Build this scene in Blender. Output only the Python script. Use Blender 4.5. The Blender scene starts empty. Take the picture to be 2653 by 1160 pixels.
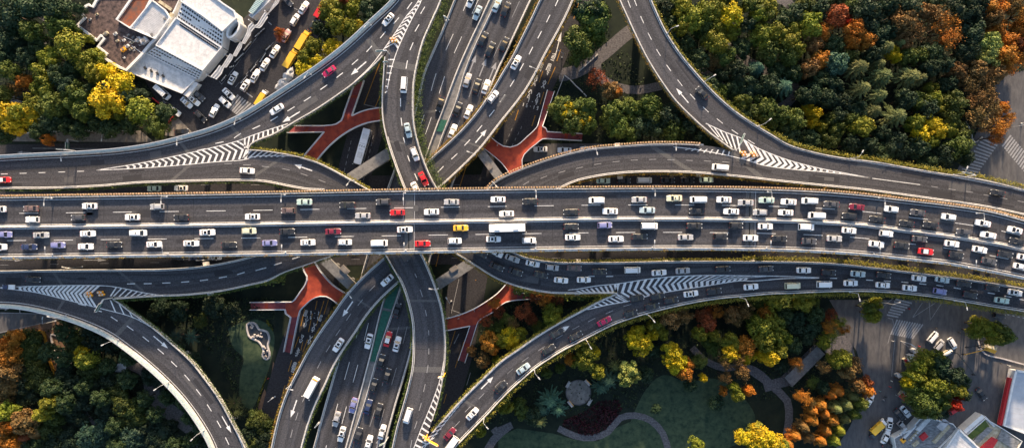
import bpy, math, random
from mathutils import Vector
random.seed(7)
PI = math.pi
SC = bpy.context.scene
# ------------------------------------------------------------------ camera, sky, sun, exposure
ZC = 234.0                                   # the drone's height above the street
cam = bpy.data.objects.new('camera', bpy.data.cameras.new('camera'))
SC.collection.objects.link(cam); SC.camera = cam
cam.location = (0, 0, ZC); cam.rotation_euler = (0, 0, 0)
cam.data.sensor_width = 36; cam.data.lens = 24; cam.data.clip_start = 1; cam.data.clip_end = 3000
SUN_EL, SUN_AZ = math.radians(17.5), math.radians(4)     # azimuth measured from +Y towards +X
world = bpy.data.worlds.new('World'); SC.world = world; world.use_nodes = True
wn = world.node_tree.nodes; wl = world.node_tree.links
sky = wn.new('ShaderNodeTexSky'); sky.sky_type = 'NISHITA'; sky.sun_disc = False
sky.sun_elevation = SUN_EL; sky.sun_rotation = SUN_AZ; sky.air_density = 1.0; sky.dust_density = 2.0; sky.ozone_density = 1.0
wl.new(sky.outputs[0], wn['Background'].inputs['Color']); wn['Background'].inputs['Strength'].default_value = 0.12
sl = bpy.data.lights.new('sun', 'SUN'); sl.energy = 4.5; sl.angle = math.radians(2.0); sl.color = (1.0, 0.75, 0.50)
sun = bpy.data.objects.new('sun', sl); SC.collection.objects.link(sun)
sd = Vector((math.sin(SUN_AZ)*math.cos(SUN_EL), math.cos(SUN_AZ)*math.cos(SUN_EL), math.sin(SUN_EL)))
sun.rotation_euler = sd.to_track_quat('Z', 'Y').to_euler(); sun.location = (0, 0, 150)
SC.view_settings.view_transform = 'Standard'; SC.view_settings.look = 'None'
SC.view_settings.gamma = 1.0; SC.view_settings.exposure = 1.25
SC.render.resolution_x = 1024; SC.render.resolution_y = 447

# ------------------------------------------------------------------ measuring: photo position + real height -> metres
TILE = {'n': (0, 0, 1), 'a1': (0, 0, 2.2514), 'a2': (650, 0, 2.2514), 'a3': (1300, 0, 2.2514), 'a4': (1953, 0, 2.2514),
        'b1': (0, 660, 2.2514), 'b2': (650, 660, 2.2514), 'b3': (1300, 660, 2.2514), 'b4': (1953, 660, 2.2514),
        'r1': (0, 480, 4), 'r2': (640, 480, 4), 'r3': (1280, 480, 4), 'r4': (1920, 480, 4), 'r5': (2353, 470, 3.217),
        'q1': (180, 0, 4.0225), 'q2': (500, 0, 4.0225), 'q3': (880, 0, 4.0225), 'q4': (880, 240, 4.0225), 'q5': (1240, 0, 4.0225),
        'q6': (1240, 240, 4.0225), 's1': (680, 640, 4.0225), 's2': (680, 880, 4.0225), 's3': (1040, 640, 4.0225), 's4': (1040, 880, 4.0225),
        's5': (2253, 760, 4.0225), 's6': (2253, 880, 4.0225), 's7': (0, 780, 4.0225)}
def nat(t, x, y):
    a, b, s = TILE[t]; return (a + x/s, b + y/s)
def N(t, *pts): return [nat(t, x, y) for x, y in pts]
def at(x, y, z=0.0):
    s = (ZC - z)*1.5/2653.0
    return Vector(((x - 1326.5)*s, -(y - 580.0)*s, z))
def mpp(z): return (ZC - z)*1.5/2653.0

# ------------------------------------------------------------------ materials
MATS = {}
def mat(name, col, rough=0.7, col2=None, scale=1.0, detail=4, spec=0.3, metal=0.0, coat=0.0, bump=0.0, coords='Object', stretch=None, ramp=(0.35, 0.65), objcol=False, uvstreak=None):
    m = bpy.data.materials.new(name); m.use_nodes = True; nt = m.node_tree; b = nt.nodes['Principled BSDF']
    b.inputs['Roughness'].default_value = rough; b.inputs['Specular IOR Level'].default_value = spec
    b.inputs['Metallic'].default_value = metal; b.inputs['Coat Weight'].default_value = coat
    base = None
    def rgb(c): return (c[0], c[1], c[2], 1)
    if col2 is None and not objcol:
        b.inputs['Base Color'].default_value = rgb(col); MATS[name] = m
        if bump == 0: return m
    tc = nt.nodes.new('ShaderNodeTexCoord'); mp = nt.nodes.new('ShaderNodeMapping')
    nt.links.new(tc.outputs[coords], mp.inputs[0])
    if stretch: mp.inputs['Scale'].default_value = stretch
    nz = nt.nodes.new('ShaderNodeTexNoise'); nz.inputs['Scale'].default_value = scale; nz.inputs['Detail'].default_value = detail
    nz.inputs['Roughness'].default_value = 0.65
    nt.links.new(mp.outputs[0], nz.inputs['Vector'])
    if col2 is not None:
        cr = nt.nodes.new('ShaderNodeValToRGB'); cr.color_ramp.elements[0].position = ramp[0]; cr.color_ramp.elements[1].position = ramp[1]
        cr.color_ramp.elements[0].color = rgb(col); cr.color_ramp.elements[1].color = rgb(col2)
        nt.links.new(nz.outputs[0], cr.inputs[0]); base = cr.outputs[0]
    if uvstreak:
        mp2 = nt.nodes.new('ShaderNodeMapping'); nt.links.new(tc.outputs['UV'], mp2.inputs[0]); mp2.inputs['Scale'].default_value = uvstreak[0]
        n2 = nt.nodes.new('ShaderNodeTexNoise'); n2.inputs['Scale'].default_value = 1.0; n2.inputs['Detail'].default_value = 5
        nt.links.new(mp2.outputs[0], n2.inputs['Vector'])
        c2 = nt.nodes.new('ShaderNodeValToRGB'); c2.color_ramp.elements[0].position = 0.3; c2.color_ramp.elements[1].position = 0.72
        k0, k1 = uvstreak[1], uvstreak[2]
        c2.color_ramp.elements[0].color = (k0, k0, k0, 1); c2.color_ramp.elements[1].color = (k1, k1, k1, 1)
        nt.links.new(n2.outputs[0], c2.inputs[0])
        mx = nt.nodes.new('ShaderNodeMix'); mx.data_type = 'RGBA'; mx.blend_type = 'MULTIPLY'; mx.inputs[0].default_value = 1.0
        nt.links.new(base, mx.inputs[6]); nt.links.new(c2.outputs[0], mx.inputs[7]); base = mx.outputs[2]
    if objcol:
        oi = nt.nodes.new('ShaderNodeObjectInfo'); mx = nt.nodes.new('ShaderNodeMix'); mx.data_type = 'RGBA'; mx.blend_type = 'MULTIPLY'
        mx.inputs[0].default_value = 1.0; nt.links.new(oi.outputs['Color'], mx.inputs[6])
        nt.links.new(base, mx.inputs[7]); base = mx.outputs[2]
    if base is not None: nt.links.new(base, b.inputs['Base Color'])
    if bump:
        bp = nt.nodes.new('ShaderNodeBump'); bp.inputs['Strength'].default_value = bump; bp.inputs['Distance'].default_value = 0.1
        nt.links.new(nz.outputs[0], bp.inputs['Height']); nt.links.new(bp.outputs[0], b.inputs['Normal'])
    MATS[name] = m
    return m
mat('asphalt', (0.026, 0.027, 0.033), 0.85, (0.100, 0.099, 0.108), scale=2.4, detail=9, spec=0.25, ramp=(0.28, 0.72), uvstreak=((0.62, 0.010, 1), 0.58, 1.42))
mat('asphalt_patch', (0.028, 0.028, 0.033), 0.85, (0.05, 0.05, 0.056), scale=5.0, detail=9, spec=0.25)
mat('asphalt_pale', (0.075, 0.074, 0.078), 0.85, (0.12, 0.118, 0.12), scale=4.0, detail=9, spec=0.25)
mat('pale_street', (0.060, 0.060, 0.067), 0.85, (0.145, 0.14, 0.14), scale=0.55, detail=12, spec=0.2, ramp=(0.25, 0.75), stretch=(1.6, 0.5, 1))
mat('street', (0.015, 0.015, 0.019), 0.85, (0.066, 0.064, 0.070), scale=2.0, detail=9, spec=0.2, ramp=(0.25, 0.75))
mat('joint', (0.075, 0.075, 0.078), 0.9, (0.14, 0.14, 0.14), scale=3, detail=6)
mat('paint', (0.30, 0.30, 0.31), 0.65, (0.78, 0.78, 0.77), scale=2.2, detail=10, ramp=(0.30, 0.50))
mat('worn_paint', (0.16, 0.16, 0.17), 0.7, (0.42, 0.42, 0.43), scale=4, detail=8, ramp=(0.3, 0.65))
mat('yellow_paint', (0.55, 0.28, 0.03), 0.6, (0.32, 0.15, 0.02), scale=3, detail=6)
mat('concrete', (0.42, 0.40, 0.38), 0.8, (0.66, 0.64, 0.61), scale=1.2, detail=8, bump=0.1)
mat('dark_concrete', (0.13, 0.13, 0.13), 0.85, (0.24, 0.235, 0.23), scale=0.8, detail=8)
mat('barrier_panel', (0.30, 0.38, 0.38), 0.35, (0.44, 0.52, 0.52), scale=1.5, spec=0.5)
mat('planter', (0.62, 0.40, 0.26), 0.8, (0.78, 0.56, 0.38), scale=2.0)
mat('hedge', (0.10, 0.12, 0.015), 0.7, (0.30, 0.24, 0.03), scale=0.9, detail=8, ramp=(0.35, 0.65))
mat('hedge_green', (0.035, 0.07, 0.015), 0.7, (0.12, 0.15, 0.03), scale=0.5, detail=8)
mat('hedge_rust', (0.30, 0.12, 0.02), 0.7, (0.20, 0.20, 0.03), scale=1.5, detail=8)
mat('soil', (0.006, 0.012, 0.009), 0.95, (0.020, 0.028, 0.016), scale=0.25, detail=10)
mat('lawn', (0.018, 0.040, 0.024), 0.95, (0.070, 0.098, 0.052), scale=0.5, detail=12)
mat('path', (0.06, 0.057, 0.062), 0.9, (0.17, 0.16, 0.165), scale=1.8, detail=8)
mat('paving', (0.14, 0.125, 0.115), 0.9, (0.26, 0.235, 0.21), scale=0.8, detail=10)
mat('brown_verge', (0.12, 0.07, 0.045), 0.9, (0.22, 0.13, 0.08), scale=0.8, detail=10)
mat('red_deck', (0.20, 0.030, 0.022), 0.8, (0.50, 0.085, 0.038), scale=0.45, detail=12, ramp=(0.3, 0.7))
mat('stair_red', (0.20, 0.045, 0.055), 0.8, (0.30, 0.075, 0.08), scale=1.2, detail=8)
mat('white_rail', (0.72, 0.73, 0.75), 0.4, (0.82, 0.82, 0.83), scale=1)
mat('steel', (0.55, 0.56, 0.57), 0.35, (0.70, 0.70, 0.70), scale=1, metal=0.3, spec=0.5)
mat('lamp_head', (0.55, 0.55, 0.54), 0.4, (0.66, 0.66, 0.64), scale=1)
mat('green_mesh', (0.012, 0.075, 0.052), 0.6, (0.028, 0.13, 0.09), scale=1.5)
mat('white_roof', (0.40, 0.41, 0.42), 0.75, (0.72, 0.72, 0.72), scale=0.9, detail=12, ramp=(0.25, 0.62))
mat('dark_roof', (0.035, 0.028, 0.030), 0.95, (0.17, 0.12, 0.11), scale=0.8, detail=12)
mat('rusty', (0.30, 0.09, 0.04), 0.9, (0.12, 0.08, 0.07), scale=0.5, detail=10)
mat('white_wall', (0.66, 0.66, 0.66), 0.7, (0.78, 0.78, 0.77), scale=0.7)
mat('window_glass', (0.025, 0.028, 0.032), 0.12, (0.05, 0.05, 0.055), scale=2, spec=0.6)
mat('grey_roof', (0.36, 0.40, 0.46), 0.6, (0.46, 0.50, 0.56), scale=0.4, detail=9)
mat('red_paint', (0.45, 0.02, 0.03), 0.5, (0.58, 0.05, 0.05), scale=2)
mat('tin_roof', (0.10, 0.11, 0.115), 0.8, (0.32, 0.32, 0.33), scale=0.7, detail=12, stretch=(1, 2.5, 1))
mat('straw', (0.30, 0.25, 0.16), 0.9, (0.55, 0.50, 0.38), scale=1.2, detail=10)
mat('tyre', (0.02, 0.02, 0.02), 0.85, (0.03, 0.03, 0.03), scale=4)
mat('auto_glass', (0.012, 0.014, 0.018), 0.08, (0.022, 0.024, 0.03), scale=2, spec=0.6)
mat('lens', (0.7, 0.7, 0.68), 0.15, (0.85, 0.85, 0.83), scale=4, spec=0.6)
mat('stone', (0.34, 0.31, 0.30), 0.8, (0.60, 0.56, 0.54), scale=0.8, detail=9)
mat('orange', (0.85, 0.36, 0.03), 0.5, (0.95, 0.47, 0.05), scale=2)
mat('bark', (0.05, 0.035, 0.025), 0.9, (0.11, 0.08, 0.06), scale=3)
mat('black_metal', (0.03, 0.03, 0.032), 0.5, (0.05, 0.05, 0.05), scale=2)
mat('teal_awning', (0.16, 0.32, 0.33), 0.5, (0.26, 0.44, 0.44), scale=1)
mat('cloth_grey', (0.35, 0.35, 0.36), 0.9, (0.62, 0.61, 0.62), scale=0.8, detail=10)
# foliage: the object's own colour times a mottled leaf tint
def leafmat(name, lo, hi, scale):
    m = mat(name, lo, 0.62, hi, scale=scale, detail=7, objcol=True, ramp=(0.33, 0.66), spec=0.25)
    b = m.node_tree.nodes['Principled BSDF']
    return m
leafmat('leaf', (0.40, 0.62, 0.60), (1.35, 1.15, 0.8), 0.6)
PAINTS = {'white': (0.86, 0.86, 0.86), 'silver': (0.44, 0.44, 0.45), 'black': (0.028, 0.029, 0.032), 'dark grey': (0.075, 0.075, 0.082),
          'red': (0.62, 0.02, 0.025), 'crimson': (0.48, 0.02, 0.09), 'dark red': (0.20, 0.02, 0.04), 'brown': (0.16, 0.11, 0.10),
          'lilac blue': (0.23, 0.24, 0.46), 'dark blue': (0.03, 0.045, 0.11), 'pale green': (0.48, 0.62, 0.55), 'pale blue': (0.45, 0.56, 0.60),
          'cream': (0.72, 0.70, 0.50), 'yellow': (0.85, 0.50, 0.04), 'orange': (0.62, 0.10, 0.03), 'pink': (0.5, 0.30, 0.28)}
for k, c in PAINTS.items():
    mm = mat('paint ' + k, c, 0.32, tuple(min(1, v*1.06) for v in c), scale=1.0, spec=0.5, coat=0.4)

# ------------------------------------------------------------------ mesh helpers
COL = SC.collection
class MB:
    def __init__(s): s.v = []; s.f = []; s.m = []; s.mats = []; s.uv = {}
    def mi(s, name):
        if name not in s.mats: s.mats.append(name)
        return s.mats.index(name)
    def poly(s, pts, m, uv=None):
        i = len(s.v); s.v += [tuple(p) for p in pts]; s.f.append(tuple(range(i, i+len(pts)))); s.m.append(s.mi(m))
        if uv: s.uv[len(s.f)-1] = uv
    def box(s, c, size, m, rz=0.0, taper=1.0):
        cx, cy, cz = c; hx, hy, hz = size[0]/2, size[1]/2, size[2]/2; ca, sa = math.cos(rz), math.sin(rz)
        i = len(s.v)
        for dz, k in ((-hz, 1.0), (hz, taper)):
            for dx, dy in ((-hx, -hy), (hx, -hy), (hx, hy), (-hx, hy)):
                x, y = dx*k, dy*k; s.v.append((cx + x*ca - y*sa, cy + x*sa + y*ca, cz + dz))
        for f in ((3, 2, 1, 0), (4, 5, 6, 7), (0, 1, 5, 4), (1, 2, 6, 5), (2, 3, 7, 6), (3, 0, 4, 7)):
            s.f.append(tuple(i+j for j in f)); s.m.append(s.mi(m))
    def prism(s, pts, z0, z1, m, mside=None):
        n = len(pts); a = sum(pts[i][0]*pts[(i+1) % n][1] - pts[(i+1) % n][0]*pts[i][1] for i in range(n))
        if a < 0: pts = pts[::-1]
        i = len(s.v); s.v += [(p[0], p[1], z0) for p in pts] + [(p[0], p[1], z1) for p in pts]
        s.f.append(tuple(range(i+n, i+2*n))); s.m.append(s.mi(m)); s.f.append(tuple(range(i+n-1, i-1, -1))); s.m.append(s.mi(mside or m))
        for k in range(n):
            j = (k+1) % n; s.f.append((i+k, i+j, i+n+j, i+n+k)); s.m.append(s.mi(mside or m))
    def tube(s, p0, p1, r0, r1, m, n=8):
        p0, p1 = Vector(p0), Vector(p1); d = (p1-p0).normalized(); a = d.orthogonal().normalized(); b = d.cross(a); i = len(s.v)
        for p, r in ((p0, r0), (p1, r1)):
            for k in range(n):
                t = 2*PI*k/n; s.v.append(tuple(p + a*(r*math.cos(t)) + b*(r*math.sin(t))))
        for k in range(n):
            j = (k+1) % n; s.f.append((i+k, i+j, i+n+j, i+n+k)); s.m.append(s.mi(m))
        s.f.append(tuple(range(i+n-1, i-1, -1))); s.f.append(tuple(range(i+n, i+2*n))); s.m += [s.mi(m)]*2
    def sweep(s, line, prof, m, closed=True):
        """prof: (offset along the outward normal, height) pairs; line: list of (point, outward normal)"""
        i = len(s.v); k = len(prof)
        for p, nrm in line:
            for o, h in prof: s.v.append((p[0]+nrm[0]*o, p[1]+nrm[1]*o, p[2]+h))
        mi = s.mi(m)
        for a in range(len(line)-1):
            for b in range(k if closed else k-1):
                c = (b+1) % k; s.f.append((i+a*k+b, i+a*k+c, i+(a+1)*k+c, i+(a+1)*k+b)); s.m.append(mi)
        if closed:
            s.f.append(tuple(range(i, i+k))); s.m.append(mi); e = i+(len(line)-1)*k
            s.f.append(tuple(range(e+k-1, e-1, -1))); s.m.append(mi)
    def build(s, name, parent=None, smooth=False):
        me = bpy.data.meshes.new(name); me.from_pydata(s.v, [], s.f)
        for n_ in s.mats: me.materials.append(MATS[n_])
        me.polygons.foreach_set('material_index', s.m)
        if s.uv:
            ul = me.uv_layers.new(name='UVMap')
            for fi, uv in s.uv.items():
                pl = me.polygons[fi]
                for j, li in enumerate(pl.loop_indices): ul.data[li].uv = uv[j]
        if smooth: me.polygons.foreach_set('use_smooth', [True]*len(me.polygons))
        me.update()
        o = bpy.data.objects.new(name, me); COL.objects.link(o)
        if parent is not None: o.parent = parent
        return o
def empty(name, loc=(0, 0, 0), rz=0.0):
    o = bpy.data.objects.new(name, None); COL.objects.link(o); o.location = loc; o.rotation_euler = (0, 0, rz); o.empty_display_size = 0.5
    return o
def tag(o, label=None, cat=None, group=None, kind=None):
    if label: o['label'] = label
    if cat: o['category'] = cat
    if group: o['group'] = group
    if kind: o['kind'] = kind
    return o
CH = {}
def kids(o): return list(o.children)
def copy_tree(o):
    c = o.copy(); COL.objects.link(c)
    for ch in o.children:
        d = ch.copy(); COL.objects.link(d); d.parent = c
        for g in ch.children:
            e = g.copy(); COL.objects.link(e); e.parent = d
    return c
# labels that count: things with the same words in the same place are told apart by their order
ONES = ['', 'first', 'second', 'third', 'fourth', 'fifth', 'sixth', 'seventh', 'eighth', 'ninth', 'tenth', 'eleventh', 'twelfth', 'thirteenth',
        'fourteenth', 'fifteenth', 'sixteenth', 'seventeenth', 'eighteenth', 'nineteenth']
TENS = {2: 'twent', 3: 'thirt', 4: 'fort', 5: 'fift', 6: 'sixt', 7: 'sevent', 8: 'eight', 9: 'ninet'}
def ordw(n):
    if n < 20: return ONES[n]
    if n % 10 == 0: return TENS[n//10] + 'ieth'
    return TENS[n//10] + 'y-' + ONES[n % 10]
REG = []
def register(o, desc, place, cat, group, x, y=0, way='left'): REG.append((o, desc, place, cat, group, x, y, way))
def finish_labels():
    by = {}
    for r in REG: by.setdefault((r[1], r[2]), []).append(r)
    for (d, p), rs in by.items():
        w = rs[0][7]; rs.sort(key=lambda r: r[5] if w == 'left' else r[6])
        for i, r in enumerate(rs):
            if len(rs) == 1: lab = d + ' ' + p
            elif len(rs) == 2: lab = d + ' ' + p + ', the ' + (('left one', 'right one') if w == 'left' else ('upper one', 'lower one'))[i]
            else: lab = d + ' ' + p + ', ' + ordw(i+1) + ' such from ' + ('left' if w == 'left' else 'top')
            if len(lab.split()) > 16: print('LONG', lab)
            tag(r[0], lab, r[3], r[4])

# ------------------------------------------------------------------ curves
def spline(pts, step=6.0):
    """Catmull-Rom through every control point; returns points and the index of each control point"""
    out = []; idx = []; n = len(pts)
    for i in range(n-1):
        p0 = pts[i-1] if i > 0 else (2*pts[0][0]-pts[1][0], 2*pts[0][1]-pts[1][1]); p1 = pts[i]; p2 = pts[i+1]
        p3 = pts[i+2] if i+2 < n else (2*p2[0]-p1[0], 2*p2[1]-p1[1])
        L = math.hypot(p2[0]-p1[0], p2[1]-p1[1]); k = max(1, int(L/step)); idx.append(len(out))
        for j in range(k):
            t = j/k; q = []
            for a in (0, 1):
                m1 = (p2[a]-p0[a])/2; m2 = (p3[a]-p1[a])/2
                # limit tangents to the chord so uneven spacing does not overshoot
                l0 = math.hypot(p1[0]-p0[0], p1[1]-p0[1]) or 1; l2 = math.hypot(p3[0]-p2[0], p3[1]-p2[1]) or 1
                m1 = ((p1[a]-p0[a])/l0*0.5 + (p2[a]-p1[a])/L*0.5)*L; m2 = ((p2[a]-p1[a])/L*0.5 + (p3[a]-p2[a])/l2*0.5)*L
                q.append((2*t**3-3*t**2+1)*p1[a] + (t**3-2*t**2+t)*m1 + (-2*t**3+3*t**2)*p2[a] + (t**3-t**2)*m2)
            out.append(tuple(q))
    idx.append(len(out)); out.append(tuple(pts[-1]))
    return out, idx
class Curve:
    def __init__(s, ctrl):
        s.p, s.idx = spline(ctrl); s.d = [0.0]
        for a, b in zip(s.p, s.p[1:]): s.d.append(s.d[-1] + math.hypot(b[0]-a[0], b[1]-a[1]))
        s.L = s.d[-1]
    def t_of(s, i): return s.d[s.idx[i]]/s.L
    def __call__(s, t):
        t = min(max(t, 0), 1)*s.L; lo, hi = 0, len(s.d)-1
        while hi-lo > 1:
            m = (lo+hi)//2
            if s.d[m] <= t: lo = m
            else: hi = m
        k = (t-s.d[lo])/max(1e-6, s.d[hi]-s.d[lo]); a, b = s.p[lo], s.p[hi]
        return (a[0]+(b[0]-a[0])*k, a[1]+(b[1]-a[1])*k)
    def near(s, x, y):
        b = min(range(len(s.p)), key=lambda i: (s.p[i][0]-x)**2 + (s.p[i][1]-y)**2); return s.d[b]/s.L
DECKS = []
class Deck:
    """a road ribbon between two edges measured in the photo, at its own real height"""
    def __init__(s, L, R, z, n=None, solid=True, dz=0.0):
        s.L, s.R = Curve(L), Curve(R); s.zs = z if isinstance(z, list) else [(0, z), (1, z)]; s.dz = dz
        s.n = n or max(12, int(max(s.L.L, s.R.L)/8)); s.solid = solid
        s.mid = [s.px(0.5, i/200) for i in range(201)]
    def z(s, t):
        for (a, za), (b, zb) in zip(s.zs, s.zs[1:]):
            if t <= b:
                k = (t-a)/max(1e-6, b-a); k = k*k*(3-2*k); return za + (zb-za)*k + s.dz
        return s.zs[-1][1] + s.dz
    def px(s, f, t):
        a, b = s.L(t), s.R(t); return (a[0]+(b[0]-a[0])*f, a[1]+(b[1]-a[1])*f)
    def w(s, f, t, h=0.0):
        x, y = s.px(f, t); v = at(x, y, s.z(t)); v.z += h; return v
    def locate(s, x, y):
        b = min(range(201), key=lambda i: (s.mid[i][0]-x)**2 + (s.mid[i][1]-y)**2); t = b/200
        return t
    def length(s, f=0.5, t0=0, t1=1):
        k = 60; P = [s.w(f, t0+(t1-t0)*i/k) for i in range(k+1)]; return sum((b-a).length for a, b in zip(P, P[1:]))
    def heading(s, x, y, rev=False):
        t = s.locate(x, y); a = s.w(0.5, max(0, t-0.01)); b = s.w(0.5, min(1, t+0.01)); d = b-a
        h = math.atan2(d.y, d.x); return h + (PI if rev else 0)
    def surface(s, mb, m='asphalt', th=1.2, side='dark_concrete'):
        n = s.n; v = 0.0; pl = None
        for i in range(n):
            t0, t1 = i/n, (i+1)/n; a, b, c, d = s.w(0, t0), s.w(1, t0), s.w(1, t1), s.w(0, t1)
            w0, w1 = (b-a).length, (c-d).length; dl = ((c+d)/2-(a+b)/2).length
            q = [a, b, c, d]; uv = [(-w0/2, v), (w0/2, v), (w1/2, v+dl), (-w1/2, v+dl)]; v += dl
            if (b-a).cross(d-a).z < 0: q = q[::-1]; uv = uv[::-1]
            mb.poly(q, m, uv)
            if th:
                lo = [Vector((p.x, p.y, p.z-th)) for p in q]; mb.poly(lo[::-1], side)
                for e, g in ((a, d), (b, c)):
                    mb.poly([e, g, (g.x, g.y, g.z-th), (e.x, e.y, e.z-th)], side)
    def edge(s, side, t0, t1, inset=0.0, step=1.6):
        """world polyline along an edge with its outward normal"""
        f, g = (0, 1) if side == 'L' else (1, 0); k = max(2, int(s.length(f, t0, t1)/step)); out = []
        P = [s.w(f, t0+(t1-t0)*i/k) for i in range(k+1)]; Q = [s.w(0.5, t0+(t1-t0)*i/k) for i in range(k+1)]
        for i, p in enumerate(P):
            d = (P[min(k, i+1)] - P[max(0, i-1)]); nrm = Vector((-d.y, d.x, 0)).normalized()
            if nrm.dot(p-Q[i]) < 0: nrm = -nrm
            out.append((p - nrm*inset, nrm))
        return out
    def line(s, mb, path, w=0.16, m='paint', h=0.014):
        for (a, b) in zip(path, path[1:]):
            pass
        P = path; k = len(P)-1; row = []
        for i, p in enumerate(P):
            d = P[min(k, i+1)] - P[max(0, i-1)]; nr = Vector((-d.y, d.x, 0)).normalized()*w/2
            row.append((p+nr, p-nr))
        for (a, b), (c, d) in zip(row, row[1:]):
            mb.poly([(q.x, q.y, q.z+h) for q in (a, b, d, c)], m)
    def fline(s, mb, f, t0, t1, w=0.16, m='paint'):
        k = max(2, int(s.length(f, t0, t1)/2.5)); s.line(mb, [s.w(f, t0+(t1-t0)*i/k) for i in range(k+1)], w, m)
    def dashes(s, mb, f, t0, t1, on, period, w=0.2, m='paint', phase=0.0):
        k = 400; P = [s.w(f, t0+(t1-t0)*i/k) for i in range(k+1)]; D = [0]
        for a, b in zip(P, P[1:]): D.append(D[-1]+(b-a).length)
        def pt(x):
            j = 0; lo, hi = 0, k
            while hi-lo > 1:
                mm_ = (lo+hi)//2
                if D[mm_] <= x: lo = mm_
                else: hi = mm_
            return P[lo].lerp(P[hi], (x-D[lo])/max(1e-6, D[hi]-D[lo]))
        x = phase
        while x + on < D[-1]:
            s.line(mb, [pt(x), pt(x+on/2), pt(x+on)], w, m); x += period
    def band(s, mb, t, w=1.2, m='joint', f0=0.06, f1=0.94, skew=0.0):
        a0, b0 = s.w(f0, t), s.w(f1, t); d = (b0-a0).normalized(); nr = Vector((-d.y, d.x, 0))*w/2
        mb.poly([(q.x, q.y, q.z+0.007) for q in (a0-nr, b0-nr, b0+nr, a0+nr)], m)
def arrow(mb, x, y, z, ang, L=6.0, m='paint', w=0.5, h=0.014):
    """long straight-ahead lane arrow whose middle stands at the photo position x, y; ang is the world heading"""
    c = at(x, y, z); d = Vector((math.cos(ang), math.sin(ang), 0)); n = Vector((-d.y, d.x, 0)); up = Vector((0, 0, h))
    a = c - d*L/2; b = c + d*(L/2-L*0.38); e = c + d*L/2
    for q in ([a-n*w*0.32, b-n*w*0.32, b+n*w*0.32, a+n*w*0.32], [b-n*w*1.35, e, b+n*w*1.35]):
        if (Vector(q[1])-Vector(q[0])).cross(Vector(q[2])-Vector(q[0])).z < 0: q = q[::-1]
        mb.poly([p+up for p in q], m)
def chevrons(mb, A, B, z, n, t0, t1, fwd, w=0.75, k=0.62, m='paint', h=0.014):
    """V-stripes between two lines given as photo curves; fwd=+1: apex towards growing t"""
    A, B = Curve(A), Curve(B)
    for i in range(n):
        t = t0 + (t1-t0)*i/max(1, n-1); a, b = at(*A(t), z), at(*B(t), z); mid = (a+b)/2
        e = 0.01; mid2 = (at(*A(min(1, t+e)), z)+at(*B(min(1, t+e)), z))/2; mid0 = (at(*A(max(0, t-e)), z)+at(*B(max(0, t-e)), z))/2
        d = (mid2-mid0).normalized()*fwd; W = (a-b).length
        if W < 0.5: continue
        ap = mid + d*W*k; ww = min(w, 0.35+W*0.3)
        for s0 in (a, b):
            q = [s0, s0+d*ww*1.25, ap+d*ww*1.25, ap]
            if (q[1]-q[0]).cross(q[2]-q[0]).z < 0: q = q[::-1]
            mb.poly([(p.x, p.y, z+h) for p in q], m)
def hatch(mb, A, B, z, n, t0, t1, dt, w=0.55, m='paint', h=0.014):
    A, B = Curve(A), Curve(B)
    for i in range(n):
        t = t0 + (t1-t0)*i/max(1, n-1); a = at(*A(t), z); b = at(*B(min(1, max(0, t+dt))), z)
        e = (at(*A(min(1, t+0.02)), z)-at(*A(max(0, t-0.02)), z)).normalized()*w
        q = [a, a+e, b+e, b]
        if (q[1]-q[0]).cross(q[2]-q[0]).z < 0: q = q[::-1]
        mb.poly([(p.x, p.y, z+h) for p in q], m)
def pline(mb, pts, z, w=0.18, m='paint', h=0.016, smooth=True):
    P = [at(x, y, z) for x, y in (spline(pts, 10)[0] if smooth else pts)]
    Deck.line(None, mb, P, w, m, h)
# ------------------------------------------------------------------ ground, streets, lawns, paths (the setting)
def sheet(name, polys, m, z, smooth=False):
    mb = MB()
    for p in polys:
        q = [at(x, y, z) for x, y in (spline(p + [p[0]], 14)[0][:-1] if smooth else p)]
        a = sum(q[i].x*q[(i+1) % len(q)].y - q[(i+1) % len(q)].x*q[i].y for i in range(len(q)))
        if a < 0: q = q[::-1]
        mb.poly(q, m)
    o = mb.build(name); tag(o, kind='structure'); return o
def ribbon(pts, w):
    """photo-space ribbon polygon round a centre line"""
    P = spline(pts, 18)[0]; l, r = [], []
    for i, p in enumerate(P):
        a, b = P[max(0, i-1)], P[min(len(P)-1, i+1)]; dx, dy = b[0]-a[0], b[1]-a[1]; L = math.hypot(dx, dy) or 1
        ww = w if not isinstance(w, list) else w[0]+(w[1]-w[0])*i/(len(P)-1)
        l.append((p[0]-dy/L*ww/2, p[1]+dx/L*ww/2)); r.append((p[0]+dy/L*ww/2, p[1]-dx/L*ww/2))
    return l + r[::-1]
g = MB(); g.poly([(-1500, -1500, 0), (1500, -1500, 0), (1500, 1500, 0), (-1500, 1500, 0)], 'soil'); tag(g.build('ground'), kind='structure')
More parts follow.
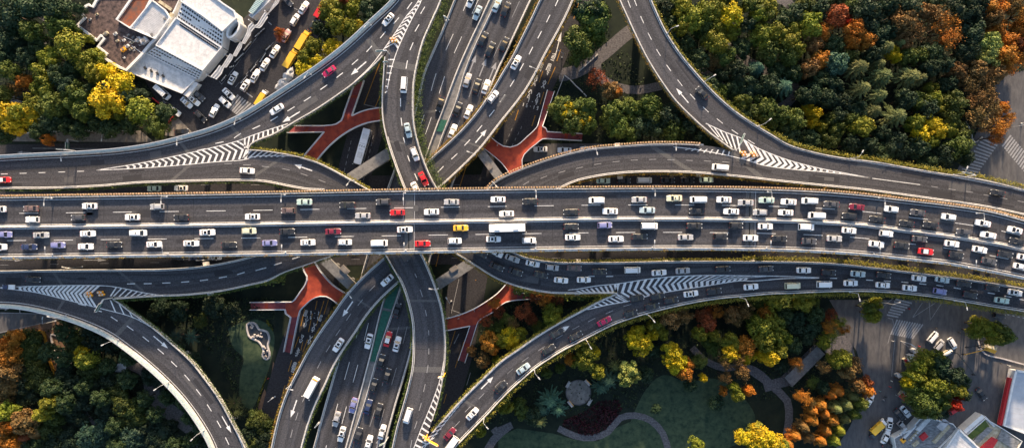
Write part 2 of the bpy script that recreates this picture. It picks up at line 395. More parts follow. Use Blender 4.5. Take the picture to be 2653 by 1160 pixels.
# lawns and verges
LAWNS = [[(1580, 1185)] + spline(N('b3', (700, 1126), (780, 900), (860, 760), (940, 700), (1080, 740), (1240, 720), (1400, 820), (1480, 960), (1400, 1080), (1150, 1180)), 12)[0],
         N('b3', (-20, 1060), (90, 1010), (300, 1040), (420, 1075), (560, 1085), (680, 1000), (780, 960), (880, 1010), (960, 1100), (970, 1180), (-20, 1180)),
         spline(N('b1', (1330, 430), (1430, 385), (1520, 380), (1595, 450), (1585, 600), (1530, 760), (1460, 900), (1410, 860), (1400, 700), (1420, 600), (1360, 540), (1330, 430)), 10)[0][:-1]]
for i, p in enumerate(LAWNS): sheet('lawn', [p], 'lawn', 0.006 + 0.002*i)
for i, p in enumerate([N('s7', (100, 300), (560, 190), (780, 300), (640, 420), (740, 560), (620, 800), (520, 620), (430, 320), (260, 340)),
                N('b2', (130, 620), (165, 700), (160, 800), (110, 760)), N('b2', (80, 780), (110, 860), (60, 960), (40, 880)),
                N('b4', (1500, 400), (1650, 430), (1650, 620), (1490, 560))]): sheet('verge', [p], 'brown_verge', 0.062 + 0.002*i)
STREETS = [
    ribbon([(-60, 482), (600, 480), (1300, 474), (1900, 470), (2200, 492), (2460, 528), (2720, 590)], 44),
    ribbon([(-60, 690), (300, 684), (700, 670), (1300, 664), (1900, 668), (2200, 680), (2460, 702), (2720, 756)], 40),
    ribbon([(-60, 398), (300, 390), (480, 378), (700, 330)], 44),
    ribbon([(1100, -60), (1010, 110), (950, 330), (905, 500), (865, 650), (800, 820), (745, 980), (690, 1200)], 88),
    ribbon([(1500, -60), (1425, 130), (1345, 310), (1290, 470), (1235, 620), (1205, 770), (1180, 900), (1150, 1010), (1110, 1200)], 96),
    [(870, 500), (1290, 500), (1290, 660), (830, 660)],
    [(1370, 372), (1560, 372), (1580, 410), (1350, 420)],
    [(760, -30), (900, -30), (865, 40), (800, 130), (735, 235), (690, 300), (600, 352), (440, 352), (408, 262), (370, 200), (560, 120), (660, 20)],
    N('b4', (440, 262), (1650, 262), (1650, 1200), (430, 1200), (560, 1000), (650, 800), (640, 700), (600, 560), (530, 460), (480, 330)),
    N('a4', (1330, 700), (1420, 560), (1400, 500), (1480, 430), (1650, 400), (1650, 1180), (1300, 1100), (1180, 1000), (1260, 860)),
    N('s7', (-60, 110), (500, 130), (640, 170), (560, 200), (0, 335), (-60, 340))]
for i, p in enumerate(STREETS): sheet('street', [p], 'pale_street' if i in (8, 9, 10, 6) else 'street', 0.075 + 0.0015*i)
PATHS = [ribbon(N('a3', (330, 440), (430, 420), (560, 340), (740, 190), (800, 150)), 34), ribbon(N('a3', (560, 330), (560, 430), (680, 510), (800, 525), (930, 500)), 22),
         ribbon(N('a3', (1330, 200), (1360, 290), (1450, 370), (1560, 420)), 26), ribbon(N('a3', (1090, 380), (1180, 430), (1290, 520), (1380, 580), (1480, 610)), 28),
         ribbon(N('a4', (60, -20), (190, 10), (235, 80), (200, 160)), 26), ribbon(N('a4', (200, 460), (250, 520), (200, 600), (120, 640)), 22),
         ribbon(N('b1', (740, 610), (860, 680), (900, 820), (1000, 920), (1150, 1040), (1230, 1180)), 40), ribbon(N('b1', (590, 680), (640, 720)), 6),
         ribbon(N('b3', (-30, 1030), (60, 990)), 18), ribbon(N('b3', (330, 1010), (430, 1055), (530, 1065), (620, 1030), (690, 950), (780, 935), (870, 965), (940, 1040), (975, 1150)), 17),
         ribbon(N('b3', (1110, 540), (1180, 610), (1300, 660), (1420, 650), (1520, 700), (1600, 790)), 17),
         ribbon(N('b4', (-20, 670), (80, 740), (150, 800), (195, 850), (205, 960), (190, 1050)), 20), ribbon(N('b4', (60, 770), (150, 745), (215, 730)), 26),
         N('b4', (370, 500), (560, 460), (580, 540), (590, 590), (470, 600), (420, 570)), ribbon(N('s4', (900, 1140), (960, 1040), (1040, 960), (1120, 900)), 20), ribbon(N('s4', (960, 920), (990, 960)), 18),
         ribbon(N('a1', (0, 540), (60, 570), (120, 610)), 22), ribbon(N('a1', (190, 60), (260, 100), (300, 140)), 20), ribbon(N('a1', (110, 290), (200, 260), (260, 230)), 24),
         ribbon(N('b1', (500, 920), (530, 960), (550, 990)), 10)]
for i, p in enumerate(PATHS): sheet('path', [p], 'path', 0.018 + 0.003*i)
for i, p in enumerate([N('a1', (60, 770), (820, 762), (900, 830), (60, 825)), N('a1', (980, 690), (1040, 690), (1120, 770), (1040, 800), (960, 790)),
                   ribbon(N('a2', (60, 640), (180, 540), (300, 440), (470, 260)), 24)]): sheet('pavement', [p], 'paving', 0.095 + 0.002*i)
# ---- painted street markings: one sheet of paint per street area
mk = MB()
def seg(t, a, b, w=0.18, m='worn_paint', h=0.105): pline(mk, N(t, a, b), h, w, m, 0, False)
for a, b in (((760, 345), (660, 610)), ((770, 520), (725, 625))): seg('a2', a, b, 0.22, 'yellow_paint')
seg('a2', (660, 610), (740, 628), 0.2)
for k in range(7): seg('a2', (585-k*9, 820+k*40), (580-k*9, 842+k*40), 0.15)
for k in range(7): seg('a2', (715-k*9, 790+k*40), (710-k*9, 812+k*40), 0.15)
for a, b in (((1040, 40), (990, 200)), ((755, 530), (690, 620)), ((855, 520), (815, 640)), ((800, 700), (720, 880)), ((670, 740), (630, 860)), ((480, 960), (450, 1030)), ((680, 960), (640, 1090))):
    seg('q5', a, b, 0.22, 'yellow_paint')
for a, b in (((415, 180), (380, 290)), ((590, 240), (555, 350)), ((130, 820), (0, 0)),):
    if b != (0, 0): seg('q6', a, b, 0.25, 'yellow_paint')
for a, b in (((1200, 1000), (1150, 1126)), ((1310, 780), (1245, 1000))): pass
seg('q4', (1315, 780), (1245, 1000), 0.25, 'yellow_paint'); seg('q4', (550, 850), (500, 1000), 0.16)
for k in range(4): seg('q6', (350-k*26, 370+k*60), (338-k*26, 400+k*60), 0.15)
for k in range(4): seg('q6', (450-k*30, 350+k*60), (438-k*30, 380+k*60), 0.15)
for a, b in (((640, 560), (560, 820)), ((520, 690), (480, 880)), ((440, 640), (400, 820)), ((570, 555), (550, 650)), ((690, 540), (640, 700)), ((600, 840), (550, 940)), ((380, 930), (335, 1050)), ((470, 960), (420, 1090))):
    seg('s1', a, b, 0.24, 'yellow_paint')
for a, b in (((305, 210), (268, 330)), ((390, 230), (340, 380)), ((235, 470), (205, 570)), ((168, 690), (135, 800)), ((420, 20), (400, 110))): seg('s2', a, b, 0.2, 'yellow_paint')
for a, b in (((560, 870), (485, 1110)), ((390, 70), (360, 200)), ((780, 340), (770, 345))): seg('s3', a, b, 0.22, 'yellow_paint')
seg('s3', (600, 330), (520, 690), 0.16); seg('s3', (515, 650), (625, 690), 0.2); seg('s3', (600, 900), (548, 1005), 0.25)
for a, b in (((650, 20), (560, 290)), ((470, 560), (440, 660))): seg('s4', a, b, 0.2, 'yellow_paint')
for a, b in (((520, 20), (480, 160)), ((720, 340), (680, 470))): seg('s4', a, b, 0.15)
seg('a1', (190, 865), (620, 868), 0.16)
for a, b in (((2, 120), (500, 130)),): seg('s7', a, b, 0.2)
seg('s7', (205, 80), (207, 118), 0.3); seg('s7', (0, 325), (560, 200), 0.12); seg('s7', (560, 200), (690, 168), 0.12)
for x in range(0, 2560, 130):
    if x < 1700: seg('n', (x, 479), (x+22, 479), 0.14)
    seg('n', (x, 686-0.016*x if x < 1000 else 668), (x+22, 686-0.016*x if x < 1000 else 668), 0.12)
for x, y, L in ((115, 30, 9), (600, 30, 9)): arrow(mk, *nat('b1', x-45, y), 0.105, 0, 8, 'worn_paint', 0.4, 0)
arrow(mk, *nat('r1', 1935, 765), 0.105, 0, 5, 'worn_paint', 0.4, 0); arrow(mk, *nat('a1', 140, 890), 0.105, PI, 5, 'worn_paint', 0.4, 0); arrow(mk, *nat('b1', 20, 313), 0.105, 0, 4, 'worn_paint', 0.5, 0)
# bus lane writing on the two service streets: characters made of strokes
GLY = {'gong': [((-.1, .9), (-.6, .2)), ((.15, .9), (.65, .2)), ((.0, .2), (-.45, -.7)), ((-.45, -.7), (.5, -.6)), ((.25, -.2), (.55, -.85))],
       'jiao': [((0, 1), (0, .7)), ((-.7, .6), (.7, .6)), ((-.25, .45), (-.6, .1)), ((.25, .45), (.6, .1)), ((.4, .15), (-.6, -.9)), ((-.4, .15), (.65, -.9))],
       'zhuan': [((-.5, .7), (.5, .7)), ((-.7, .3), (.7, .3)), ((.05, 1), (-.35, -.15)), ((-.35, -.15), (.45, -.15)), ((.45, -.15), (0, -.6)), ((-.2, -.4), (.3, -.9))],
       'yong': [((-.5, .85), (.55, .85)), ((-.5, .85), (-.65, -.8)), ((.55, .85), (.55, -.8)), ((-.5, .35), (.55, .35)), ((-.5, -.1), (.55, -.1)), ((0, .85), (0, -.8))],
       'dao': [((-.7, .7), (-.5, .5)), ((-.5, .2), (-.6, -.5)), ((-.75, -.8), (.75, -.85)), ((-.25, .7), (.7, .7)), ((-.1, .4), (.55, .4)), ((-.1, .4), (-.1, -.5)), ((.55, .4), (.55, -.5)), ((-.1, -.05), (.55, -.05)), ((-.1, -.5), (.55, -.5))]}
SEG7 = {'1': [((0, .9), (0, -.9))], '6': [((.4, .9), (-.4, .9)), ((-.4, .9), (-.4, -.9)), ((-.4, -.9), (.4, -.9)), ((.4, -.9), (.4, 0)), ((.4, 0), (-.4, 0))],
        '7': [((-.4, .9), (.4, .9)), ((.4, .9), (-.1, -.9))], '9': [((.4, 0), (-.4, 0)), ((-.4, 0), (-.4, .9)), ((-.4, .9), (.4, .9)), ((.4, .9), (.4, -.9)), ((.4, -.9), (-.4, -.9))], '-': [((-.4, 0), (.4, 0))], ':': [((0, .4), (0, .25)), ((0, -.25), (0, -.4))]}
def glyph(strokes, t, x, y, ang, w, h, m='paint'):
    c = at(*nat(t, x, y), 0.0); u = Vector((math.cos(ang-PI/2), math.sin(ang-PI/2), 0)); v = Vector((math.cos(ang), math.sin(ang), 0))
    for (a, b), (c1, d1) in strokes:
        Deck.line(None, mk, [c + u*(a*w) + v*(b*h), c + u*(c1*w) + v*(d1*h)], 0.26, m, 0.11)
SA = math.radians(70)
for gname, x, y in (('dao', 780, 595), ('yong', 730, 705), ('zhuan', 725, 745), ('jiao', 680, 880), ('gong', 672, 900)):
    if gname != 'gong': glyph(GLY[gname], 'q5', x, y, SA, 0.85, 1.5)
for gname, x, y in (('yong', 645, 700), ('jiao', 590, 845), ('gong', 530, 985), ('gong', 615, 1020)): glyph(GLY[gname], 'q5', x, y, SA, 0.85, 1.9)
def digits(txt, t, x, y, ang, h, pitch):
    for i, ch in enumerate(txt):
        if ch == ' ': continue
        c = at(*nat(t, x, y), 0); u = Vector((math.cos(ang-PI/2), math.sin(ang-PI/2), 0))
        k = (i-(len(txt)-1)/2)*pitch; c = c + u*k; v = Vector((math.cos(ang), math.sin(ang), 0))
        for (a, b), (c1, d1) in SEG7[ch]: Deck.line(None, mk, [c+u*(a*h*.6)+v*(b*h), c+u*(c1*h*.6)+v*(d1*h)], 0.2, 'paint', 0.11)
digits('7-9', 'q5', 560, 1062, SA+0.1, 0.65, 1.4); digits('16-19', 'q5', 540, 1110, SA+0.1, 0.65, 1.25)
arrow(mk, *nat('q5', 830, 465), 0.105, SA+0.1, 9, 'paint', 0.45, 0)
for gname, x, y in (('jiao', 450, 790), ('jiao', 535, 835), ('gong', 410, 950), ('jiao', 495, 965), ('zhuan', 365, 1090)): glyph(GLY[gname], 's1', x, y, SA+PI, 0.8, 1.7)
digits('9-7', 's1', 545, 685, SA+0.25, 0.6, 1.3); digits('16-19', 's1', 540, 735, SA+0.25, 0.6, 1.2); glyph(GLY['yong'], 's1', 450, 690, SA, 0.7, 1.3); glyph(GLY['yong'], 's1', 605, 740, SA, 0.6, 1.3)
for gname, x, y in (('zhuan', 370, 130), ('yong', 332, 265), ('dao', 325, 300)): glyph(GLY[gname], 's2', x, y, SA, 0.75, 1.3)
# zebra crossings
def zebra(t, p0, p1, q0, q1, n, w=0.55):
    for i in range(n):
        k = i/(n-1); a = (p0[0]+(p1[0]-p0[0])*k, p0[1]+(p1[1]-p0[1])*k); b = (q0[0]+(q1[0]-q0[0])*k, q0[1]+(q1[1]-q0[1])*k); seg(t, a, b, w, 'worn_paint')
zebra('a4', (1330, 810), (1215, 985), (1420, 850), (1310, 1005), 11); zebra('a4', (1500, 790), (1620, 930), (1450, 855), (1575, 1000), 12)
zebra('s5', (270, 60), (180, 220), (440, 100), (300, 245), 7); zebra('s5', (290, 270), (555, 320), (220, 425), (445, 470), 11, 0.5)
zebra('q2', (470, 990), (680, 1130), (370, 1130), (520, 1250), 9, 0.6)
for a, b in (((190, 255), (240, 265)), ((240, 265), (250, 330)), ((550, 95), (450, 245)), ((680, 100), (455, 245)), ((622, 95), (632, 275)), ((750, 100), (640, 265)), ((250, 45), (110, 160)), ((325, 495), (410, 555)), ((215, 430), (190, 520)), ((265, 470), (230, 860))): seg('s5', a, b, 0.14)
seg('q2', (555, 965), (620, 1015), 0.4); seg('q2', (270, 845), (300, 880), 0.15); seg('q2', (300, 880), (740, 290), 0.12); seg('q2', (440, 910), (840, 440), 0.1); seg('q2', (785, 232), (820, 262), 0.3); seg('q2', (1050, 85), (1090, 105), 0.15)
for k in range(5): seg('s5', (1430+k*55, 215+k*12), (1455+k*55, 222+k*12), 0.3)
mo = mk.build('street_markings'); tag(mo, kind='structure')
mo.name = 'road_markings'

# ------------------------------------------------------------------ planting along the decks
def leafquad(mb, c, s, m, rnd=random):
    a = Vector((rnd.uniform(-1, 1), rnd.uniform(-1, 1), rnd.uniform(-.6, .6))).normalized(); b = a.cross(Vector((rnd.uniform(-1, 1), rnd.uniform(-1, 1), rnd.uniform(-1, 1)))).normalized()
    a *= s; b *= s*0.7; mb.poly([c-a-b*.2, c-b, c+a+b*.3, c+b], m)
def hedge(mb, line, w, h, m, dens=26, s=0.16, out=0.45):
    L = 0
    for (p, n), (q, n2) in zip(line, line[1:]):
        for _ in range(max(1, int((q-p).length*dens))):
            k = random.random(); c = p.lerp(q, k); nn = n; o = out + random.gauss(0, w*0.28); hh = random.uniform(-0.5, h)*(1-abs(o-out)/w*0.6)
            clump = 0.75+0.5*math.sin(c.x*1.3+c.y*1.7)*math.sin(c.x*0.37-c.y*0.9)
            leafquad(mb, Vector((c.x+nn.x*o, c.y+nn.y*o, c.z+hh*clump)), s*random.uniform(0.7, 1.4), m)
def planters(mb, line, m, pitch=0.86, out=0.5):
    """alternating planter boxes with small bushes hooked on the outside of the railing"""
    acc = 0.0
    for (p, n), (q, n2) in zip(line, line[1:]):
        d = (q-p); L = d.length
        if L < 1e-4: continue
        d /= L; x = pitch-acc if acc else 0
        while x < L:
            c = p + d*x + n*out; mb.box((c.x, c.y, c.z+0.75), (0.52, 0.52, 0.34), 'planter', math.atan2(d.y, d.x))
            for _ in range(5): leafquad(mb, c + Vector((random.uniform(-.2, .2), random.uniform(-.2, .2), 0.98+random.uniform(0, .2))), 0.17, m)
            x += pitch
        acc = L-(x-pitch)

# ------------------------------------------------------------------ the elevated decks
VIADUCTS = {}
def viaduct(name, label, cat, decks, edges, marks=None, under=()):
    """decks: list of Deck; edges: (deck, side, i0, i1, styles) with control point indices"""
    root = empty(name, tuple(decks[0].w(0.5, 0.5))); loc = root.location.copy(); loc.z = 0; root.location = loc
    tag(root, label, cat)
    def fix(o): o.parent = root; o.location = -loc; return o
    mb = MB()
    for d in decks: d.surface(mb); DECKS.append(d)
    if marks: marks(mb)
    prn = random.Random(len(label))
    for d in decks:
        if d.z(.5) < 8: continue
        for _ in range(int(d.length()/22)):
            t, f = prn.uniform(.02, .98), prn.choice((.3, .55, .75))+prn.uniform(-.06, .06); a = d.w(f, t); h = d.heading(*d.px(.5, t)); u = Vector((math.cos(h), math.sin(h), 0))*prn.uniform(.8, 5); n_ = Vector((-math.sin(h), math.cos(h), 0))*prn.uniform(.3, 1.3)
            pz_ = 0.0008*(len(mb.f) % 7); zz = min(d.w(f, t).z, d.z(t))+0.0085+pz_; q = [a-u-n_, a+u-n_, a+u+n_, a-u+n_]; mb.poly([(v.x, v.y, zz) for v in q], prn.choice(('asphalt_patch', 'asphalt_patch', 'asphalt_pale')))
        step = 28.0/max(1, d.length()); t = step*.5
        while t < 1: d.band(mb, t, .16, 'asphalt_patch', .03, .97); t += step
    fix(mb.build('road_deck'))
    for (d, side, i0, i1, styles) in edges:
        c = d.L if side == 'L' else d.R; t0, t1 = c.t_of(i0), c.t_of(i1 if i1 >= 0 else len(c.idx)-1)
        ln = d.edge(side, t0, t1)
        if 'wall' in styles:
            p = MB(); p.sweep(ln, [(-0.32, -0.1), (-0.27, 0.9), (-0.02, 0.9), (0.02, -1.35), (-0.32, -1.35)], 'concrete')
            fix(p.build('parapet'))
        if 'panel' in styles:
            p = MB(); p.sweep(ln, [(0.02, -0.2), (-0.05, 1.25), (0.55, 1.45), (0.75, 1.40), (0.75, 1.32), (0.5, 1.2), (0.2, -0.2)], 'barrier_panel')
            p.sweep([(q+n_*0.72, n_) for q, n_ in ln], [(-0.1, 1.36), (-0.1, 1.52), (0.12, 1.52), (0.12, 1.36)], 'steel'); fix(p.build('noise_barrier'))
        if 'low' in styles:
            p = MB(); p.sweep(ln, [(-0.32, -0.1), (-0.30, 0.55), (0.0, 0.55), (0.02, -1.35), (-0.32, -1.35)], 'concrete'); fix(p.build('parapet'))
        for st in styles:
            if st.startswith('hedge'):
                hm = {'hedge': 'hedge', 'hedgeg': 'hedge_green', 'hedger': 'hedge_rust', 'hedgew': 'hedge', 'hedgegw': 'hedge_green'}[st]
                p = MB(); hedge(p, ln, 2.8 if st == 'hedgegw' else (1.6 if st.endswith('w') else 0.9), 1.1, hm, dens=110 if st == 'hedgegw' else (60 if st.endswith('w') else 34), out=1.35 if st == 'hedgegw' else (0.85 if st.endswith('w') else 0.5)); o = fix(p.build('planter_hedge')); tag(o, kind='stuff')
            if st == 'dots':
                p = MB(); planters(p, ln, 'hedge_rust'); o = fix(p.build('planter_row')); tag(o, kind='stuff')
        if 'line' in styles:
            pass
    VIADUCTS[name+label] = (root, decks, fix)
    return root, fix
def edgeline(mb, d, side, i0, i1, inset=0.55, w=0.16):
    c = d.L if side == 'L' else d.R; t0, t1 = c.t_of(i0), c.t_of(i1 if i1 >= 0 else len(c.idx)-1)
    ln = d.edge(side, t0, t1, inset); d.line(mb, [p for p, n in ln], w)

# main highway -------------------------------------------------------------------------------------------
Ttop = [(-80, 512), (0, 511), (300, 507), (640, 502), (960, 496), (1280, 491), (1600, 487.5), (1760, 487.5), (1924, 489), (2100, 495), (2240, 506), (2353, 519.5), (2460, 532), (2564, 548), (2653, 571), (2760, 600)]
Mmid = [(-80, 588.5), (0, 588), (300, 585), (640, 581), (960, 576), (1280, 571.5), (1600, 567), (1760, 567), (1924, 569), (2100, 574), (2240, 583), (2353, 598), (2460, 611), (2564, 628), (2653, 646), (2760, 670)]
Bbot = [(-80, 666), (0, 665.5), (300, 662), (640, 658.5), (960, 653.5), (1280, 648), (1600, 644), (1760, 643), (1924, 644), (2100, 649), (2240, 658), (2353, 670), (2460, 682), (2564, 701), (2653, 719), (2760, 742)]
ZM = 21.0
mU, mL = Deck(Ttop, Mmid, ZM), Deck(Mmid, Bbot, ZM)
def marks_main(mb):
    edgeline(mb, mU, 'L', 0, -1, 0.95); edgeline(mb, mU, 'R', 0, -1, 0.7); edgeline(mb, mL, 'L', 0, -1, 0.62, 0.18); edgeline(mb, mL, 'R', 0, -1, 0.85)
    mU.dashes(mb, 0.545, 0, 1, 6.0, 14.62, 0.17, phase=9.0+6.6); mL.dashes(mb, 0.455, 0, 1, 6.0, 14.62, 0.17, phase=11.8)
    for x in (1063, 1945):
        for d in (mU, mL): d.band(mb, d.locate(x, 580), 2.6)
    for x in (1053, 1073, 1936, 1954):
        for d in (mU, mL): d.band(mb, d.locate(x, 580), 0.25, 'worn_paint')
    for x in (186, 765): mL.band(mb, mL.locate(x, 620), 1.2, 'asphalt')
main, mainfix = viaduct('elevated_highway', 'wide straight elevated highway with four busy lanes crossing above all other roads', 'highway', [mU, mL],
    [(mU, 'L', 0, -1, ('wall', 'dots')), (mL, 'R', 0, -1, ('wall', 'hedger'))], marks_main)
p = MB(); ln = mU.edge('R', 0, 1, 0.0); p.sweep(ln, [(-0.38, 0.0), (-0.16, 0.35), (-0.12, 0.95), (0.12, 0.95), (0.16, 0.35), (0.38, 0.0)], 'concrete'); mainfix(p.build('median_barrier'))
p = MB(); p.sweep(mL.edge('R', 0, 1), [(0.02, 0.62), (0.02, 0.74), (0.55, 0.70), (0.55, 0.58)], 'concrete')
p.sweep(mL.edge('R', 0, 1), [(0.45, -1.0), (0.45, 0.7), (0.6, 0.7), (0.6, -1.0)], 'concrete'); mainfix(p.build('parapet_ledge'))

# top left ramp + its lower branch ----------------------------------------------------------------------
nose1 = nat('a1', 1455, 872)
R1L = [(1062, -60)] + N('a2', (845, 0), (700, 140), (560, 270), (440, 365), (300, 462), (150, 560), (0, 655)) + N('a1', (1400, 690), (1250, 755), (1080, 806), (900, 850), (700, 880), (480, 897), (250, 908), (0, 922), (-100, 928))
gore1U = N('a1', (560, 993), (800, 955), (1000, 915), (1200, 870), (1400, 818)) + N('a2', (0, 793), (110, 755), (215, 722))
gore1L = N('a1', (560, 993), (800, 982), (1000, 968), (1250, 945), (1450, 925)) + N('a2', (0, 918), (130, 908), (260, 912))
R1R = [(1092, -60)] + N('a2', (985, 0), (900, 130), (820, 250), (772, 330), (700, 405), (620, 477), (500, 565), (380, 645), (260, 715), (140, 785), (0, 850)) + [nose1] + N('a1', (1250, 920), (1000, 945), (800, 968), (560, 990), (250, 1005), (0, 1014), (-100, 1018))
r1 = Deck(R1L, R1R, 13.0)
R2L = N('a2', (700, 1112), (590, 1050), (500, 1000), (400, 950), (290, 915), (130, 885), (0, 872)) + [nose1] + N('a1', (1400, 880), (1250, 905), (1000, 932), (800, 956), (560, 980), (250, 995), (0, 1004), (-100, 1008))
R2R = N('a2', (430, 1112), (330, 1108), (200, 1085), (100, 1065), (0, 1056)) + N('a1', (1450, 1056), (1350, 1056), (1250, 1057), (1000, 1064), (800, 1071), (600, 1088), (300, 1101), (0, 1102), (-100, 1103))
X1L = R2L; X1R = R2R
r2 = Deck(R2L, R2R, 13.0, dz=-0.006)
dL = [p for p in R2L]
def marks_r1(mb):
    edgeline(mb, r1, 'L', 0, -1, 0.9); edgeline(mb, r1, 'R', 4, 12, 0.5)
    pline(mb, gore1U, 13.0, 0.22); pline(mb, gore1L, 13.0, 0.22); edgeline(mb, r2, 'R', 0, -1, 0.6); edgeline(mb, r2, 'L', 1, 4, 0.5)
    chevrons(mb, gore1U[:5], gore1L[:5], 13.0, 20, 0.2, 0.97, +1, 0.62, 0.42)
    hatch(mb, N('a2', (-40, 806), (215, 722)), N('a2', (-40, 866), (240, 728)), 13.0, 9, 0.0, 0.85, -0.05)
    hatch(mb, N('a2', (-30, 872), (130, 890), (260, 912)), N('a2', (-50, 922), (100, 915), (250, 915)), 13.0, 9, 0.0, 0.85, -0.1)
    for f, ph in (): pass
    P = N('a2', (925, 35), (848, 122), (770, 205), (690, 287), (607, 363), (518, 440), (425, 510), (330, 578), (234, 636), (136, 693), (30, 743)) + N('a1', (1495, 743), (1385, 792), (1280, 832), (1175, 873))
    for i, (x, y) in enumerate(P[:10] + P[11:]):
        d = r1.heading(x, y); c = at(x, y, 13); u = Vector((math.cos(d), math.sin(d), 0)); Deck.line(None, mb, [c-u*1.35, c+u*1.35], 0.26, 'paint', 0.014)
    for x in (25, 135, 245, 360, 470):
        Deck.line(None, mb, [at(*nat('a1', x-20, 1016-0.035*x), 13), at(*nat('a1', x+20, 1015-0.035*x), 13)], 0.2, 'paint', 0.014)
    for x, y in ((85, 972), (205, 988), (310, 1018), (415, 1056)):
        d = r2.heading(*nat('a2', x, y)); c = at(*nat('a2', x, y), 13); u = Vector((math.cos(d), math.sin(d), 0)); Deck.line(None, mb, [c-u*1.2, c+u*1.2], 0.18, 'worn_paint', 0.014)
    for x, y in ((1330, 955), (1440, 962)): c = at(*nat('a1', x, y), 13); Deck.line(None, mb, [c-Vector((1.2, 0, 0)), c+Vector((1.2, 0, 0))], 0.18, 'worn_paint', 0.014)
    arrow(mb, *nat('a2', 628, 400), 13, r1.heading(*nat('a2', 628, 400)), 6.6, w=0.6); arrow(mb, *nat('a2', 235, 683), 13, r1.heading(*nat('a2', 235, 683)), 6.6, w=0.6)
    arrow(mb, *nat('a2', 305, 978), 13, r2.heading(*nat('a2', 305, 978)), 6.2, w=0.6)
    a, b, c, d = [at(*nat('a2', *q), 13.0) for q in ((670, 232), (700, 225), (770, 318), (735, 335))]
    mb.poly([(q.x, q.y, 13.009) for q in (d, c, b, a)], 'joint')
    for x in (1078, 1462): r1.band(mb, r1.locate(*nat('a1', x, 850)), 1.0)
    for x in (1078, 1560): r2.band(mb, r2.locate(*nat('a1', x, 990)), 0.9)
# north-south ramp that passes over the street highway (top half) ----------------------------------------
ZA = 13.0
AL = [(1092, -60)] + N('a2', (985, 0), (900, 130), (820, 250), (782, 335), (775, 420), (766, 560), (770, 700), (790, 800), (830, 930), (890, 1090), (925, 1170))
AR = [(1148, -60)] + N('a2', (1112, 0), (1062, 120), (1010, 240), (975, 370), (955, 480), (950, 600), (957, 740), (977, 830), (1020, 960), (1060, 1050), (1097, 1112), (1145, 1180))
ra = Deck(AL, AR, [(0, ZA), (0.5, ZA), (1, 13.6)], dz=0.004)
nose2 = (782, 335)
g2a = N('a2', (992, -60), (980, 0), (900, 105), (830, 210), (760, 308)); g2b = N('a2', (1010, -60), (996, 0), (945, 100), (893, 205), (850, 305))
def marks_a(mb):
    edgeline(mb, ra, 'R', 0, -1, 0.55); edgeline(mb, ra, 'L', 8, -1, 0.55)
    pline(mb, g2a + N('a2', (700, 385), (600, 482)), ZA, 0.24); pline(mb, g2b + N('a2', (820, 400), (795, 520)), ZA, 0.24)
    chevrons(mb, g2a, g2b, ZA, 13, 0.14, 0.95, -1, 0.5, 0.42)
    hatch(mb, N('a2', (800, 345), (780, 560)), N('a2', (848, 310), (795, 530)), ZA, 6, 0.0, 0.9, 0.16, 0.4)
    P = N('a2', (1002, 62), (969, 165), (937, 272), (909, 378), (873, 598), (879, 712), (896, 825), (922, 930), (965, 1035))
    for x, y in P:
        d = ra.heading(x, y); c = at(x, y, ra.z(ra.locate(x, y))); u = Vector((math.cos(d), math.sin(d), 0)); Deck.line(None, mb, [c-u*1.35, c+u*1.35], 0.26, 'paint', 0.016)
    ra.band(mb, ra.locate(*nat('a2', 900, 385)), 2.2, f0=0.1); ra.band(mb, ra.locate(*nat('a2', 850, 850)), 0.8, f1=0.6)
ZB = 10.0
BL = N('a3', (270, -90), (222, 0), (160, 130), (110, 230), (60, 330), (0, 430)) + N('a2', (1390, 553), (1310, 665), (1230, 757), (1150, 835), (1035, 940), (960, 1040), (900, 1150))
BR = N('a3', (460, -90), (420, 0), (370, 110), (310, 222), (250, 330), (200, 430), (140, 530), (80, 612), (0, 710)) + N('a2', (1400, 793), (1340, 868), (1250, 960), (1160, 1045), (1090, 1105), (1000, 1190))
rb = Deck(BL, BR, ZB)
def marks_b(mb):
    edgeline(mb, rb, 'L', 0, -1, 0.55); edgeline(mb, rb, 'R', 0, -1, 0.55)
    for x, y in N('a3', (322, 15), (271, 110), (221, 204), (170, 297), (116, 392), (61, 486), (5, 572)) + N('a2', (1466, 577), (1405, 661), (1333, 750), (1262, 832), (1187, 912), (1107, 987)):
        d = rb.heading(x, y); c = at(x, y, ZB); u = Vector((math.cos(d), math.sin(d), 0)); Deck.line(None, mb, [c-u*1.35, c+u*1.35], 0.26, 'paint', 0.014)
    arrow(mb, *nat('a2', 1342, 795), ZB, rb.heading(*nat('a2', 1342, 795), True), 5.6, w=0.6)
    rb.band(mb, rb.locate(*nat('a2', 1260, 825)), 0.6)
nw, nwfix = viaduct('ramp_viaduct', 'curved top left ramp with white side barriers and a long striped merge wedge', 'ramp', [r1, r2],
    [(r1, 'L', 0, -1, ('wall', 'panel')), (r1, 'R', 4, 12, ('wall', 'hedgeg')), (r2, 'L', 0, 7, ('wall', 'hedge')), (r2, 'R', 0, -1, ('wall', 'hedgeg'))], marks_r1)
an, anfix = viaduct('ramp_viaduct', 'top centre ramp curving down between a striped wedge and the main highway', 'ramp', [ra],
    [(ra, 'L', 4, -1, ('wall', 'hedgeg')), (ra, 'R', 0, -1, ('wall', 'hedgegw'))], marks_a)
bn, bnfix = viaduct('ramp_viaduct', 'straight two-lane ramp rising from lower left to top centre right of the road queue', 'ramp', [rb],
    [(rb, 'L', 0, -1, ('wall', 'hedger')), (rb, 'R', 0, -1, ('wall', 'hedger'))], marks_b)

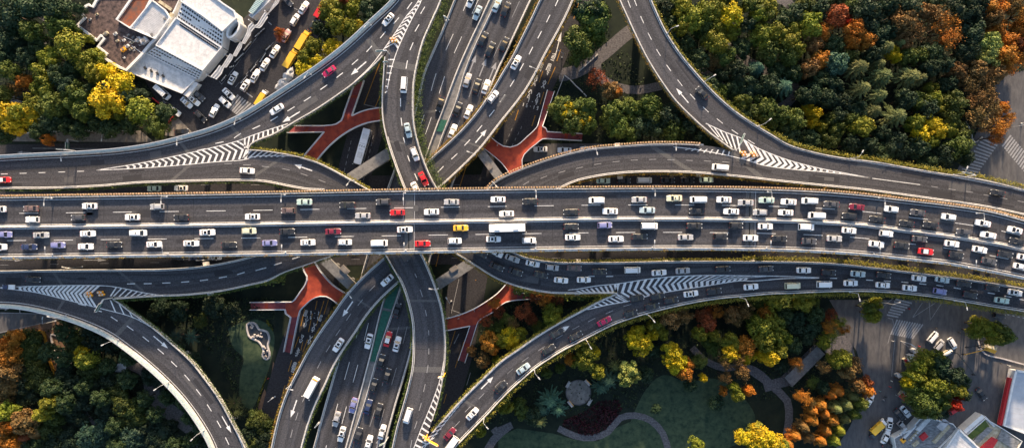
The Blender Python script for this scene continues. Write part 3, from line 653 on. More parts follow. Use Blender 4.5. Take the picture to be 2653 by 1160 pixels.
# bottom half of the two crossing ramps --------------------------------------------------------------------
ASL = N('b2', (700, -150), (785, 0), (830, 80), (880, 170), (920, 290), (942, 400), (946, 520), (940, 650), (915, 770), (882, 890), (850, 1000), (822, 1126), (800, 1220))
ASR = N('b2', (900, -150), (1000, 0), (1050, 110), (1090, 220), (1120, 330), (1135, 450), (1137, 600), (1125, 700), (1100, 830), (1060, 960), (1030, 1040), (1015, 1126), (995, 1220))
ZS = 12.0
ras = Deck(ASL, ASR, [(0, 13.6), (0.3, 12.6), (0.6, ZS), (1, ZS)])
def marks_as(mb):
    edgeline(mb, ras, 'L', 0, -1, 0.55); edgeline(mb, ras, 'R', 0, 7, 0.55)
    pline(mb, N('b2', (1133, 560), (1110, 700), (1060, 850), (990, 1020), (950, 1126), (925, 1200)), ZS, 0.22)
    hatch(mb, N('b2', (1124, 640), (1110, 700), (1060, 850), (990, 1020), (945, 1140)), N('b2', (1132, 640), (1122, 720), (1092, 850), (1045, 1000), (1020, 1140)), ZS, 14, 0.06, 0.92, 0.06, 0.6)
    for x, y in N('b2', (958, 112), (994, 222), (1020, 333), (1037, 444), (1038, 555), (1030, 664), (1012, 774), (988, 884), (962, 990), (935, 1100), (905, 15)):
        d = ras.heading(x, y); t = ras.locate(x, y); c = at(x, y, ras.z(t)); u = Vector((math.cos(d), math.sin(d), 0)); Deck.line(None, mb, [c-u*1.3, c+u*1.3], 0.22, 'worn_paint', 0.014)
    ras.band(mb, ras.locate(*nat('b2', 1030, 670)), 1.8); ras.band(mb, ras.locate(*nat('b2', 1010, 270)), 0.7)
BSL = N('b2', (900, -100), (780, 12), (700, 82), (620, 160), (550, 240), (480, 340), (400, 452), (330, 565), (270, 680), (210, 800), (165, 930), (140, 1030), (120, 1126), (105, 1220))
BSR = N('b2', (1020, 30), (860, 165), (760, 257), (680, 350), (600, 470), (530, 572), (480, 660), (440, 750), (390, 850), (350, 950), (320, 1050), (300, 1126), (285, 1220))
rbs = Deck(BSL, BSR, ZB)
def marks_bs(mb):
    edgeline(mb, rbs, 'L', 0, -1, 0.55); edgeline(mb, rbs, 'R', 0, -1, 0.55)
    for x, y in N('b2', (707, 194), (638, 277), (570, 362), (508, 452), (451, 545), (398, 640), (310, 835), (268, 940), (237, 1040)):
        d = rbs.heading(x, y); c = at(x, y, ZB); u = Vector((math.cos(d), math.sin(d), 0)); Deck.line(None, mb, [c-u*1.3, c+u*1.3], 0.2, 'worn_paint', 0.014)
    arrow(mb, *nat('b2', 564, 315), ZB, rbs.heading(*nat('b2', 564, 315)), 6.0, w=0.6); arrow(mb, *nat('b2', 250, 895), ZB, rbs.heading(*nat('b2', 250, 895)), 6.0, w=0.6)
    rbs.band(mb, rbs.locate(*nat('b2', 640, 270)), 0.6)
# bottom right: ramp out of the centre, its lower branch, and the shared road to the right -----------------------
gore3U = [nat('r3', 1270, 1020), nat('r3', 1600, 970), nat('r3', 1924, 940), nat('r3', 2300, 932), nat('r4', 0, 935), nat('r4', 400, 940), nat('r4', 810, 955)]
gore3L = [nat('b3', 735, 270), nat('b3', 870, 235), nat('b3', 1000, 210), nat('b3', 1200, 180), nat('b3', 1400, 150), nat('r4', 100, 990), nat('r4', 450, 965), nat('r4', 810, 960)]
nose3 = nat('b3', 670, 225)
R4L = [nat('r2', 2400, 600)] + N('r3', (60, 650), (180, 680), (300, 735), (500, 778), (700, 795), (1000, 797), (1300, 795), (1924, 783), (2576, 784)) + [(2080, 678), (2170, 682), (2245, 690), (2370, 705), (2564, 731), (2653, 746), (2760, 768)]
R4R = N('r2', (1850, 560), (2030, 620), (2130, 690), (2300, 790), (2576, 962)) + N('b3', (60, 175), (150, 200), (280, 222), (430, 226), (600, 224)) + [nose3] + N('b3', (740, 222), (900, 208), (1200, 178), (1500, 148)) + N('r4', (400, 968), (810, 980), (1300, 1003), (1900, 1073)) + [(2520, 771), (2653, 794), (2760, 816)]
r4 = Deck(R4L, R4R, [(0, 13.0), (0.25, ZS), (1, ZS)], dz=-0.006)
R7L = [(1085, 1200), (1094, 1160)] + N('b2', (1060, 1030), (1130, 950), (1230, 840), (1350, 722), (1463, 615)) + N('b3', (100, 545), (200, 475), (350, 385), (480, 315), (560, 272)) + [nose3] + N('b3', (900, 193), (1200, 163), (1500, 133)) + N('r4', (400, 943), (810, 955), (1300, 978), (1900, 1048)) + [(2520, 764.5), (2653, 787), (2760, 809)]
R7R = [(1150, 1230), (1178, 1160)] + N('b2', (1230, 1080), (1300, 1008), (1380, 928), (1463, 837)) + N('b3', (80, 760), (200, 657), (350, 560), (500, 482), (650, 407), (800, 355), (950, 315), (1100, 282), (1250, 257), (1400, 243), (1576, 228)) + N('b4', (200, 225), (420, 216), (600, 213), (800, 221), (1000, 241), (1200, 270), (1400, 304), (1576, 331), (1800, 375))
r7 = Deck(R7L, R7R, ZS)
def marks_r47(mb):
    edgeline(mb, r4, 'L', 0, -1, 0.55); edgeline(mb, r7, 'R', 0, -1, 0.7); edgeline(mb, r4, 'R', 2, 10, 0.45); edgeline(mb, r7, 'L', 3, 12, 0.5)
    pline(mb, [nat('r3', 620, 1090), nat('r3', 850, 1075), nat('r3', 1060, 1040)] + gore3U, ZS, 0.26); pline(mb, N('b3', (500, 318), (620, 290), (735, 270))[0:3] + gore3L[1:], ZS, 0.26)
    chevrons(mb, gore3U[:6], gore3L[:6], ZS, 23, 0.02, 0.96, -1, 0.78, 0.40)
    hatch(mb, N('b3', (430, 208), (560, 188), (670, 170)), N('b3', (440, 222), (560, 222), (665, 222)), ZS, 9, 0.0, 0.93, 0.1, 0.7)
    hatch(mb, N('b3', (500, 300), (580, 268), (700, 232)), N('b3', (500, 320), (600, 296), (735, 268)), ZS, 7, 0.1, 0.93, 0.12, 0.6)
    pline(mb, N('b2', (970, 1200), (1010, 1126), (1130, 980), (1230, 855), (1300, 770)), ZS, 0.2)
    hatch(mb, N('b2', (985, 1130), (1050, 1040), (1130, 945), (1235, 835)), N('b2', (1020, 1130), (1090, 1040), (1150, 960), (1245, 845)), ZS, 11, 0.02, 0.93, 0.1, 0.55)
    for x, y in N('r3', (30, 775), (210, 850), (395, 905), (600, 937), (795, 938), (1005, 941), (1198, 942)):
        d = r4.heading(x, y); c = at(x, y, ZS); u = Vector((math.cos(d), math.sin(d), 0)); Deck.line(None, mb, [c-u*1.15, c+u*1.15], 0.24, 'paint', 0.02)
    for x, y in N('r4', (958, 962), (1143, 971), (1332, 981), (1515, 991), (1697, 1003), (1882, 1021), (2060, 1039), (2240, 1065), (2415, 1088)) + N('r5', (550, 908), (692, 931), (832, 958), (955, 985)):
        d = r7.heading(x, y); c = at(x, y, ZS); u = Vector((math.cos(d), math.sin(d), 0)); Deck.line(None, mb, [c-u*1.15, c+u*1.15], 0.24, 'paint', 0.02)
    for x, y in N('b3', (733, 293), (628, 333), (525, 378), (432, 424), (335, 478), (232, 545), (137, 609), (48, 677)) + N('b2', (1513, 677), (1440, 752), (1345, 822), (1265, 898), (1202, 985), (1140, 1055)):
        d = r7.heading(x, y); c = at(x, y, ZS); u = Vector((math.cos(d), math.sin(d), 0)); Deck.line(None, mb, [c-u*1.3, c+u*1.3], 0.18, 'worn_paint', 0.014)
    arrow(mb, *nat('b3', 213, 151), ZS, r4.heading(*nat('b3', 213, 151)), 6, w=0.6, h=0.02); arrow(mb, *nat('b2', 1378, 745), ZS, r7.heading(*nat('b2', 1378, 745)), 5.6, w=0.6); arrow(mb, *nat('b3', 352, 437), ZS, r7.heading(*nat('b3', 352, 437)), 5.4, w=0.6)
    r7.band(mb, r7.locate(*nat('b2', 1290, 870)), 0.9, f1=0.7); r7.band(mb, r7.locate(*nat('b3', 420, 390)), 0.5, 'asphalt')
bsv, bsfix = viaduct('ramp_viaduct', 'bottom ramp curving down left with a small white bus and two white cars', 'ramp', [rbs],
    [(rbs, 'L', 0, -1, ('wall', 'hedger')), (rbs, 'R', 0, -1, ('wall', 'hedgeg'))], marks_bs)
asv, asfix = viaduct('ramp_viaduct', 'bottom centre ramp bending right then left with a single white van', 'ramp', [ras],
    [(ras, 'L', 0, -1, ('wall', 'hedgeg')), (ras, 'R', 0, 9, ('wall', 'hedgeg'))], marks_as)
se, sefix = viaduct('ramp_viaduct', 'bottom right ramp full of queuing cars with a long white striped wedge', 'ramp', [r4, r7],
    [(r4, 'L', 0, 9, ('wall', 'hedge')), (r4, 'L', 9, -1, ('wall', 'hedgew')), (r4, 'R', 0, 10, ('wall', 'hedger')), (r7, 'L', 2, 12, ('low', 'hedge')), (r7, 'R', 0, -1, ('wall', 'hedgew'))], marks_r47)
# right: ramp from the top, its lower branch ----------------------------------------------------------------
nose4 = nat('a3', 1340, 876)
R5L = N('a3', (650, -110), (682, 0), (722, 90), (772, 200), (842, 340), (922, 470), (1010, 590), (1100, 682), (1200, 772), (1290, 840)) + [nose4] + N('a4', (0, 945), (200, 985), (400, 1005), (600, 1022), (800, 1050)) + [(2420, 487), (2564, 510), (2653, 526), (2760, 548)]
R5R = N('a3', (845, -110), (872, 0), (902, 70), (960, 190), (1040, 312), (1130, 422), (1230, 532), (1350, 640), (1450, 710), (1576, 787)) + N('a4', (200, 842), (350, 887), (500, 917), (700, 942), (900, 977), (1100, 1011), (1300, 1041), (1450, 1074), (1576, 1106), (1800, 1160))
r5 = Deck(R5L, R5R, 13.0)
R6L = N('a2', (1330, 1180),) + N('a3', (-60, 1075), (0, 1035), (100, 990), (250, 936), (400, 892), (550, 864), (700, 851), (850, 841), (1000, 839), (1150, 846)) + [nose4] + N('a4', (0, 928), (200, 968), (400, 988), (600, 1005), (800, 1033)) + [(2420, 480), (2564, 503), (2653, 519), (2760, 541)]
R6R = N('a3', (200, 1180), (330, 1107), (430, 1061), (560, 1031), (700, 1013), (850, 1006), (1000, 1006), (1150, 1013), (1300, 1026), (1450, 1041), (1576, 1056)) + N('a4', (200, 1066), (400, 1086), (600, 1106)) + [(2290, 500), (2420, 518), (2564, 539), (2653, 558), (2760, 580)]
r6 = Deck(R6L, R6R, 13.0, dz=-0.006)
g4a = N('a3', (1190, 720), (1300, 770), (1400, 808)) + N('a4', (0, 852), (120, 905), (250, 948), (400, 985), (560, 1015), (690, 1040))
g4b = N('a3', (1340, 912), (1450, 940)) + N('a4', (20, 955), (100, 972), (250, 990), (400, 1002), (560, 1020), (690, 1040))
def marks_r56(mb):
    edgeline(mb, r5, 'R', 0, -1, 0.6); edgeline(mb, r5, 'L', 0, 10, 0.5); edgeline(mb, r6, 'R', 0, -1, 0.6); edgeline(mb, r6, 'L', 0, 9, 0.5)
    pline(mb, g4a, 13, 0.24); pline(mb, N('a3', (1000, 857), (1150, 875)) + g4b, 13, 0.24); pline(mb, N('a4', (690, 1040), (970, 1077)), 13, 0.2); pline(mb, N('a4', (420, 905), (700, 955), (1000, 1003), (1300, 1058), (1576, 1112)), 13, 0.16)
    chevrons(mb, N('a3', (1390, 806)) + N('a4', (0, 852), (120, 905), (250, 948), (400, 985), (560, 1015)), N('a3', (1370, 918), (1450, 940)) + N('a4', (20, 955), (100, 972), (250, 990), (400, 1002), (560, 1020)), 13, 17, 0.03, 0.96, +1, 0.9, 0.5)
    hatch(mb, N('a3', (1180, 720), (1400, 810)), N('a3', (1230, 775), (1400, 905)), 13, 6, 0.1, 0.85, 0.08, 0.6)
    hatch(mb, N('a3', (1060, 862), (1340, 878)), N('a3', (1040, 872), (1340, 912)), 13, 8, 0.12, 0.95, -0.03, 0.45)
    for x, y in N('a3', (743, 25), (779, 15), (819, 117), (863, 213), (914, 308), (974, 398), (1039, 484), (1113, 565), (1190, 640), (1272, 707), (1360, 770), (1455, 828)):
        d = r5.heading(x, y); c = at(x, y, 13); u = Vector((math.cos(d), math.sin(d), 0)); Deck.line(None, mb, [c-u*1.25, c+u*1.25], 0.2, 'paint', 0.016)
    for x, y in N('a3', (142, 1068), (245, 1034), (350, 1003), (453, 979), (560, 957), (667, 943), (773, 934), (880, 930), (987, 932), (1094, 936), (1200, 940), (1307, 945)) + N('a4', (1055, 1090), (1157, 1105), (1258, 1119)) + N('r5', (657, 115), (797, 140), (940, 167)):
        d = r6.heading(x, y); c = at(x, y, 13); u = Vector((math.cos(d), math.sin(d), 0)); Deck.line(None, mb, [c-u*1.15, c+u*1.15], 0.17, 'worn_paint', 0.016)
    arrow(mb, *nat('a3', 1053, 558), 13, r5.heading(*nat('a3', 1053, 558), True), 6.2, w=0.5)
    r6.band(mb, r6.locate(*nat('a3', 982, 930)), 1.3); r6.band(mb, r6.locate(*nat('a3', 1415, 990)), 1.5)
ne, nefix = viaduct('ramp_viaduct', 'nearly empty right ramp from the top joining a lower branch at a striped wedge', 'ramp', [r5, r6],
    [(r5, 'L', 0, 10, ('wall', 'hedger')), (r5, 'R', 0, 9, ('low', 'hedge')), (r5, 'R', 9, -1, ('low', 'hedgew')), (r6, 'L', 0, 10, ('wall', 'dots')), (r6, 'R', 0, -1, ('wall', 'hedger'))], marks_r56)
# left bottom: upper road, lower curved ramp -----------------------------------------------------------------
nose5 = nat('b1', 665, 258)
R3L = N('b1', (-120, 95), (0, 93), (300, 88), (700, 85), (950, 82), (1150, 68), (1300, 45), (1450, 10), (1600, -45))
R3L = R3L + N('r2', (250, 590), (420, 520))
R3R = N('b1', (-120, 190), (0, 188), (200, 205), (400, 240), (560, 262)) + [nose5] + N('b1', (900, 243), (1100, 235), (1300, 212), (1450, 180), (1576, 148)) + N('r2', (350, 920), (650, 815), (960, 700), (1300, 540))
r3 = Deck(R3L, R3R, [(0, 12.0), (0.7, 12.0), (1, 13.5)])
R8L = N('b1', (-120, 176), (0, 174), (200, 192), (400, 225), (560, 246), (620, 250)) + [nose5] + N('b1', (760, 325), (880, 410), (1000, 510), (1110, 610), (1200, 720), (1290, 850), (1360, 980), (1420, 1090), (1450, 1160), (1480, 1230))
R8R = N('b1', (-120, 290), (0, 290), (120, 298), (250, 322), (370, 355), (500, 400), (640, 465), (740, 535), (860, 630), (980, 740), (1080, 850), (1160, 960), (1220, 1060), (1250, 1126), (1285, 1220))
r8 = Deck(R8L, R8R, 12.0, dz=-0.006)
g5a = N('b1', (100, 186), (200, 182), (400, 178), (550, 178), (640, 182), (720, 195)); g5b = N('b1', (100, 204), (200, 217), (350, 252), (480, 285), (620, 320), (760, 358), (830, 390))
def marks_r38(mb):
    edgeline(mb, r3, 'L', 0, -1, 0.55); edgeline(mb, r8, 'R', 0, -1, 0.9); edgeline(mb, r3, 'R', 5, -1, 0.5)
    pline(mb, N('b1', (0, 190), (100, 186))+g5a[1:] + N('b1', (850, 222), (950, 236)), 12, 0.24); pline(mb, N('b1', (0, 192), (100, 204))+g5b[1:] + N('b1', (950, 470), (1100, 610), (1230, 770), (1330, 940), (1400, 1080), (1430, 1160)), 12, 0.22)
    chevrons(mb, g5a[:5], g5b[:5], 12, 17, 0.06, 0.9, -1, 0.7, 0.42)
    hatch(mb, N('b1', (660, 186), (720, 195), (850, 222), (950, 236)), N('b1', (640, 240), (720, 243), (850, 240), (950, 238)), 12, 9, 0.05, 0.9, -0.1, 0.5)
    hatch(mb, N('b1', (640, 262), (760, 322), (880, 412)), N('b1', (640, 325), (760, 360), (880, 420)), 12, 5, 0.0, 0.8, 0.12, 0.6)
    for x, y in N('b1', (765, 168), (862, 167), (970, 163), (1080, 157), (1190, 147), (1300, 130), (1405, 108), (1512, 85)) + N('s1', (160, 173), (350, 110), (0, 224)):
        d = r3.heading(x, y); c = at(x, y, r3.z(r3.locate(x, y))); u = Vector((math.cos(d), math.sin(d), 0)); Deck.line(None, mb, [c-u*1.3, c+u*1.3], 0.28, 'paint', 0.014)
    for x, y in N('b1', (478, 290), (571, 325), (666, 372), (759, 426), (851, 490), (937, 561), (1015, 635), (1092, 715), (1159, 800), (1221, 890), (1277, 985), (1325, 1083)):
        d = r8.heading(x, y); c = at(x, y, 12); u = Vector((math.cos(d), math.sin(d), 0)); Deck.line(None, mb, [c-u*1.3, c+u*1.3], 0.26, 'paint', 0.014)
    arrow(mb, *nat('b1', 938, 508), 12, r8.heading(*nat('b1', 938, 508)), 6.2, w=0.5); arrow(mb, *nat('b1', 1322, 987), 12, r8.heading(*nat('b1', 1322, 987)), 6.2, w=0.5)
    r3.band(mb, r3.locate(*nat('b1', 772, 130)), 0.8, f1=0.8); r3.band(mb, r3.locate(*nat('b1', 362, 130)), 0.8); r8.band(mb, r8.locate(*nat('b1', 366, 280)), 0.8); r8.band(mb, r8.locate(*nat('b1', 720, 430)), 1.4)
sw, swfix = viaduct('ramp_viaduct', 'left lower road splitting into a big curved ramp at a striped wedge', 'ramp', [r3, r8],
    [(r3, 'L', 0, -1, ('wall',)), (r3, 'R', 5, -1, ('wall', 'hedgeg')), (r8, 'L', 6, -1, ('low', 'hedgeg')), (r8, 'R', 0, -1, ('wall', 'panel'))], marks_r38)
# the street-level highway under the ramps --------------------------------------------------------------------
ZN = 7.0
NSL = [(1204, -60)] + N('q3', (1195, 0), (1080, 290), (960, 560), (870, 780), (820, 1000)) + [(1062, 330), (1000, 500), (940, 700), (900, 850)] + N('s2', (755, 320), (640, 720), (530, 1126)) + [(795, 1220)]
NLL = [(1298, -60), (1271, 0), (1191, 174), (1151, 280), (1104, 411), (1062, 560), (1030, 690), (997, 774), (961, 922), (930, 1040), (898, 1160), (880, 1220)]
NLR = [(1312, -60), (1286, 0), (1207, 174), (1178, 270), (1144, 354), (1100, 500), (1060, 650), (1034, 752), (980, 912), (944, 1040), (904, 1160), (886, 1220)]
NSR = [(1404, -60)] + N('q5', (550, 0), (345, 440), (200, 750)) + [(1230, 330), (1165, 500), (1110, 690)] + N('s2', (1550, 130), (1380, 720), (1270, 1126)) + [(980, 1220)]
nl, nr, nm = Deck(NSL, NLL, ZN), Deck(NLR, NSR, ZN), Deck(NLL, NLR, ZN, dz=0.1)
def marks_ns(mb):
    for f in (0.375, 0.66): nl.dashes(mb, f, 0, 1, 6.0, 14.3, 0.17, phase=6.5 if f < .5 else 7.6)
    for f in (0.40, 0.68): nr.dashes(mb, f, 0, 1, 6.0, 14.3, 0.15, 'worn_paint', phase=9.0)
    edgeline(mb, nl, 'R', 0, -1, 0.4, 0.2); edgeline(mb, nl, 'L', 0, -1, 0.5); edgeline(mb, nr, 'L', 0, -1, 0.5, 0.12); edgeline(mb, nr, 'R', 0, -1, 0.5)
    for x, y in ((1293, 380), (1353, 400), (1410, 420)): arrow(mb, *nat('a2', x, y-5), ZN, nr.heading(*nat('a2', x, y), True), 6.5, 'worn_paint', 0.6)
    arrow(mb, *nat('b2', 738, 1110), ZN, nr.heading(*nat('b2', 738, 1110), True), 5, 'worn_paint', 0.6)
    nl.band(mb, nl.locate(*nat('a2', 1040, 650)), 0.8); nr.band(mb, nr.locate(*nat('b2', 880, 430)), 0.8)
ns, nsfix = viaduct('elevated_highway', 'six-lane highway running top to bottom beneath the ramps with a central barrier', 'highway', [nl, nr],
    [(nl, 'L', 0, -1, ('wall',)), (nl, 'R', 0, -1, ('wall',)), (nr, 'L', 0, -1, ('wall',)), (nr, 'R', 0, -1, ('wall',))], marks_ns)
p = MB(); nm.surface(p, 'dark_concrete', 1.1); nsfix(p.build('median_strip'))
p = MB()
for a, b in ((268, 296), (298, 306)): pass
def meshpanel(t0, t1):
    k = 8; L = [nm.w(0.1, t0+(t1-t0)*i/k, 0.35) for i in range(k+1)]; R = [nm.w(0.9, t0+(t1-t0)*i/k, 0.35) for i in range(k+1)]
    for i in range(k): p.poly([L[i], R[i], R[i+1], L[i+1]], 'green_mesh')
tm = nm.locate(1145, 328); meshpanel(tm-0.012, tm+0.012); nsfix(p.build('median_cover')); p = MB()
for a, b in ((700, 800), (803, 842), (845, 930)): meshpanel(nm.locate(1062-(a-640)*0.36, a), nm.locate(1062-(b-640)*0.36, b))
nsfix(p.build('median_cover'))
# cross beams seen in the gaps between the decks
def beam(label, t, a, b, w, z, extra=()):
    A, B = at(*nat(t, *a), z), at(*nat(t, *b), z); d = B-A; r = empty('portal_beam', ((A.x+B.x)/2, (A.y+B.y)/2, 0)); tag(r, label, 'bridge beam')
    m = MB(); m.box((0, 0, z-0.8), (d.length, w, 1.6), 'dark_concrete', math.atan2(d.y, d.x)); m.build('beam', r)
    n = Vector((-d.y, d.x, 0)).normalized()
    for s_ in (0.25, 0.75):
        c = (A.lerp(B, s_)-r.location); m = MB(); m.tube((c.x, c.y, 0), (c.x, c.y, z-1.6), 0.9, 0.9, 'dark_concrete', 12); m.build('column', r)
    for (x, y, sx, sy) in extra:
        m = MB(); c = at(*nat(t, x, y), z)-r.location; m.box((c.x, c.y, z+0.25), (sx, sy, 0.5), 'paving', math.atan2(d.y, d.x)); m.build('bearing_block', r)
beam('grey cross beam left of the top centre ramp beside the white bus', 'q4', (100, 900), (560, 600), 3.6, 8.2)
beam('grey cross beam between the bottom centre ramp and queue ramp', 's3', (330, 420), (760, 140), 3.6, 8.0, ((545, 225, 2.6, 1.6),))
beam('grey cross beam beside the lower left red footbridge', 's1', (640, 130), (960, 440), 3.2, 8.0, ((860, 235, 3.2, 1.8),))
beam('grey cross beam beside the upper right red footbridge', 'q6', (0, 590), (230, 900), 3.0, 8.0, ((100, 760, 3.0, 1.6),))
# ---- piers under every deck, kept off the roads below
def inpoly(x, y, P):
    c = False; j = len(P)-1
    for i in range(len(P)):
        if (P[i][1] > y) != (P[j][1] > y) and x < (P[j][0]-P[i][0])*(y-P[i][1])/(P[j][1]-P[i][1]) + P[i][0]: c = not c
        j = i
    return c
def deckpoly(d):
    k = 60; return [tuple(d.w(0, i/k))[:2] for i in range(k+1)] + [tuple(d.w(1, i/k))[:2] for i in range(k, -1, -1)]
DP = [(d, deckpoly(d)) for d in DECKS]
SP = [[tuple(at(x, y, 0))[:2] for x, y in P] for P in STREETS]
for (root, decks, fix) in list(VIADUCTS.values()):
    for d in decks:
        k = max(2, int(d.length()/26))
        for i in range(k):
            t = (i+0.5)/k; c = d.w(0.5, t)
            if any(e is not d and e.z(0.5) < d.z(t)-1 and inpoly(c.x, c.y, P) for e, P in DP): continue
            if any(inpoly(c.x, c.y, P) for P in SP[:7]) : continue
            h = d.heading(*d.px(0.5, t)); w = (d.w(0, t)-d.w(1, t)).length*0.62; top = c.z-1.2
            m = MB(); m.box((c.x, c.y, top-0.6), (1.6, w, 1.2), 'concrete', h); m.box((c.x, c.y, (top-1.2)/2), (1.5, 2.4, top-1.2), 'concrete', h); fix(m.build('pier'))
def belt(name, label, pts, h, w, n):  # hidden leaf screens, added under decks to stop sun reaching the ground behind
    mb = MB(); P = [at(x, y, 0) for x, y in spline(pts, 12)[0]]; L = [0]
    for a, b in zip(P, P[1:]): L.append(L[-1]+(b-a).length)
    for _ in range(n):
        x = random.uniform(0, L[-1]); i = max(j for j in range(len(L)-1) if L[j] <= x); c = P[i].lerp(P[i+1], (x-L[i])/(L[i+1]-L[i])); c = c + Vector((0, random.gauss(0, w), random.uniform(0, h)*(.75+.25*math.sin(x*.5)*math.sin(x*.19)))); leafquad(mb, c, .55*random.uniform(.7, 1.4), 'hedge_green')
    tag(mb.build(name), label, 'planting', kind='stuff')
belt('sun_screen_belt', 'added leaf screen keeping low sun out beneath the bottom left road', [(-60, 735), (300, 735), (600, 735), (740, 718)], 6.5, .6, 7000)
belt('sun_screen_belt', 'added leaf screen keeping low sun out beneath the queue ramp', [(1330, 745), (1500, 760), (1700, 745), (1900, 735), (2130, 742)], 9.5, .8, 9000)
# lawn bank outside the main decks: ground hedges on the verges
# ------------------------------------------------------------------ red footbridges with stairs
def normals(P):
    out = []
    for i, p in enumerate(P):
        d = P[min(len(P)-1, i+1)]-P[max(0, i-1)]; out.append((p, Vector((-d.y, d.x, 0)).normalized()))
    return out
def rail(mb, P, w=0.16, h=1.15):
    mb.sweep(normals(P), [(-w/2, h-0.12), (-w/2, h), (w/2, h), (w/2, h-0.12)], 'white_rail')
    mb.sweep(normals(P), [(-0.05, 0), (-0.05, h-0.1), (0.05, h-0.1), (0.05, 0)], 'white_rail')
    mb.sweep(normals(P), [(-w*.8, -0.35), (-w*.8, 0.12), (w*.8, 0.12), (w*.8, -0.35)], 'white_rail')
def footbridge(label, t, body, rails, stairs, cols, z=4.8):
    bw = [at(*nat(t, *p), z) for p in body]; cx = sum(p.x for p in bw)/len(bw); cy = sum(p.y for p in bw)/len(bw)
    r = empty('footbridge', (cx, cy, 0)); tag(r, label, 'footbridge'); off = Vector((cx, cy, 0)); L = [p-off for p in bw]
    m = MB(); m.prism([(p.x, p.y) for p in L], z-0.6, z, 'red_deck', 'dark_concrete'); m.build('deck', r)
    for rl in rails:
        P = [at(*q, z)-off for q in spline([nat(t, *p) for p in rl], 10)[0]]; m = MB(); rail(m, P); m.build('railing', r)
    for (a, b, c, d) in stairs:            # a-b at the deck, c-d at the ground (a side goes to d, b side to c)
        A, B, C, D = at(*nat(t, *a), z)-off, at(*nat(t, *b), z)-off, at(*nat(t, *c), 0.25)-off, at(*nat(t, *d), 0.25)-off
        n = 22; m = MB()
        for i in range(n):
            land = 0.48 < (i+0.5)/n < 0.58; k0, k1 = i/n, (i+1)/n; zz = z-(z-0.15)*(i+1)/n
            q = [A.lerp(D, k0), B.lerp(C, k0), B.lerp(C, k1), A.lerp(D, k1)]
            m.prism([(p.x, p.y) for p in q], zz-0.45, zz, 'red_deck' if land else 'stair_red', 'dark_concrete')
        st = m.build('stairs', r)
        for s0, s1 in ((A, D), (B, C)):
            m = MB(); P = [s0.lerp(s1, k/12) for k in range(13)]; rail(m, P); m.build('handrail', st)
    for c in cols:
        p = at(*nat(t, *c), z)-off; m = MB(); m.tube((p.x, p.y, 0), (p.x, p.y, z-0.6), 0.5, 0.5, 'concrete', 12); m.build('column', r)
footbridge('red deck footbridge with white railings left of the top centre ramp', 'a2',
    [(790, 622), (755, 630), (690, 640), (640, 655), (590, 678), (545, 660), (530, 705), (500, 725), (430, 735), (430, 770), (325, 895), (270, 960), (350, 990), (400, 920), (450, 862), (520, 800), (600, 750), (680, 718), (755, 705), (790, 700)],
    [[(790, 622), (755, 630), (690, 640), (640, 655), (590, 678)], [(545, 660), (530, 705), (500, 725), (430, 735)], [(430, 770), (375, 835), (325, 895), (270, 960)], [(350, 990), (400, 920), (450, 862), (520, 800), (600, 750), (680, 718), (755, 705), (790, 700)]],
    [((545, 660), (590, 678), (662, 470), (607, 485)), ((430, 735), (430, 771), (215, 776), (258, 735))], [(640, 700), (480, 790), (380, 900)])
footbridge('red deck footbridge with white railings right of the long straight ramp', 'q6',
    [(100, 445), (145, 480), (200, 525), (260, 560), (330, 570), (400, 550), (500, 465), (600, 370), (615, 345), (665, 355), (700, 375), (715, 410), (702, 482), (665, 485), (600, 535), (530, 590), (475, 645), (452, 700), (455, 770), (470, 850), (370, 900), (310, 825), (250, 745), (150, 655), (50, 580), (0, 545)],
    [[(100, 445), (145, 480), (200, 525), (260, 560), (330, 570), (400, 550), (500, 465), (600, 370), (615, 345)], [(665, 355), (700, 375), (715, 410)], [(702, 482), (665, 485), (600, 535), (530, 590), (475, 645), (452, 700), (455, 770), (470, 850)], [(370, 900), (310, 825), (250, 745), (150, 655), (50, 580), (0, 545)]],
    [((615, 345), (665, 355), (788, -8), (716, -24)), ((715, 410), (702, 482), (1075, 502), (1085, 430))], [(200, 620), (400, 640), (620, 440)])
footbridge('red deck footbridge with white railings left of the bottom left-going ramp', 's1',
    [(420, 190), (440, 250), (468, 300), (470, 340), (450, 390), (400, 460), (310, 570), (240, 570), (240, 648), (250, 690), (300, 728), (378, 728), (395, 660), (450, 600), (520, 540), (600, 510), (670, 512), (790, 590), (850, 640), (920, 520), (862, 477), (740, 395), (640, 290), (578, 205), (540, 140)],
    [[(420, 190), (440, 250), (468, 300), (470, 340), (450, 390), (400, 460), (310, 570), (240, 570)], [(240, 648), (250, 690), (300, 728)], [(378, 728), (395, 660), (450, 600), (520, 540), (600, 510), (670, 512), (790, 590), (850, 640)], [(920, 520), (862, 477), (740, 395), (640, 290), (578, 205), (540, 140)]],
    [((240, 570), (240, 648), (-125, 650), (-125, 572)), ((300, 728), (378, 728), (302, 1105), (228, 1085))], [(560, 420), (340, 640), (720, 470)])
footbridge('red deck footbridge with white railings left of the orange tree triangle', 's3',
    [(420, 745), (465, 742), (600, 705), (750, 645), (870, 575), (1000, 480), (1085, 390), (1130, 330), (1215, 360), (1195, 430), (1200, 478), (1205, 548), (1090, 570), (960, 670), (800, 772), (790, 800), (715, 818), (610, 838), (500, 860), (430, 870)],
    [[(420, 745), (465, 742), (600, 705), (750, 645), (870, 575), (1000, 480), (1085, 390), (1130, 330)], [(1215, 380), (1195, 430), (1200, 478)], [(1205, 548), (1090, 570), (960, 670), (800, 772), (788, 800)], [(715, 818), (610, 838), (500, 860), (430, 870)]],
    [((1200, 478), (1205, 548), (1500, 528), (1460, 468)), ((788, 800), (715, 818), (594, 1175), (662, 1200))], [(640, 770), (900, 650), (1090, 470)])

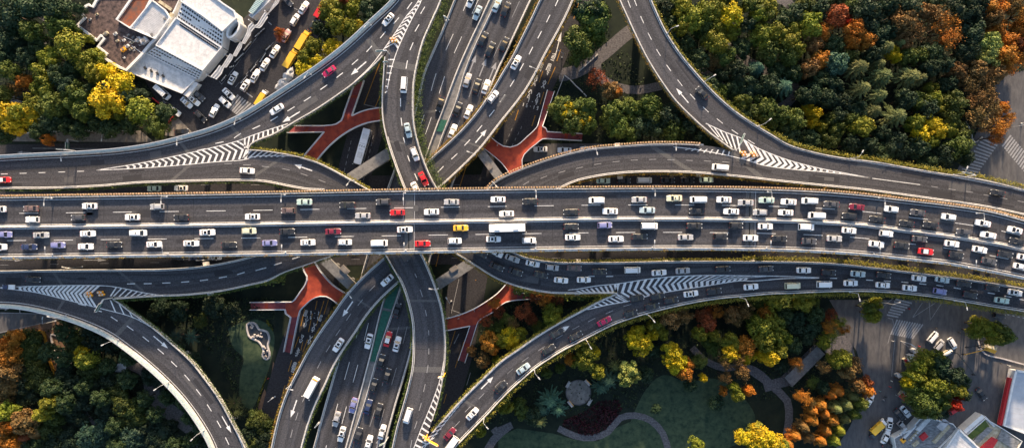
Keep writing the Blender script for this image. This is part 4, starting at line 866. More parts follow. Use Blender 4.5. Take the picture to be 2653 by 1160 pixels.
# ------------------------------------------------------------------ street lamps and sign gantries
def make_lamp(h=9.0, arm=1.7, double=False):
    r = empty('street_lamp'); m = MB(); m.tube((0, 0, 0), (0, 0, h), 0.12, 0.07, 'steel'); m.tube((0, 0, h-0.1), (arm*0.9, 0, h+0.5), 0.05, 0.04, 'steel', 6); m.tube((0, 0, 0), (0, 0, 0.5), 0.3, 0.25, 'steel'); m.build('pole', r)
    m = MB(); m.box((arm+0.3, 0, h+0.52), (0.95, 0.36, 0.14), 'lamp_head', 0, 0.8); m.build('lamp_head', r); return r
LAMP0 = make_lamp(); LAMPS = []; used = [False]
def lamp(t, x, y, z, ang, place, h=1.0):
    o = LAMP0 if not used[0] else copy_tree(LAMP0); used[0] = True
    p = at(*nat(t, x, y), z); o.location = p; o.rotation_euler = (0, 0, math.radians(ang)); o.scale = (1, 1, h*.75)
    nx, ny = nat(t, x, y); register(o, 'white street lamp', place, 'street lamp', 'street lamps along the roads', nx, ny)
for t, x, y in (('r1', 535, 135), ('r1', 1728, 118), ('r2', 392, 98), ('r2', 1638, 80), ('r3', 432, 58), ('r3', 1645, 38), ('r4', 275, 68), ('r4', 1428, 130), ('r4', 2440, 290)):
    lamp(t, x, y, ZM+0.9, -90, 'on the upper railing of the main highway', 0.5)
for t, x, y in (('r1', 545, 712), ('r1', 1740, 700), ('r2', 398, 692), ('r2', 1645, 672), ('r3', 430, 655), ('r3', 1640, 645), ('r4', 265, 650), ('r4', 1378, 712), ('r4', 2358, 850)):
    lamp(t, x, y, ZM+0.9, 90, 'on the lower railing of the main highway', 0.5)
for t, x, y, a in (('b3', 845, 345, -50), ('b3', 490, 492, -60), ('b3', 190, 668, -50), ('b2', 1360, 950, -50), ('b3', 1390, 247, -70), ('b4', 560, 216, -80), ('b4', 1170, 266, -80)):
    lamp(t, x, y, ZS+0.5, a, "on the queue ramp's lower edge", 0.8)
for t, x, y, a in (('a3', 965, 195, 20), ('a3', 1180, 480, 30), ('a3', 1500, 735, 40), ('a4', 565, 925, 60), ('a4', 1165, 1020, 70)):
    lamp(t, x, y, 13.5, a, 'on the outer edge of the top right ramp', 0.8)
for t, x, y, a in (('a1', 1400, 695, -100), ('a1', 1062, 812, -90), ('a1', 395, 903, -85), ('a2', 350, 435, -120), ('a2', 700, 148, -130)):
    lamp(t, x, y, 13.9, a, 'on the barrier of the top left ramp', 0.5)
for t, x, y, a in (('b1', 385, 355, 165), ('b1', 690, 492, 205), ('b1', 985, 740, 215), ('b1', 1190, 1020, 225)):
    lamp(t, x, y, 12.9, a, "on the bottom left curved ramp's barrier", 0.8)
lamp('b2', 1092, 196, 13.4, 170, 'on the right railing of the bottom centre ramp', 0.7); lamp('b2', 580, 210, 10.9, -50, 'on the left railing of the bottom left-going ramp', 0.7); lamp('b2', 232, 758, 10.9, -10, 'on the left railing of the bottom left-going ramp', 0.7)
lamp('a3', 540, 868, 13.9, -75, 'on the upper edge of the right lower branch', 0.5); lamp('a3', 1002, 842, 13.9, -90, 'on the upper edge of the right lower branch', 0.5)
lamp('a2', 600, 1052, 13.9, -125, 'on the planted edge of the top left lower branch', 0.6); lamp('a2', 1410, 1062, 13.9, -50, 'on the planted edge of the right lower branch', 0.6)
lamp('a2', 1305, 905, 10.9, 160, 'on the right railing of the long straight ramp', 0.6); lamp('a3', 200, 420, 10.9, 160, 'on the right railing of the long straight ramp', 0.6)
lamp('q5', 1130, 640, 0, 200, 'beside the path in the top centre trees', 0.8); lamp('b1', 1240, 25, 0.1, 180, 'beside the lower service street'); lamp('q5', 870, 600, 0, 150, 'beside the top centre bus lane street', 0.8)
lamp('s7', 580, 205, 0.1, 80, 'beside the brown verge at the bottom left'); lamp('a1', 84, 800, 0.1, -90, 'on the upper left pavement', .8); lamp('a1', 650, 795, 0.1, -90, 'on the upper left pavement', .8)
lamp('s2', 130, 590, 0.1, 40, 'beside the bottom left verge'); lamp('b1', 480, 70, 0.1, 170, 'beside the lower service street')
lamp('s5', 130, 90, 0.1, 20, 'at the bottom right crossing'); lamp('s5', 960, 60, 0.1, 180, 'at the bottom right crossing'); lamp('a4', 1465, 750, 0.1, 10, 'at the top right crossing'); lamp('a4', 1560, 722, 0.1, 180, 'at the top right crossing'); lamp('s3', 520, 560, 0.1, 120, 'on the dark street beside the bottom centre ramp')
def gantry(label, t, a, b, z, h=6.5, m1='steel', panel=None, pm='green_mesh'):
    A, B = at(*nat(t, *a), z), at(*nat(t, *b), z); A2 = at(*nat(t, *a), z+h); 
    r = empty('sign_gantry', A); tag(r, label, 'sign gantry'); d = B-A; ang = math.atan2(d.y, d.x)
    m = MB(); m.tube((0, 0, 0), (0, 0, h), 0.2, 0.16, m1); m.build('post', r)
    m = MB()
    for o in (-0.25, 0.25): m.tube((0, 0, h+o), (d.x, d.y, h+o), 0.13, 0.13, m1, 6)
    for i in range(int(d.length/1.2)):
        k = i*1.2/d.length; k2 = min(1, (i+1)*1.2/d.length); s_ = 0.25 if i % 2 else -0.25
        m.tube((d.x*k, d.y*k, h+s_), (d.x*k2, d.y*k2, h-s_), 0.06, 0.06, m1, 5)
    m.build('arm', r)
    c = Vector((d.x*0.62, d.y*0.62, h)); m = MB(); m.box((c.x, c.y, c.z+0.1), (d.length*0.62, 0.16, 2.0), pm, ang); m.box((c.x, c.y, c.z+0.1), (d.length*0.62+.16, 0.1, 2.16), 'lamp_head', ang); m.build('sign_panel', r)
gantry('white sign gantry at the striped nose of the top left wedge', 'a2', (808, 318), (745, 322), 13.0, 5)
gantry('thin white gantry left of the top centre ramp stripes', 'a2', (785, 378), (812, 378), 13.0, 4)
gantry('white gantry frame left of the top highway edge', 'a2', (1135, 125), (1165, 150), 7.5, 6)
gantry('white gantry frame on the left edge of the bottom highway', 's2', (600, 855), (640, 800), 7.5, 6)
gantry('white gantry frame on the right edge of the bottom highway', 's2', (1310, 1010), (1255, 1035), 7.5, 6)
gantry('white gantry at the top right striped nose', 'a3', (1350, 876), (1385, 790), 13.0, 5)
gantry('white gantry across the bottom left wedge nose', 'b1', (655, 250), (615, 322), 12.0, 5)
gantry('orange lit gantry over the bottom centre wedge', 's4', (270, 985), (400, 1055), 12.5, 4.5, 'orange', pm='orange')
gantry('orange frame gantry on the right of the bottom centre ramp', 's4', (455, 345), (400, 352), 12.5, 5, 'orange', pm='lamp_head')
gantry('white sign gantry on the lower main highway edge at left', 'r1', (550, 745), (655, 738), 13.5, 4)
gantry('white sign gantry above the top left service street', 'a1', (455, 825), (455, 885), 0.1, 5.5)
gantry('white gantry over the right end of the top right ramp', 'a4', (1245, 1028), (1170, 1008), 13.5, 4)
gantry('white gantry by the upper left parapet', 'a1', (440, 882), (385, 880), 13.9, 4)
def crash(label, t, x, y, z):
    p = at(*nat(t, x, y), z); r = empty('crash_barrels', p); tag(r, label, 'crash cushion')
    for dx, dy in ((0, 0), (0.95, 0.1), (0.45, 0.85), (-0.5, 0.8)):
        m = MB(); m.tube((dx, dy, 0.01), (dx, dy, 0.95), 0.45, 0.4, 'orange', 12); m.tube((dx, dy, 0.95), (dx, dy, 1.02), 0.3, 0.28, 'lamp_head', 12); m.build('barrel', r)
crash('orange crash barrels on the top centre striped wedge', 'a2', 828, 245, 13.0); crash('orange crash barrels on the bottom left striped wedge', 'b1', 520, 238, 12.0)
crash('small orange crash barrels behind the bottom left wedge', 'b1', 590, 232, 12.0); crash('orange crash barrels on the right striped wedge', 'a3', 1465, 910, 13.0)
crash('small orange crash barrels left on the right striped wedge', 'a3', 1405, 905, 13.0); crash('orange crash barrels on the bottom centre wedge', 's4', 250, 1035, 12.0)

# ------------------------------------------------------------------ the white terraced building (top left)
HB = 0.3
Q1 = lambda z, *pts: [at(*nat('q1', x, y), z*HB) for x, y in pts]
wb = empty('terraced_building', at(*nat('q1', 700, 400), 0)); tag(wb, 'large white terraced building with dark flat roofs and rows of small windows', 'building'); wo = wb.location.copy()
def W(ps): return [p-wo for p in ps]
def block(name, pts, z, mtop, mside='white_wall', par=None, z0=0.0):
    m = MB(); P = W(Q1(z, *pts)); m.prism([(p.x, p.y) for p in P], z0*HB, z*HB, mtop, mside); o = m.build(name, wb)
    if par:
        m = MB(); R = P + [P[0]]; m.sweep(normals(R), [(-par/2, 0.0), (-par/2, 0.6), (par/2, 0.6), (par/2, 0.0)], 'white_wall'); m.build('roof_parapet', o)
    return o
block('flat_roof_wing', [(330, -60), (250, 80), (210, 55), (180, 70), (140, 130), (145, 165), (175, 185), (90, 270), (200, 355), (290, 425), (335, 375), (375, 405), (305, 490), (400, 570), (370, 605), (440, 655), (520, 700), (600, 735), (760, 570), (855, 455), (1000, 330), (1180, -60)], 13, 'dark_roof', par=0.85)
block('upper_roof_wing', [(690, -60), (500, 210), (640, 298), (790, 130), (880, -60)], 16.0, 'rusty', par=0.7, z0=13)
block('plant_room', [(870, 10), (640, 300), (900, 410), (1050, 190), (1000, 110)], 17.5, 'white_roof', par=0.4, z0=13)
block('main_roof', [(1120, 190), (910, 475), (1395, 735), (1590, 500)], 17.0, 'white_roof', par=0.5)
block('top_roof', [(1190, -80), (1170, 15), (1400, 170), (1600, 325), (1740, 190), (1720, 120), (1600, 40), (1450, -80)], 22.0, 'white_roof', par=0.5)
block('lower_roof', [(725, 568), (595, 740), (1180, 975), (1300, 848), (1340, 828), (800, 556)], 9.0, 'white_roof', par=0.4)
block('end_wall', [(1300, 850), (1185, 990), (1235, 1015), (1345, 870)], 9.4, 'white_roof')
def terrace(a, b, c, d, z0, z1, rows, cols):
    """sloping white window bank: a-b is the upper edge, d-c the lower edge"""
    A, B = W(Q1(z1, a, b)); D, Cc = W(Q1(z0, d, c)); m = MB()
    m.poly([A, B, Cc, D][::-1] if (B-A).cross(D-A).z < 0 else [A, B, Cc, D], 'white_wall')
    for e, f in ((A, D), (B, Cc)): m.poly([e, f, (f.x, f.y, 0), (e.x, e.y, 0)], 'white_wall')
    for r_ in range(rows):
        k = (r_+0.5)/rows; s0, s1 = A.lerp(D, k), B.lerp(Cc, k); nrm = ((B-A).cross(D-A)).normalized(); nrm = nrm if nrm.z > 0 else -nrm
        s0 += nrm*0.02; s1 += nrm*0.02
        ux = (B-A).normalized(); vy = (D-A).normalized()
    o = m.build('window_bank', wb); n = 0
    for r_ in range(rows):
        k = (r_+0.5)/rows
        for i in range(cols):
            k2 = (i+0.7)/(cols+0.4); p = A.lerp(D, k).lerp(B.lerp(Cc, k), k2) + nrm*0.05; w_, h_ = 0.36, 0.33
            m = MB(); q = [p-ux*w_-vy*h_, p+ux*w_-vy*h_, p+ux*w_+vy*h_, p-ux*w_+vy*h_]
            if (q[1]-q[0]).cross(q[2]-q[0]).z < 0: q = q[::-1]
            m.poly(q, 'window_glass'); m.sweep(normals([q[3]-nrm*0, q[2]]), [(-0.05, 0), (-0.05, 0.2), (0.05, 0.2), (0.05, 0)], 'white_wall'); m.build('window', o); n += 1
terrace((1175, 20), (1600, 330), (1590, 492), (1115, 188), 17.1, 21.9, 4, 17)
terrace((1150, 215), (1560, 490), (1550, 530), (1140, 262), 17.2, 17.9, 2, 20)
terrace((912, 476), (1393, 736), (1345, 832), (795, 560), 9.2, 16.9, 4, 18)
m = MB()
for i in range(11):
    a = W(Q1(17.7, (720-0*i+i*26, 250-i*16)))[0]
P0, P1 = W(Q1(17.6, (690, 290), (860, 70))); Q0_, Q1_ = W(Q1(17.6, (890, 380), (1030, 190)))
for i in range(16):
    k = (i+0.5)/16; Deck.line(None, m, [P0.lerp(P1, k), Q0_.lerp(Q1_, k)], 0.16, 'cloth_grey', 0.05)
m.build('roof_ribs', wb)
for i, (x, y) in enumerate(((793, 712), (857, 742), (920, 770), (980, 795))):
    p = W(Q1(9.0, (x, y)))[0]; m = MB(); m.box((p.x, p.y, 3.0), (0.6, 0.9, 0.7), 'black_metal', 0.6); m.tube((p.x, p.y, 2.9), (p.x+0.3, p.y+1.1, 3.6), 0.1, 0.06, 'black_metal', 6); m.build('roof_vent', wb)
random.seed(3)
for x, y, s_, mm in ((390, 355, 1.2, 'straw'), (485, 358, 1.0, 'white_roof'), (505, 430, 0.8, 'straw'), (575, 425, 0.8, 'white_roof'), (610, 485, 1.0, 'white_roof'), (573, 523, 1.3, 'orange'), (575, 605, 0.6, 'white_roof'), (730, 420, 1.5, 'cloth_grey'), (795, 435, 2.0, 'cloth_grey'), (670, 395, 0.8, 'dark_concrete'), (620, 370, 0.8, 'dark_concrete'), (680, 500, 0.5, 'white_roof')):
    p = W(Q1(13.0, (x, y)))[0]; m = MB(); a = 0.6
    m.box((p.x, p.y, 3.9+s_*0.35), (s_*1.2, s_*0.8, s_*0.7), mm, a); m.tube((p.x, p.y, 3.9+s_*0.7), (p.x, p.y, 3.9+s_*0.85), s_*0.3, s_*0.3, 'dark_concrete', 10); m.build('rooftop_unit', wb)
random.seed(9)
for i in range(26):
    x, y = random.choice(((random.uniform(330, 800), random.uniform(350, 560)), (random.uniform(560, 860), random.uniform(380, 520)), (random.uniform(930, 1150), random.uniform(20, 200)), (random.uniform(200, 480), random.uniform(30, 300))))
    if not inpoly(x, y, [(200, 100), (330, 0), (480, 210), (640, 310), (870, 440), (760, 550), (640, 640), (420, 580), (380, 400), (190, 290)]): continue
    q = W(Q1(13.0, (x, y)))[0]; s_ = random.uniform(.4, .9); m = MB(); m.box((q.x, q.y, 3.9+s_*.3), (s_*1.4, s_*.8, s_*.6), random.choice(('cloth_grey', 'dark_concrete', 'steel', 'straw')), .6); m.box((q.x, q.y, 3.9+s_*.65), (s_*.6, s_*.5, s_*.12), 'black_metal', .6); m.build('rooftop_unit', wb)
m = MB()
for a, b in (((700, 380), (760, 470)), ((720, 400), (640, 460)), ((650, 480), (760, 560)), ((560, 380), (690, 440))):
    A, B = W(Q1(13.3, a, b)); m.tube(A, B, 0.1, 0.1, 'steel', 6)
m.build('rooftop_pipes', wb)
for x, y, sx, sy, r_ in ((1000, 60, 5, 1.0, -0.6), (1060, 160, 1.5, 1.2, 0.9), (1010, 210, .7, .7, 0.3), (875, 372, .7, .7, .3)):
    p = W(Q1(14.5, (x, y)))[0]; m = MB(); m.box((p.x, p.y, 4.3 if sx > 1 else 5.5), (sx, sy, 0.6), 'straw' if sx > 1 else 'dark_concrete', r_); m.build('rooftop_unit', wb)
# the zigzag canopy in front of it and the oval entrance
zc = empty('zigzag_canopy', at(*nat('q2', 500, 450), 0)); tag(zc, 'long white ribbed canopy with a stepped zigzag edge beside parked scooters', 'canopy'); zo = zc.location.copy()
ZIG = [(180, 800), (240, 730), (275, 680), (300, 690), (365, 590), (385, 560), (415, 575), (470, 470), (490, 440), (505, 450), (560, 340), (575, 270), (610, 235), (645, 265), (670, 250), (745, 130), (775, 145), (860, 10), (880, -40)]
ZIGB = [(245, 832), (300, 770), (325, 705), (350, 705), (412, 615), (420, 585), (450, 590), (505, 500), (515, 455), (540, 460), (600, 370), (605, 340), (645, 290), (690, 297), (715, 280), (780, 185), (770, 160), (890, 35), (915, -30)]
for k in range(5):
    f0, f1 = k/5, (k+0.8)/5; m = MB()
    A = [at(*nat('q2', a[0]+(b[0]-a[0])*f0, a[1]+(b[1]-a[1])*f0), 4.5-(k % 2)*0.25)-zo for a, b in zip(ZIG, ZIGB)]; B = [at(*nat('q2', a[0]+(b[0]-a[0])*f1, a[1]+(b[1]-a[1])*f1), 4.5-(k % 2)*0.25)-zo for a, b in zip(ZIG, ZIGB)]
    for i in range(len(A)-1):
        m.prism([(q.x, q.y) for q in (A[i], B[i], B[i+1], A[i+1])], A[i].z-0.25, A[i].z, 'white_roof' if k % 2 == 0 else 'cloth_grey')
    m.build('canopy_rib', zc)
for i in (0, 4, 8, 12, 16):
    p = at(*nat('q2', *ZIG[i]), 0)-zo; m = MB(); m.tube((p.x+.6, p.y-.3, 0), (p.x+.6, p.y-.3, 4.2), 0.2, 0.2, 'white_wall', 8); m.build('canopy_post', zc)
ov = empty('oval_entrance', at(*nat('q2', 490, 355), 0)); tag(ov, 'white oval entrance ring with a dark centre behind the zigzag canopy', 'entrance')
m = MB(); RZ = math.radians(57); ring = []
for i in range(33):
    a = 2*PI*i/32; x, y = 3.1*math.cos(a), 1.45*math.sin(a); ring.append(Vector((x*math.cos(RZ)-y*math.sin(RZ), x*math.sin(RZ)+y*math.cos(RZ), 5.5)))
m.sweep(normals(ring), [(-0.3, -5.5), (-0.3, 0.3), (0.3, 0.3), (0.3, -5.5)], 'white_wall'); m.build('ring', ov)
m = MB(); m.poly([(p.x, p.y, 3.0) for p in ring[:-1]], 'window_glass'); m.build('glass_roof', ov)
block('entrance_block', [(1600, 320), (1590, 360), (1700, 430), (1790, 300), (1740, 200), (1700, 190)], 8.0, 'white_roof', par=0.3)
ta = empty('teal_awning', at(*nat('q2', 650, 70), 0)); tag(ta, 'pale teal slatted awning roof at the top edge above the canopy', 'awning'); A, B, C_, D_ = [at(*nat('q2', *q), 5.0)-ta.location for q in ((580, 120), (625, 145), (760, -20), (700, -60))]
m = MB(); m.prism([(q.x, q.y) for q in (A, B, C_, D_)], 4.8, 5.0, 'teal_awning'); m.build('roof', ta); m = MB()
for i in range(12): k = i/12; Deck.line(None, m, [A.lerp(D_, k), B.lerp(C_, k)], 0.14, 'white_wall', 0.05)
m.build('slats', ta); m = MB(); m.tube((A.x, A.y, 0), (A.x, A.y, 4.8), .1, .1, 'steel'); m.tube((C_.x, C_.y, 0), (C_.x, C_.y, 4.8), .1, .1, 'steel'); m.build('posts', ta)
ah = empty('annex_building', at(*nat('q2', 690, 110), 0)); tag(ah, 'low white annex with grey rails between teal awning and canopy', 'building'); m = MB()
P = [at(*nat('q2', *q), 4.0)-ah.location for q in ((590, 165), (620, 190), (800, 20), (860, -50), (800, -60), (640, 130))]; m.prism([(q.x, q.y) for q in P], 0, 4.0, 'white_roof', 'white_wall'); b = m.build('block', ah)
m = MB(); R = P+[P[0]]; m.sweep(normals(R), [(-.15, 4-4), (-.15, .5), (.15, .5), (.15, 0)], 'steel'); m.build('roof_rail', ah)
tent = empty('market_tents', at(*nat('q2', 960, 870), 0)); tag(tent, 'cluster of crumpled grey white fabric tents beside the yellow trucks', 'tents')
for (x, y, a, b, ang) in ((1010, 800, 3.6, 2.4, 0.9), (960, 890, 3.4, 2.6, 0.9), (985, 850, 2.4, 1.6, 0.4), (910, 920, 2.0, 1.6, 1.2), (1040, 760, 2.4, 1.4, 1.4)):
    p = at(*nat('q2', x, y), 0)-tent.location; m = MB(); i0 = 0; n = 14; pts = []
    for i in range(n):
        t = 2*PI*i/n; rr = random.uniform(0.75, 1.15); u, v = a*rr*math.cos(t)*.7, b*rr*math.sin(t)*.7; pts.append(Vector((p.x+u*math.cos(ang)-v*math.sin(ang), p.y+u*math.sin(ang)+v*math.cos(ang), random.uniform(1.8, 2.4))))
    top = Vector((p.x, p.y, 3.2))
    for i in range(n):
        m.poly([top, pts[i], pts[(i+1) % n]], 'cloth_grey'); q = pts[i]; 
        if i % 4 == 0: m.tube((q.x, q.y, 0), (q.x, q.y, q.z), 0.06, 0.06, 'steel', 5)
    m.build('canvas', tent)
# scooters in rows along the canopy
sc0 = empty('scooter'); m = MB(); m.box((0, 0, 0.55), (1.1, 0.34, 0.35), 'black_metal', 0, 0.7); m.box((-0.25, 0, 0.8), (0.7, 0.3, 0.14), 'tyre'); m.build('body', sc0)
for sx in (-0.62, 0.62):
    m = MB(); m.tube((sx, -0.07, 0.26), (sx, 0.07, 0.26), 0.26, 0.26, 'tyre', 10); m.build('wheel', sc0)
m = MB(); m.tube((0.5, 0, 0.6), (0.42, 0, 1.05), 0.05, 0.04, 'steel', 6); m.tube((0.42, -0.34, 1.05), (0.42, 0.34, 1.05), 0.04, 0.04, 'steel', 6); m.box((0.5, 0, 0.85), (0.12, 0.36, 0.4), 'lamp_head'); m.build('handlebar', sc0)
SCOOT = [((300, 840), (340, 790), 5, 'row'), ((385, 700), (420, 690), 3, 'row'), ((440, 640), (520, 560), 9, 'row'), ((530, 520), (600, 440), 8, 'row'), ((650, 380), (740, 300), 8, 'row')]
SCO2 = [((500, 860), (560, 790), 6), ((600, 740), (650, 680), 6), ((700, 640), (750, 560), 7), ((760, 520), (800, 480), 5)]
first = True
for lst, plc, an in ((SCOOT, 'in the row along the white zigzag canopy', -35), (SCO2, 'on the island between the two truck street lanes', -30)):
    for s_ in lst:
        (a, b, n) = s_[:3]
        for i in range(n):
            k = i/max(1, n-1); x = a[0]+(b[0]-a[0])*k; y = a[1]+(b[1]-a[1])*k; o = sc0 if first else copy_tree(sc0); first = False
            o.location = at(*nat('q2', x, y), 0.06); o.rotation_euler = (0, 0, math.radians(an+random.uniform(-12, 12))); register(o, 'dark parked scooter', plc, 'scooter', 'scooters parked beside the canopy street', *nat('q2', x, y))

# ------------------------------------------------------------------ buildings at the bottom right
def bld(name, label, cat, t, pts, h, mtop, mside, par=None, z0=0):
    P = [at(*nat(t, x, y), h) for x, y in pts]; c = sum(P, Vector())/len(P); c.z = 0; r = empty(name, c); tag(r, label, cat)
    m = MB(); m.prism([(p.x-c.x, p.y-c.y) for p in P], z0, h, mtop, mside); m.build('walls_and_roof', r)
    if par: m = MB(); R = [p-c for p in P]; R.append(R[0]); m.sweep(normals(R), [(-par, 0), (-par, 0.5), (par, 0.5), (par, 0)], 'white_wall'); m.build('roof_edge', r)
    return r, c
r, c = bld('warehouse', 'big blue grey metal roofed hall with a red side strip at right edge', 'building', 's5', [(1520, 800), (1480, 960), (1395, 1370), (1620, 1450), (1900, 1400), (1900, 860)], 3.2, 'grey_roof', 'white_wall', 0.35)
m = MB(); A2, B2 = [at(*nat('s5', *q), 3.0)-c for q in ((1497, 880), (1392, 1372))]
m.sweep(normals([A2+Vector((-.75, 0, 0)), B2+Vector((-.75, 0, 0))]), [(-0.45, -1.4), (-0.45, 0), (0.45, 0), (0.45, -1.4)], 'red_paint'); m.build('red_strip', r)
m = MB()
for i in range(9):
    a, b = [at(*nat('s5', *q), 3.2)-c for q in ((1500-i*8+i*0, 850+i*55), (1900, 920+i*55))]; Deck.line(None, m, [a, b], 0.08, 'cloth_grey', 0.02)
m.build('roof_seams', r)
r, c = bld('market_building', 'grey cluttered flat roof with white panels and a red skylight beside round trees', 'building', 's6', [(590, 810), (860, 870), (910, 930), (640, 1200), (280, 1200), (250, 1020), (420, 930), (520, 820)], 2.9, 'tin_roof', 'white_wall', 0.15)
for x, y, sx, sy, a, mm, nm_ in ((560, 880, 6.0, 1.6, 47, 'white_roof', 'roof_panel'), (765, 880, 4.0, 2.6, 50, 'cloth_grey', 'roof_light'), (410, 965, 7.0, 0.8, 48, 'white_roof', 'roof_panel'), (565, 1005, 2.6, 2.0, 40, 'red_paint', 'red_skylight'), (350, 950, 3.5, 0.9, 48, 'steel', 'duct'), (460, 1000, 4.5, 0.7, 48, 'straw', 'duct'), (350, 1045, 1.5, 1.5, 40, 'orange', 'rooftop_unit'), (480, 1080, 2.5, 1.2, 40, 'straw', 'rooftop_unit'), (750, 980, 8, 1.2, 47, 'straw', 'roof_gutter')):
    p = at(*nat('s6', x, y), 3.2)-c; m = MB(); m.box((p.x, p.y, 3.15), (sx, sy, 0.5), mm, math.radians(a), 0.92)
    if nm_ == 'duct':
        for k in range(4): m.box((p.x+math.cos(math.radians(a))*(k-1.5)*sx/4, p.y+math.sin(math.radians(a))*(k-1.5)*sx/4, 3.55), (0.5, 0.5, 0.35), 'steel', math.radians(a))
    m.build(nm_, r)
r, c = bld('white_hall', 'plain white hall roof at the bottom edge beside the grey market roof', 'building', 's6', [(925, 925), (1160, 1150), (1100, 1250), (700, 1250)], 4, 'white_roof', 'white_wall', 0.25)
m = MB()
for i in range(6):
    a, b = [at(*nat('s6', *q), 4.0)-c for q in ((900-i*32, 960+i*45), (1120-i*8, 1160+i*14))]; Deck.line(None, m, [a, b], 0.07, 'cloth_grey', 0.02)
m.build('roof_seams', r)
r, c = bld('courtyard_building', 'low building with planted roof strip and straw roofs at bottom right', 'building', 's6', [(1200, 815), (1000, 990), (1080, 1060), (1170, 1200), (1500, 1200), (1580, 1050), (1380, 920)], 2.7, 'straw', 'white_wall', 0.12)
for pts, mm, nm_, z in (([(1200, 830), (1020, 1000), (1060, 1040), (1250, 900)], 'hedge_green', 'planted_strip', 3.0), ([(1280, 1010), (1160, 1120), (1240, 1200), (1340, 1040)], 'red_paint', 'red_awning', 3.2), ([(1380, 930), (1330, 1030), (1520, 1150), (1560, 1060)], 'tin_roof', 'tin_roof', 3.1), ([(1230, 905), (1080, 1050), (1130, 1080), (1290, 930)], 'tin_roof', 'tin_roof', 3.12)):
    P = [at(*nat('s6', *q), z)-c for q in pts]; m = MB(); m.prism([(q.x, q.y) for q in P], 2.72, z, mm); m.build(nm_, r)
m = MB(); P = [at(*nat('s6', *q), 3.4)-c for q in ((1185, 790), (990, 960))]; m.sweep(normals(P), [(-.7, -3.4), (-.7, 0), (.7, 0), (.7, -3.4)], 'white_wall'); m.build('white_wall', r)
m = MB(); P = [at(*nat('s6', *q), 2.8)-c for q in ((1195, 795), (1300, 900))]; m.sweep(normals(P), [(-.3, -2.8), (-.3, 0.2), (.3, 0.2), (.3, -2.8)], 'steel'); m.build('gate_beam', r)
# striped boardwalk, round plaza, benches, pavilion, rockery, kerbs
bw = empty('boardwalk', at(*nat('b4', 300, 635), 0)); tag(bw, 'long slatted grey pergola walkway between the park paths and street', 'pergola'); m = MB(); A, B, C_, D_ = [at(*nat('b4', *q), 2.6)-bw.location for q in ((370, 530), (415, 578), (225, 768), (180, 715))]
m.prism([(q.x, q.y) for q in (A, B, C_, D_)], 0.1, 0.25, 'path'); m.build('floor', bw); m = MB()
for i in range(32):
    k = (i+0.5)/32; a, b = A.lerp(D_, k), B.lerp(C_, k); m.sweep(normals([a, b]), [(-0.2, -0.2), (-0.2, 0), (0.2, 0), (0.2, -0.2)], 'dark_concrete')
m.build('roof_slats', bw); m = MB()
for i in range(7):
    for P, Q in ((A, D_), (B, C_)): q = P.lerp(Q, i/6); m = MB(); m.tube((q.x, q.y, 0), (q.x, q.y, 2.45), 0.12, 0.12, 'dark_concrete', 6); m.build('post', bw)
pz = empty('round_plaza', at(*nat('b3', 446, 800), 0)); tag(pz, 'round grey paved plaza in the dark park trees', 'plaza'); m = MB()
m.prism([(4.15*math.cos(2*PI*i/48), 4.15*math.sin(2*PI*i/48)) for i in range(48)], 0.0, 0.22, 'paving', 'concrete'); m.build('paving', pz); m = MB()
m.sweep(normals([Vector((4.2*math.cos(2*PI*i/48), 4.2*math.sin(2*PI*i/48), 0)) for i in range(49)]), [(-.15, 0), (-.15, .32), (.15, .32), (.15, 0)], 'path'); m.build('kerb_ring', pz)
for (x, y, a, lab) in ((387, 752, 60, 'upper left of'), (500, 742, -45, 'upper right of'), (400, 865, -50, 'lower left of'), (512, 855, 60, 'lower right of')):
    b = empty('park_bench', at(*nat('b3', x, y), 0.02), math.radians(a)); tag(b, 'pale stone bench at the ' + lab + ' the round plaza', 'bench', 'benches round the plaza')
    m = MB(); m.box((0, 0, 0.45), (2.4, 1.0, 0.14), 'stone'); m.build('seat', b)
    for sx in (-0.85, 0.85): m = MB(); m.box((sx, 0, 0.19), (0.3, 0.8, 0.38), 'concrete'); m.build('leg', b)
    m = MB(); m.box((0, 0.42, 0.72), (2.4, 0.12, 0.4), 'orange' if a < 0 else 'stone'); m.build('backrest', b)
pv = empty('small_pavilion', at(*nat('b1', 735, 640), 0), math.radians(25)); tag(pv, 'small white flat roofed pavilion beside the dark bottom left path', 'pavilion')
m = MB(); m.prism([(-2.6, -0.8), (-1.6, 1.4), (0.2, 1.2), (0.6, 1.9), (2.0, 1.0), (2.1, -0.2), (0.3, -2.1)], 2.7, 2.95, 'white_roof'); m.build('roof', pv)
for x, y in ((-1.9, -.6), (-1.2, 1), (1.4, .8), (.3, -1.5)): m = MB(); m.tube((x, y, 0), (x, y, 2.7), .1, .1, 'steel'); m.build('post', pv)
rk = empty('rockery_pond', at(*nat('b1', 1510, 500), 0)); tag(rk, 'pale rock rim around a small dark pond beside the left footbridge', 'pond')
RC = [(1440, 440), (1440, 405), (1465, 395), (1490, 405), (1510, 435), (1530, 440), (1556, 450), (1568, 490), (1560, 530), (1570, 575), (1568, 600), (1550, 608), (1530, 590), (1535, 560), (1520, 520), (1500, 500), (1478, 492), (1452, 475)]
P = [at(*q, 0.3)-rk.location for q in spline([nat('b1', *q) for q in RC+[RC[0]]], 4)[0][:-1]]
m = MB(); m.poly([(q.x, q.y, 0.1) for q in P], 'window_glass'); m.build('water', rk)
m = MB(); random.seed(5); m.sweep(normals([Vector((q.x, q.y, 0)) for q in P+[P[0]]]), [(-.4, 0), (-.2, .3), (.15, .35), (.4, 0)], 'stone')
for x, y in ((1485, 465), (1500, 480), (1520, 475), (1540, 540), (1545, 565), (1550, 590), (1465, 420), (1470, 410)):
    q = at(*nat('b1', x, y), 0)-rk.location
    for _ in range(3): s_ = random.uniform(.4, .9); m.box((q.x+random.gauss(0, .4), q.y+random.gauss(0, .4), .3), (s_, s_, .6), 'stone', random.random()*3, .6)
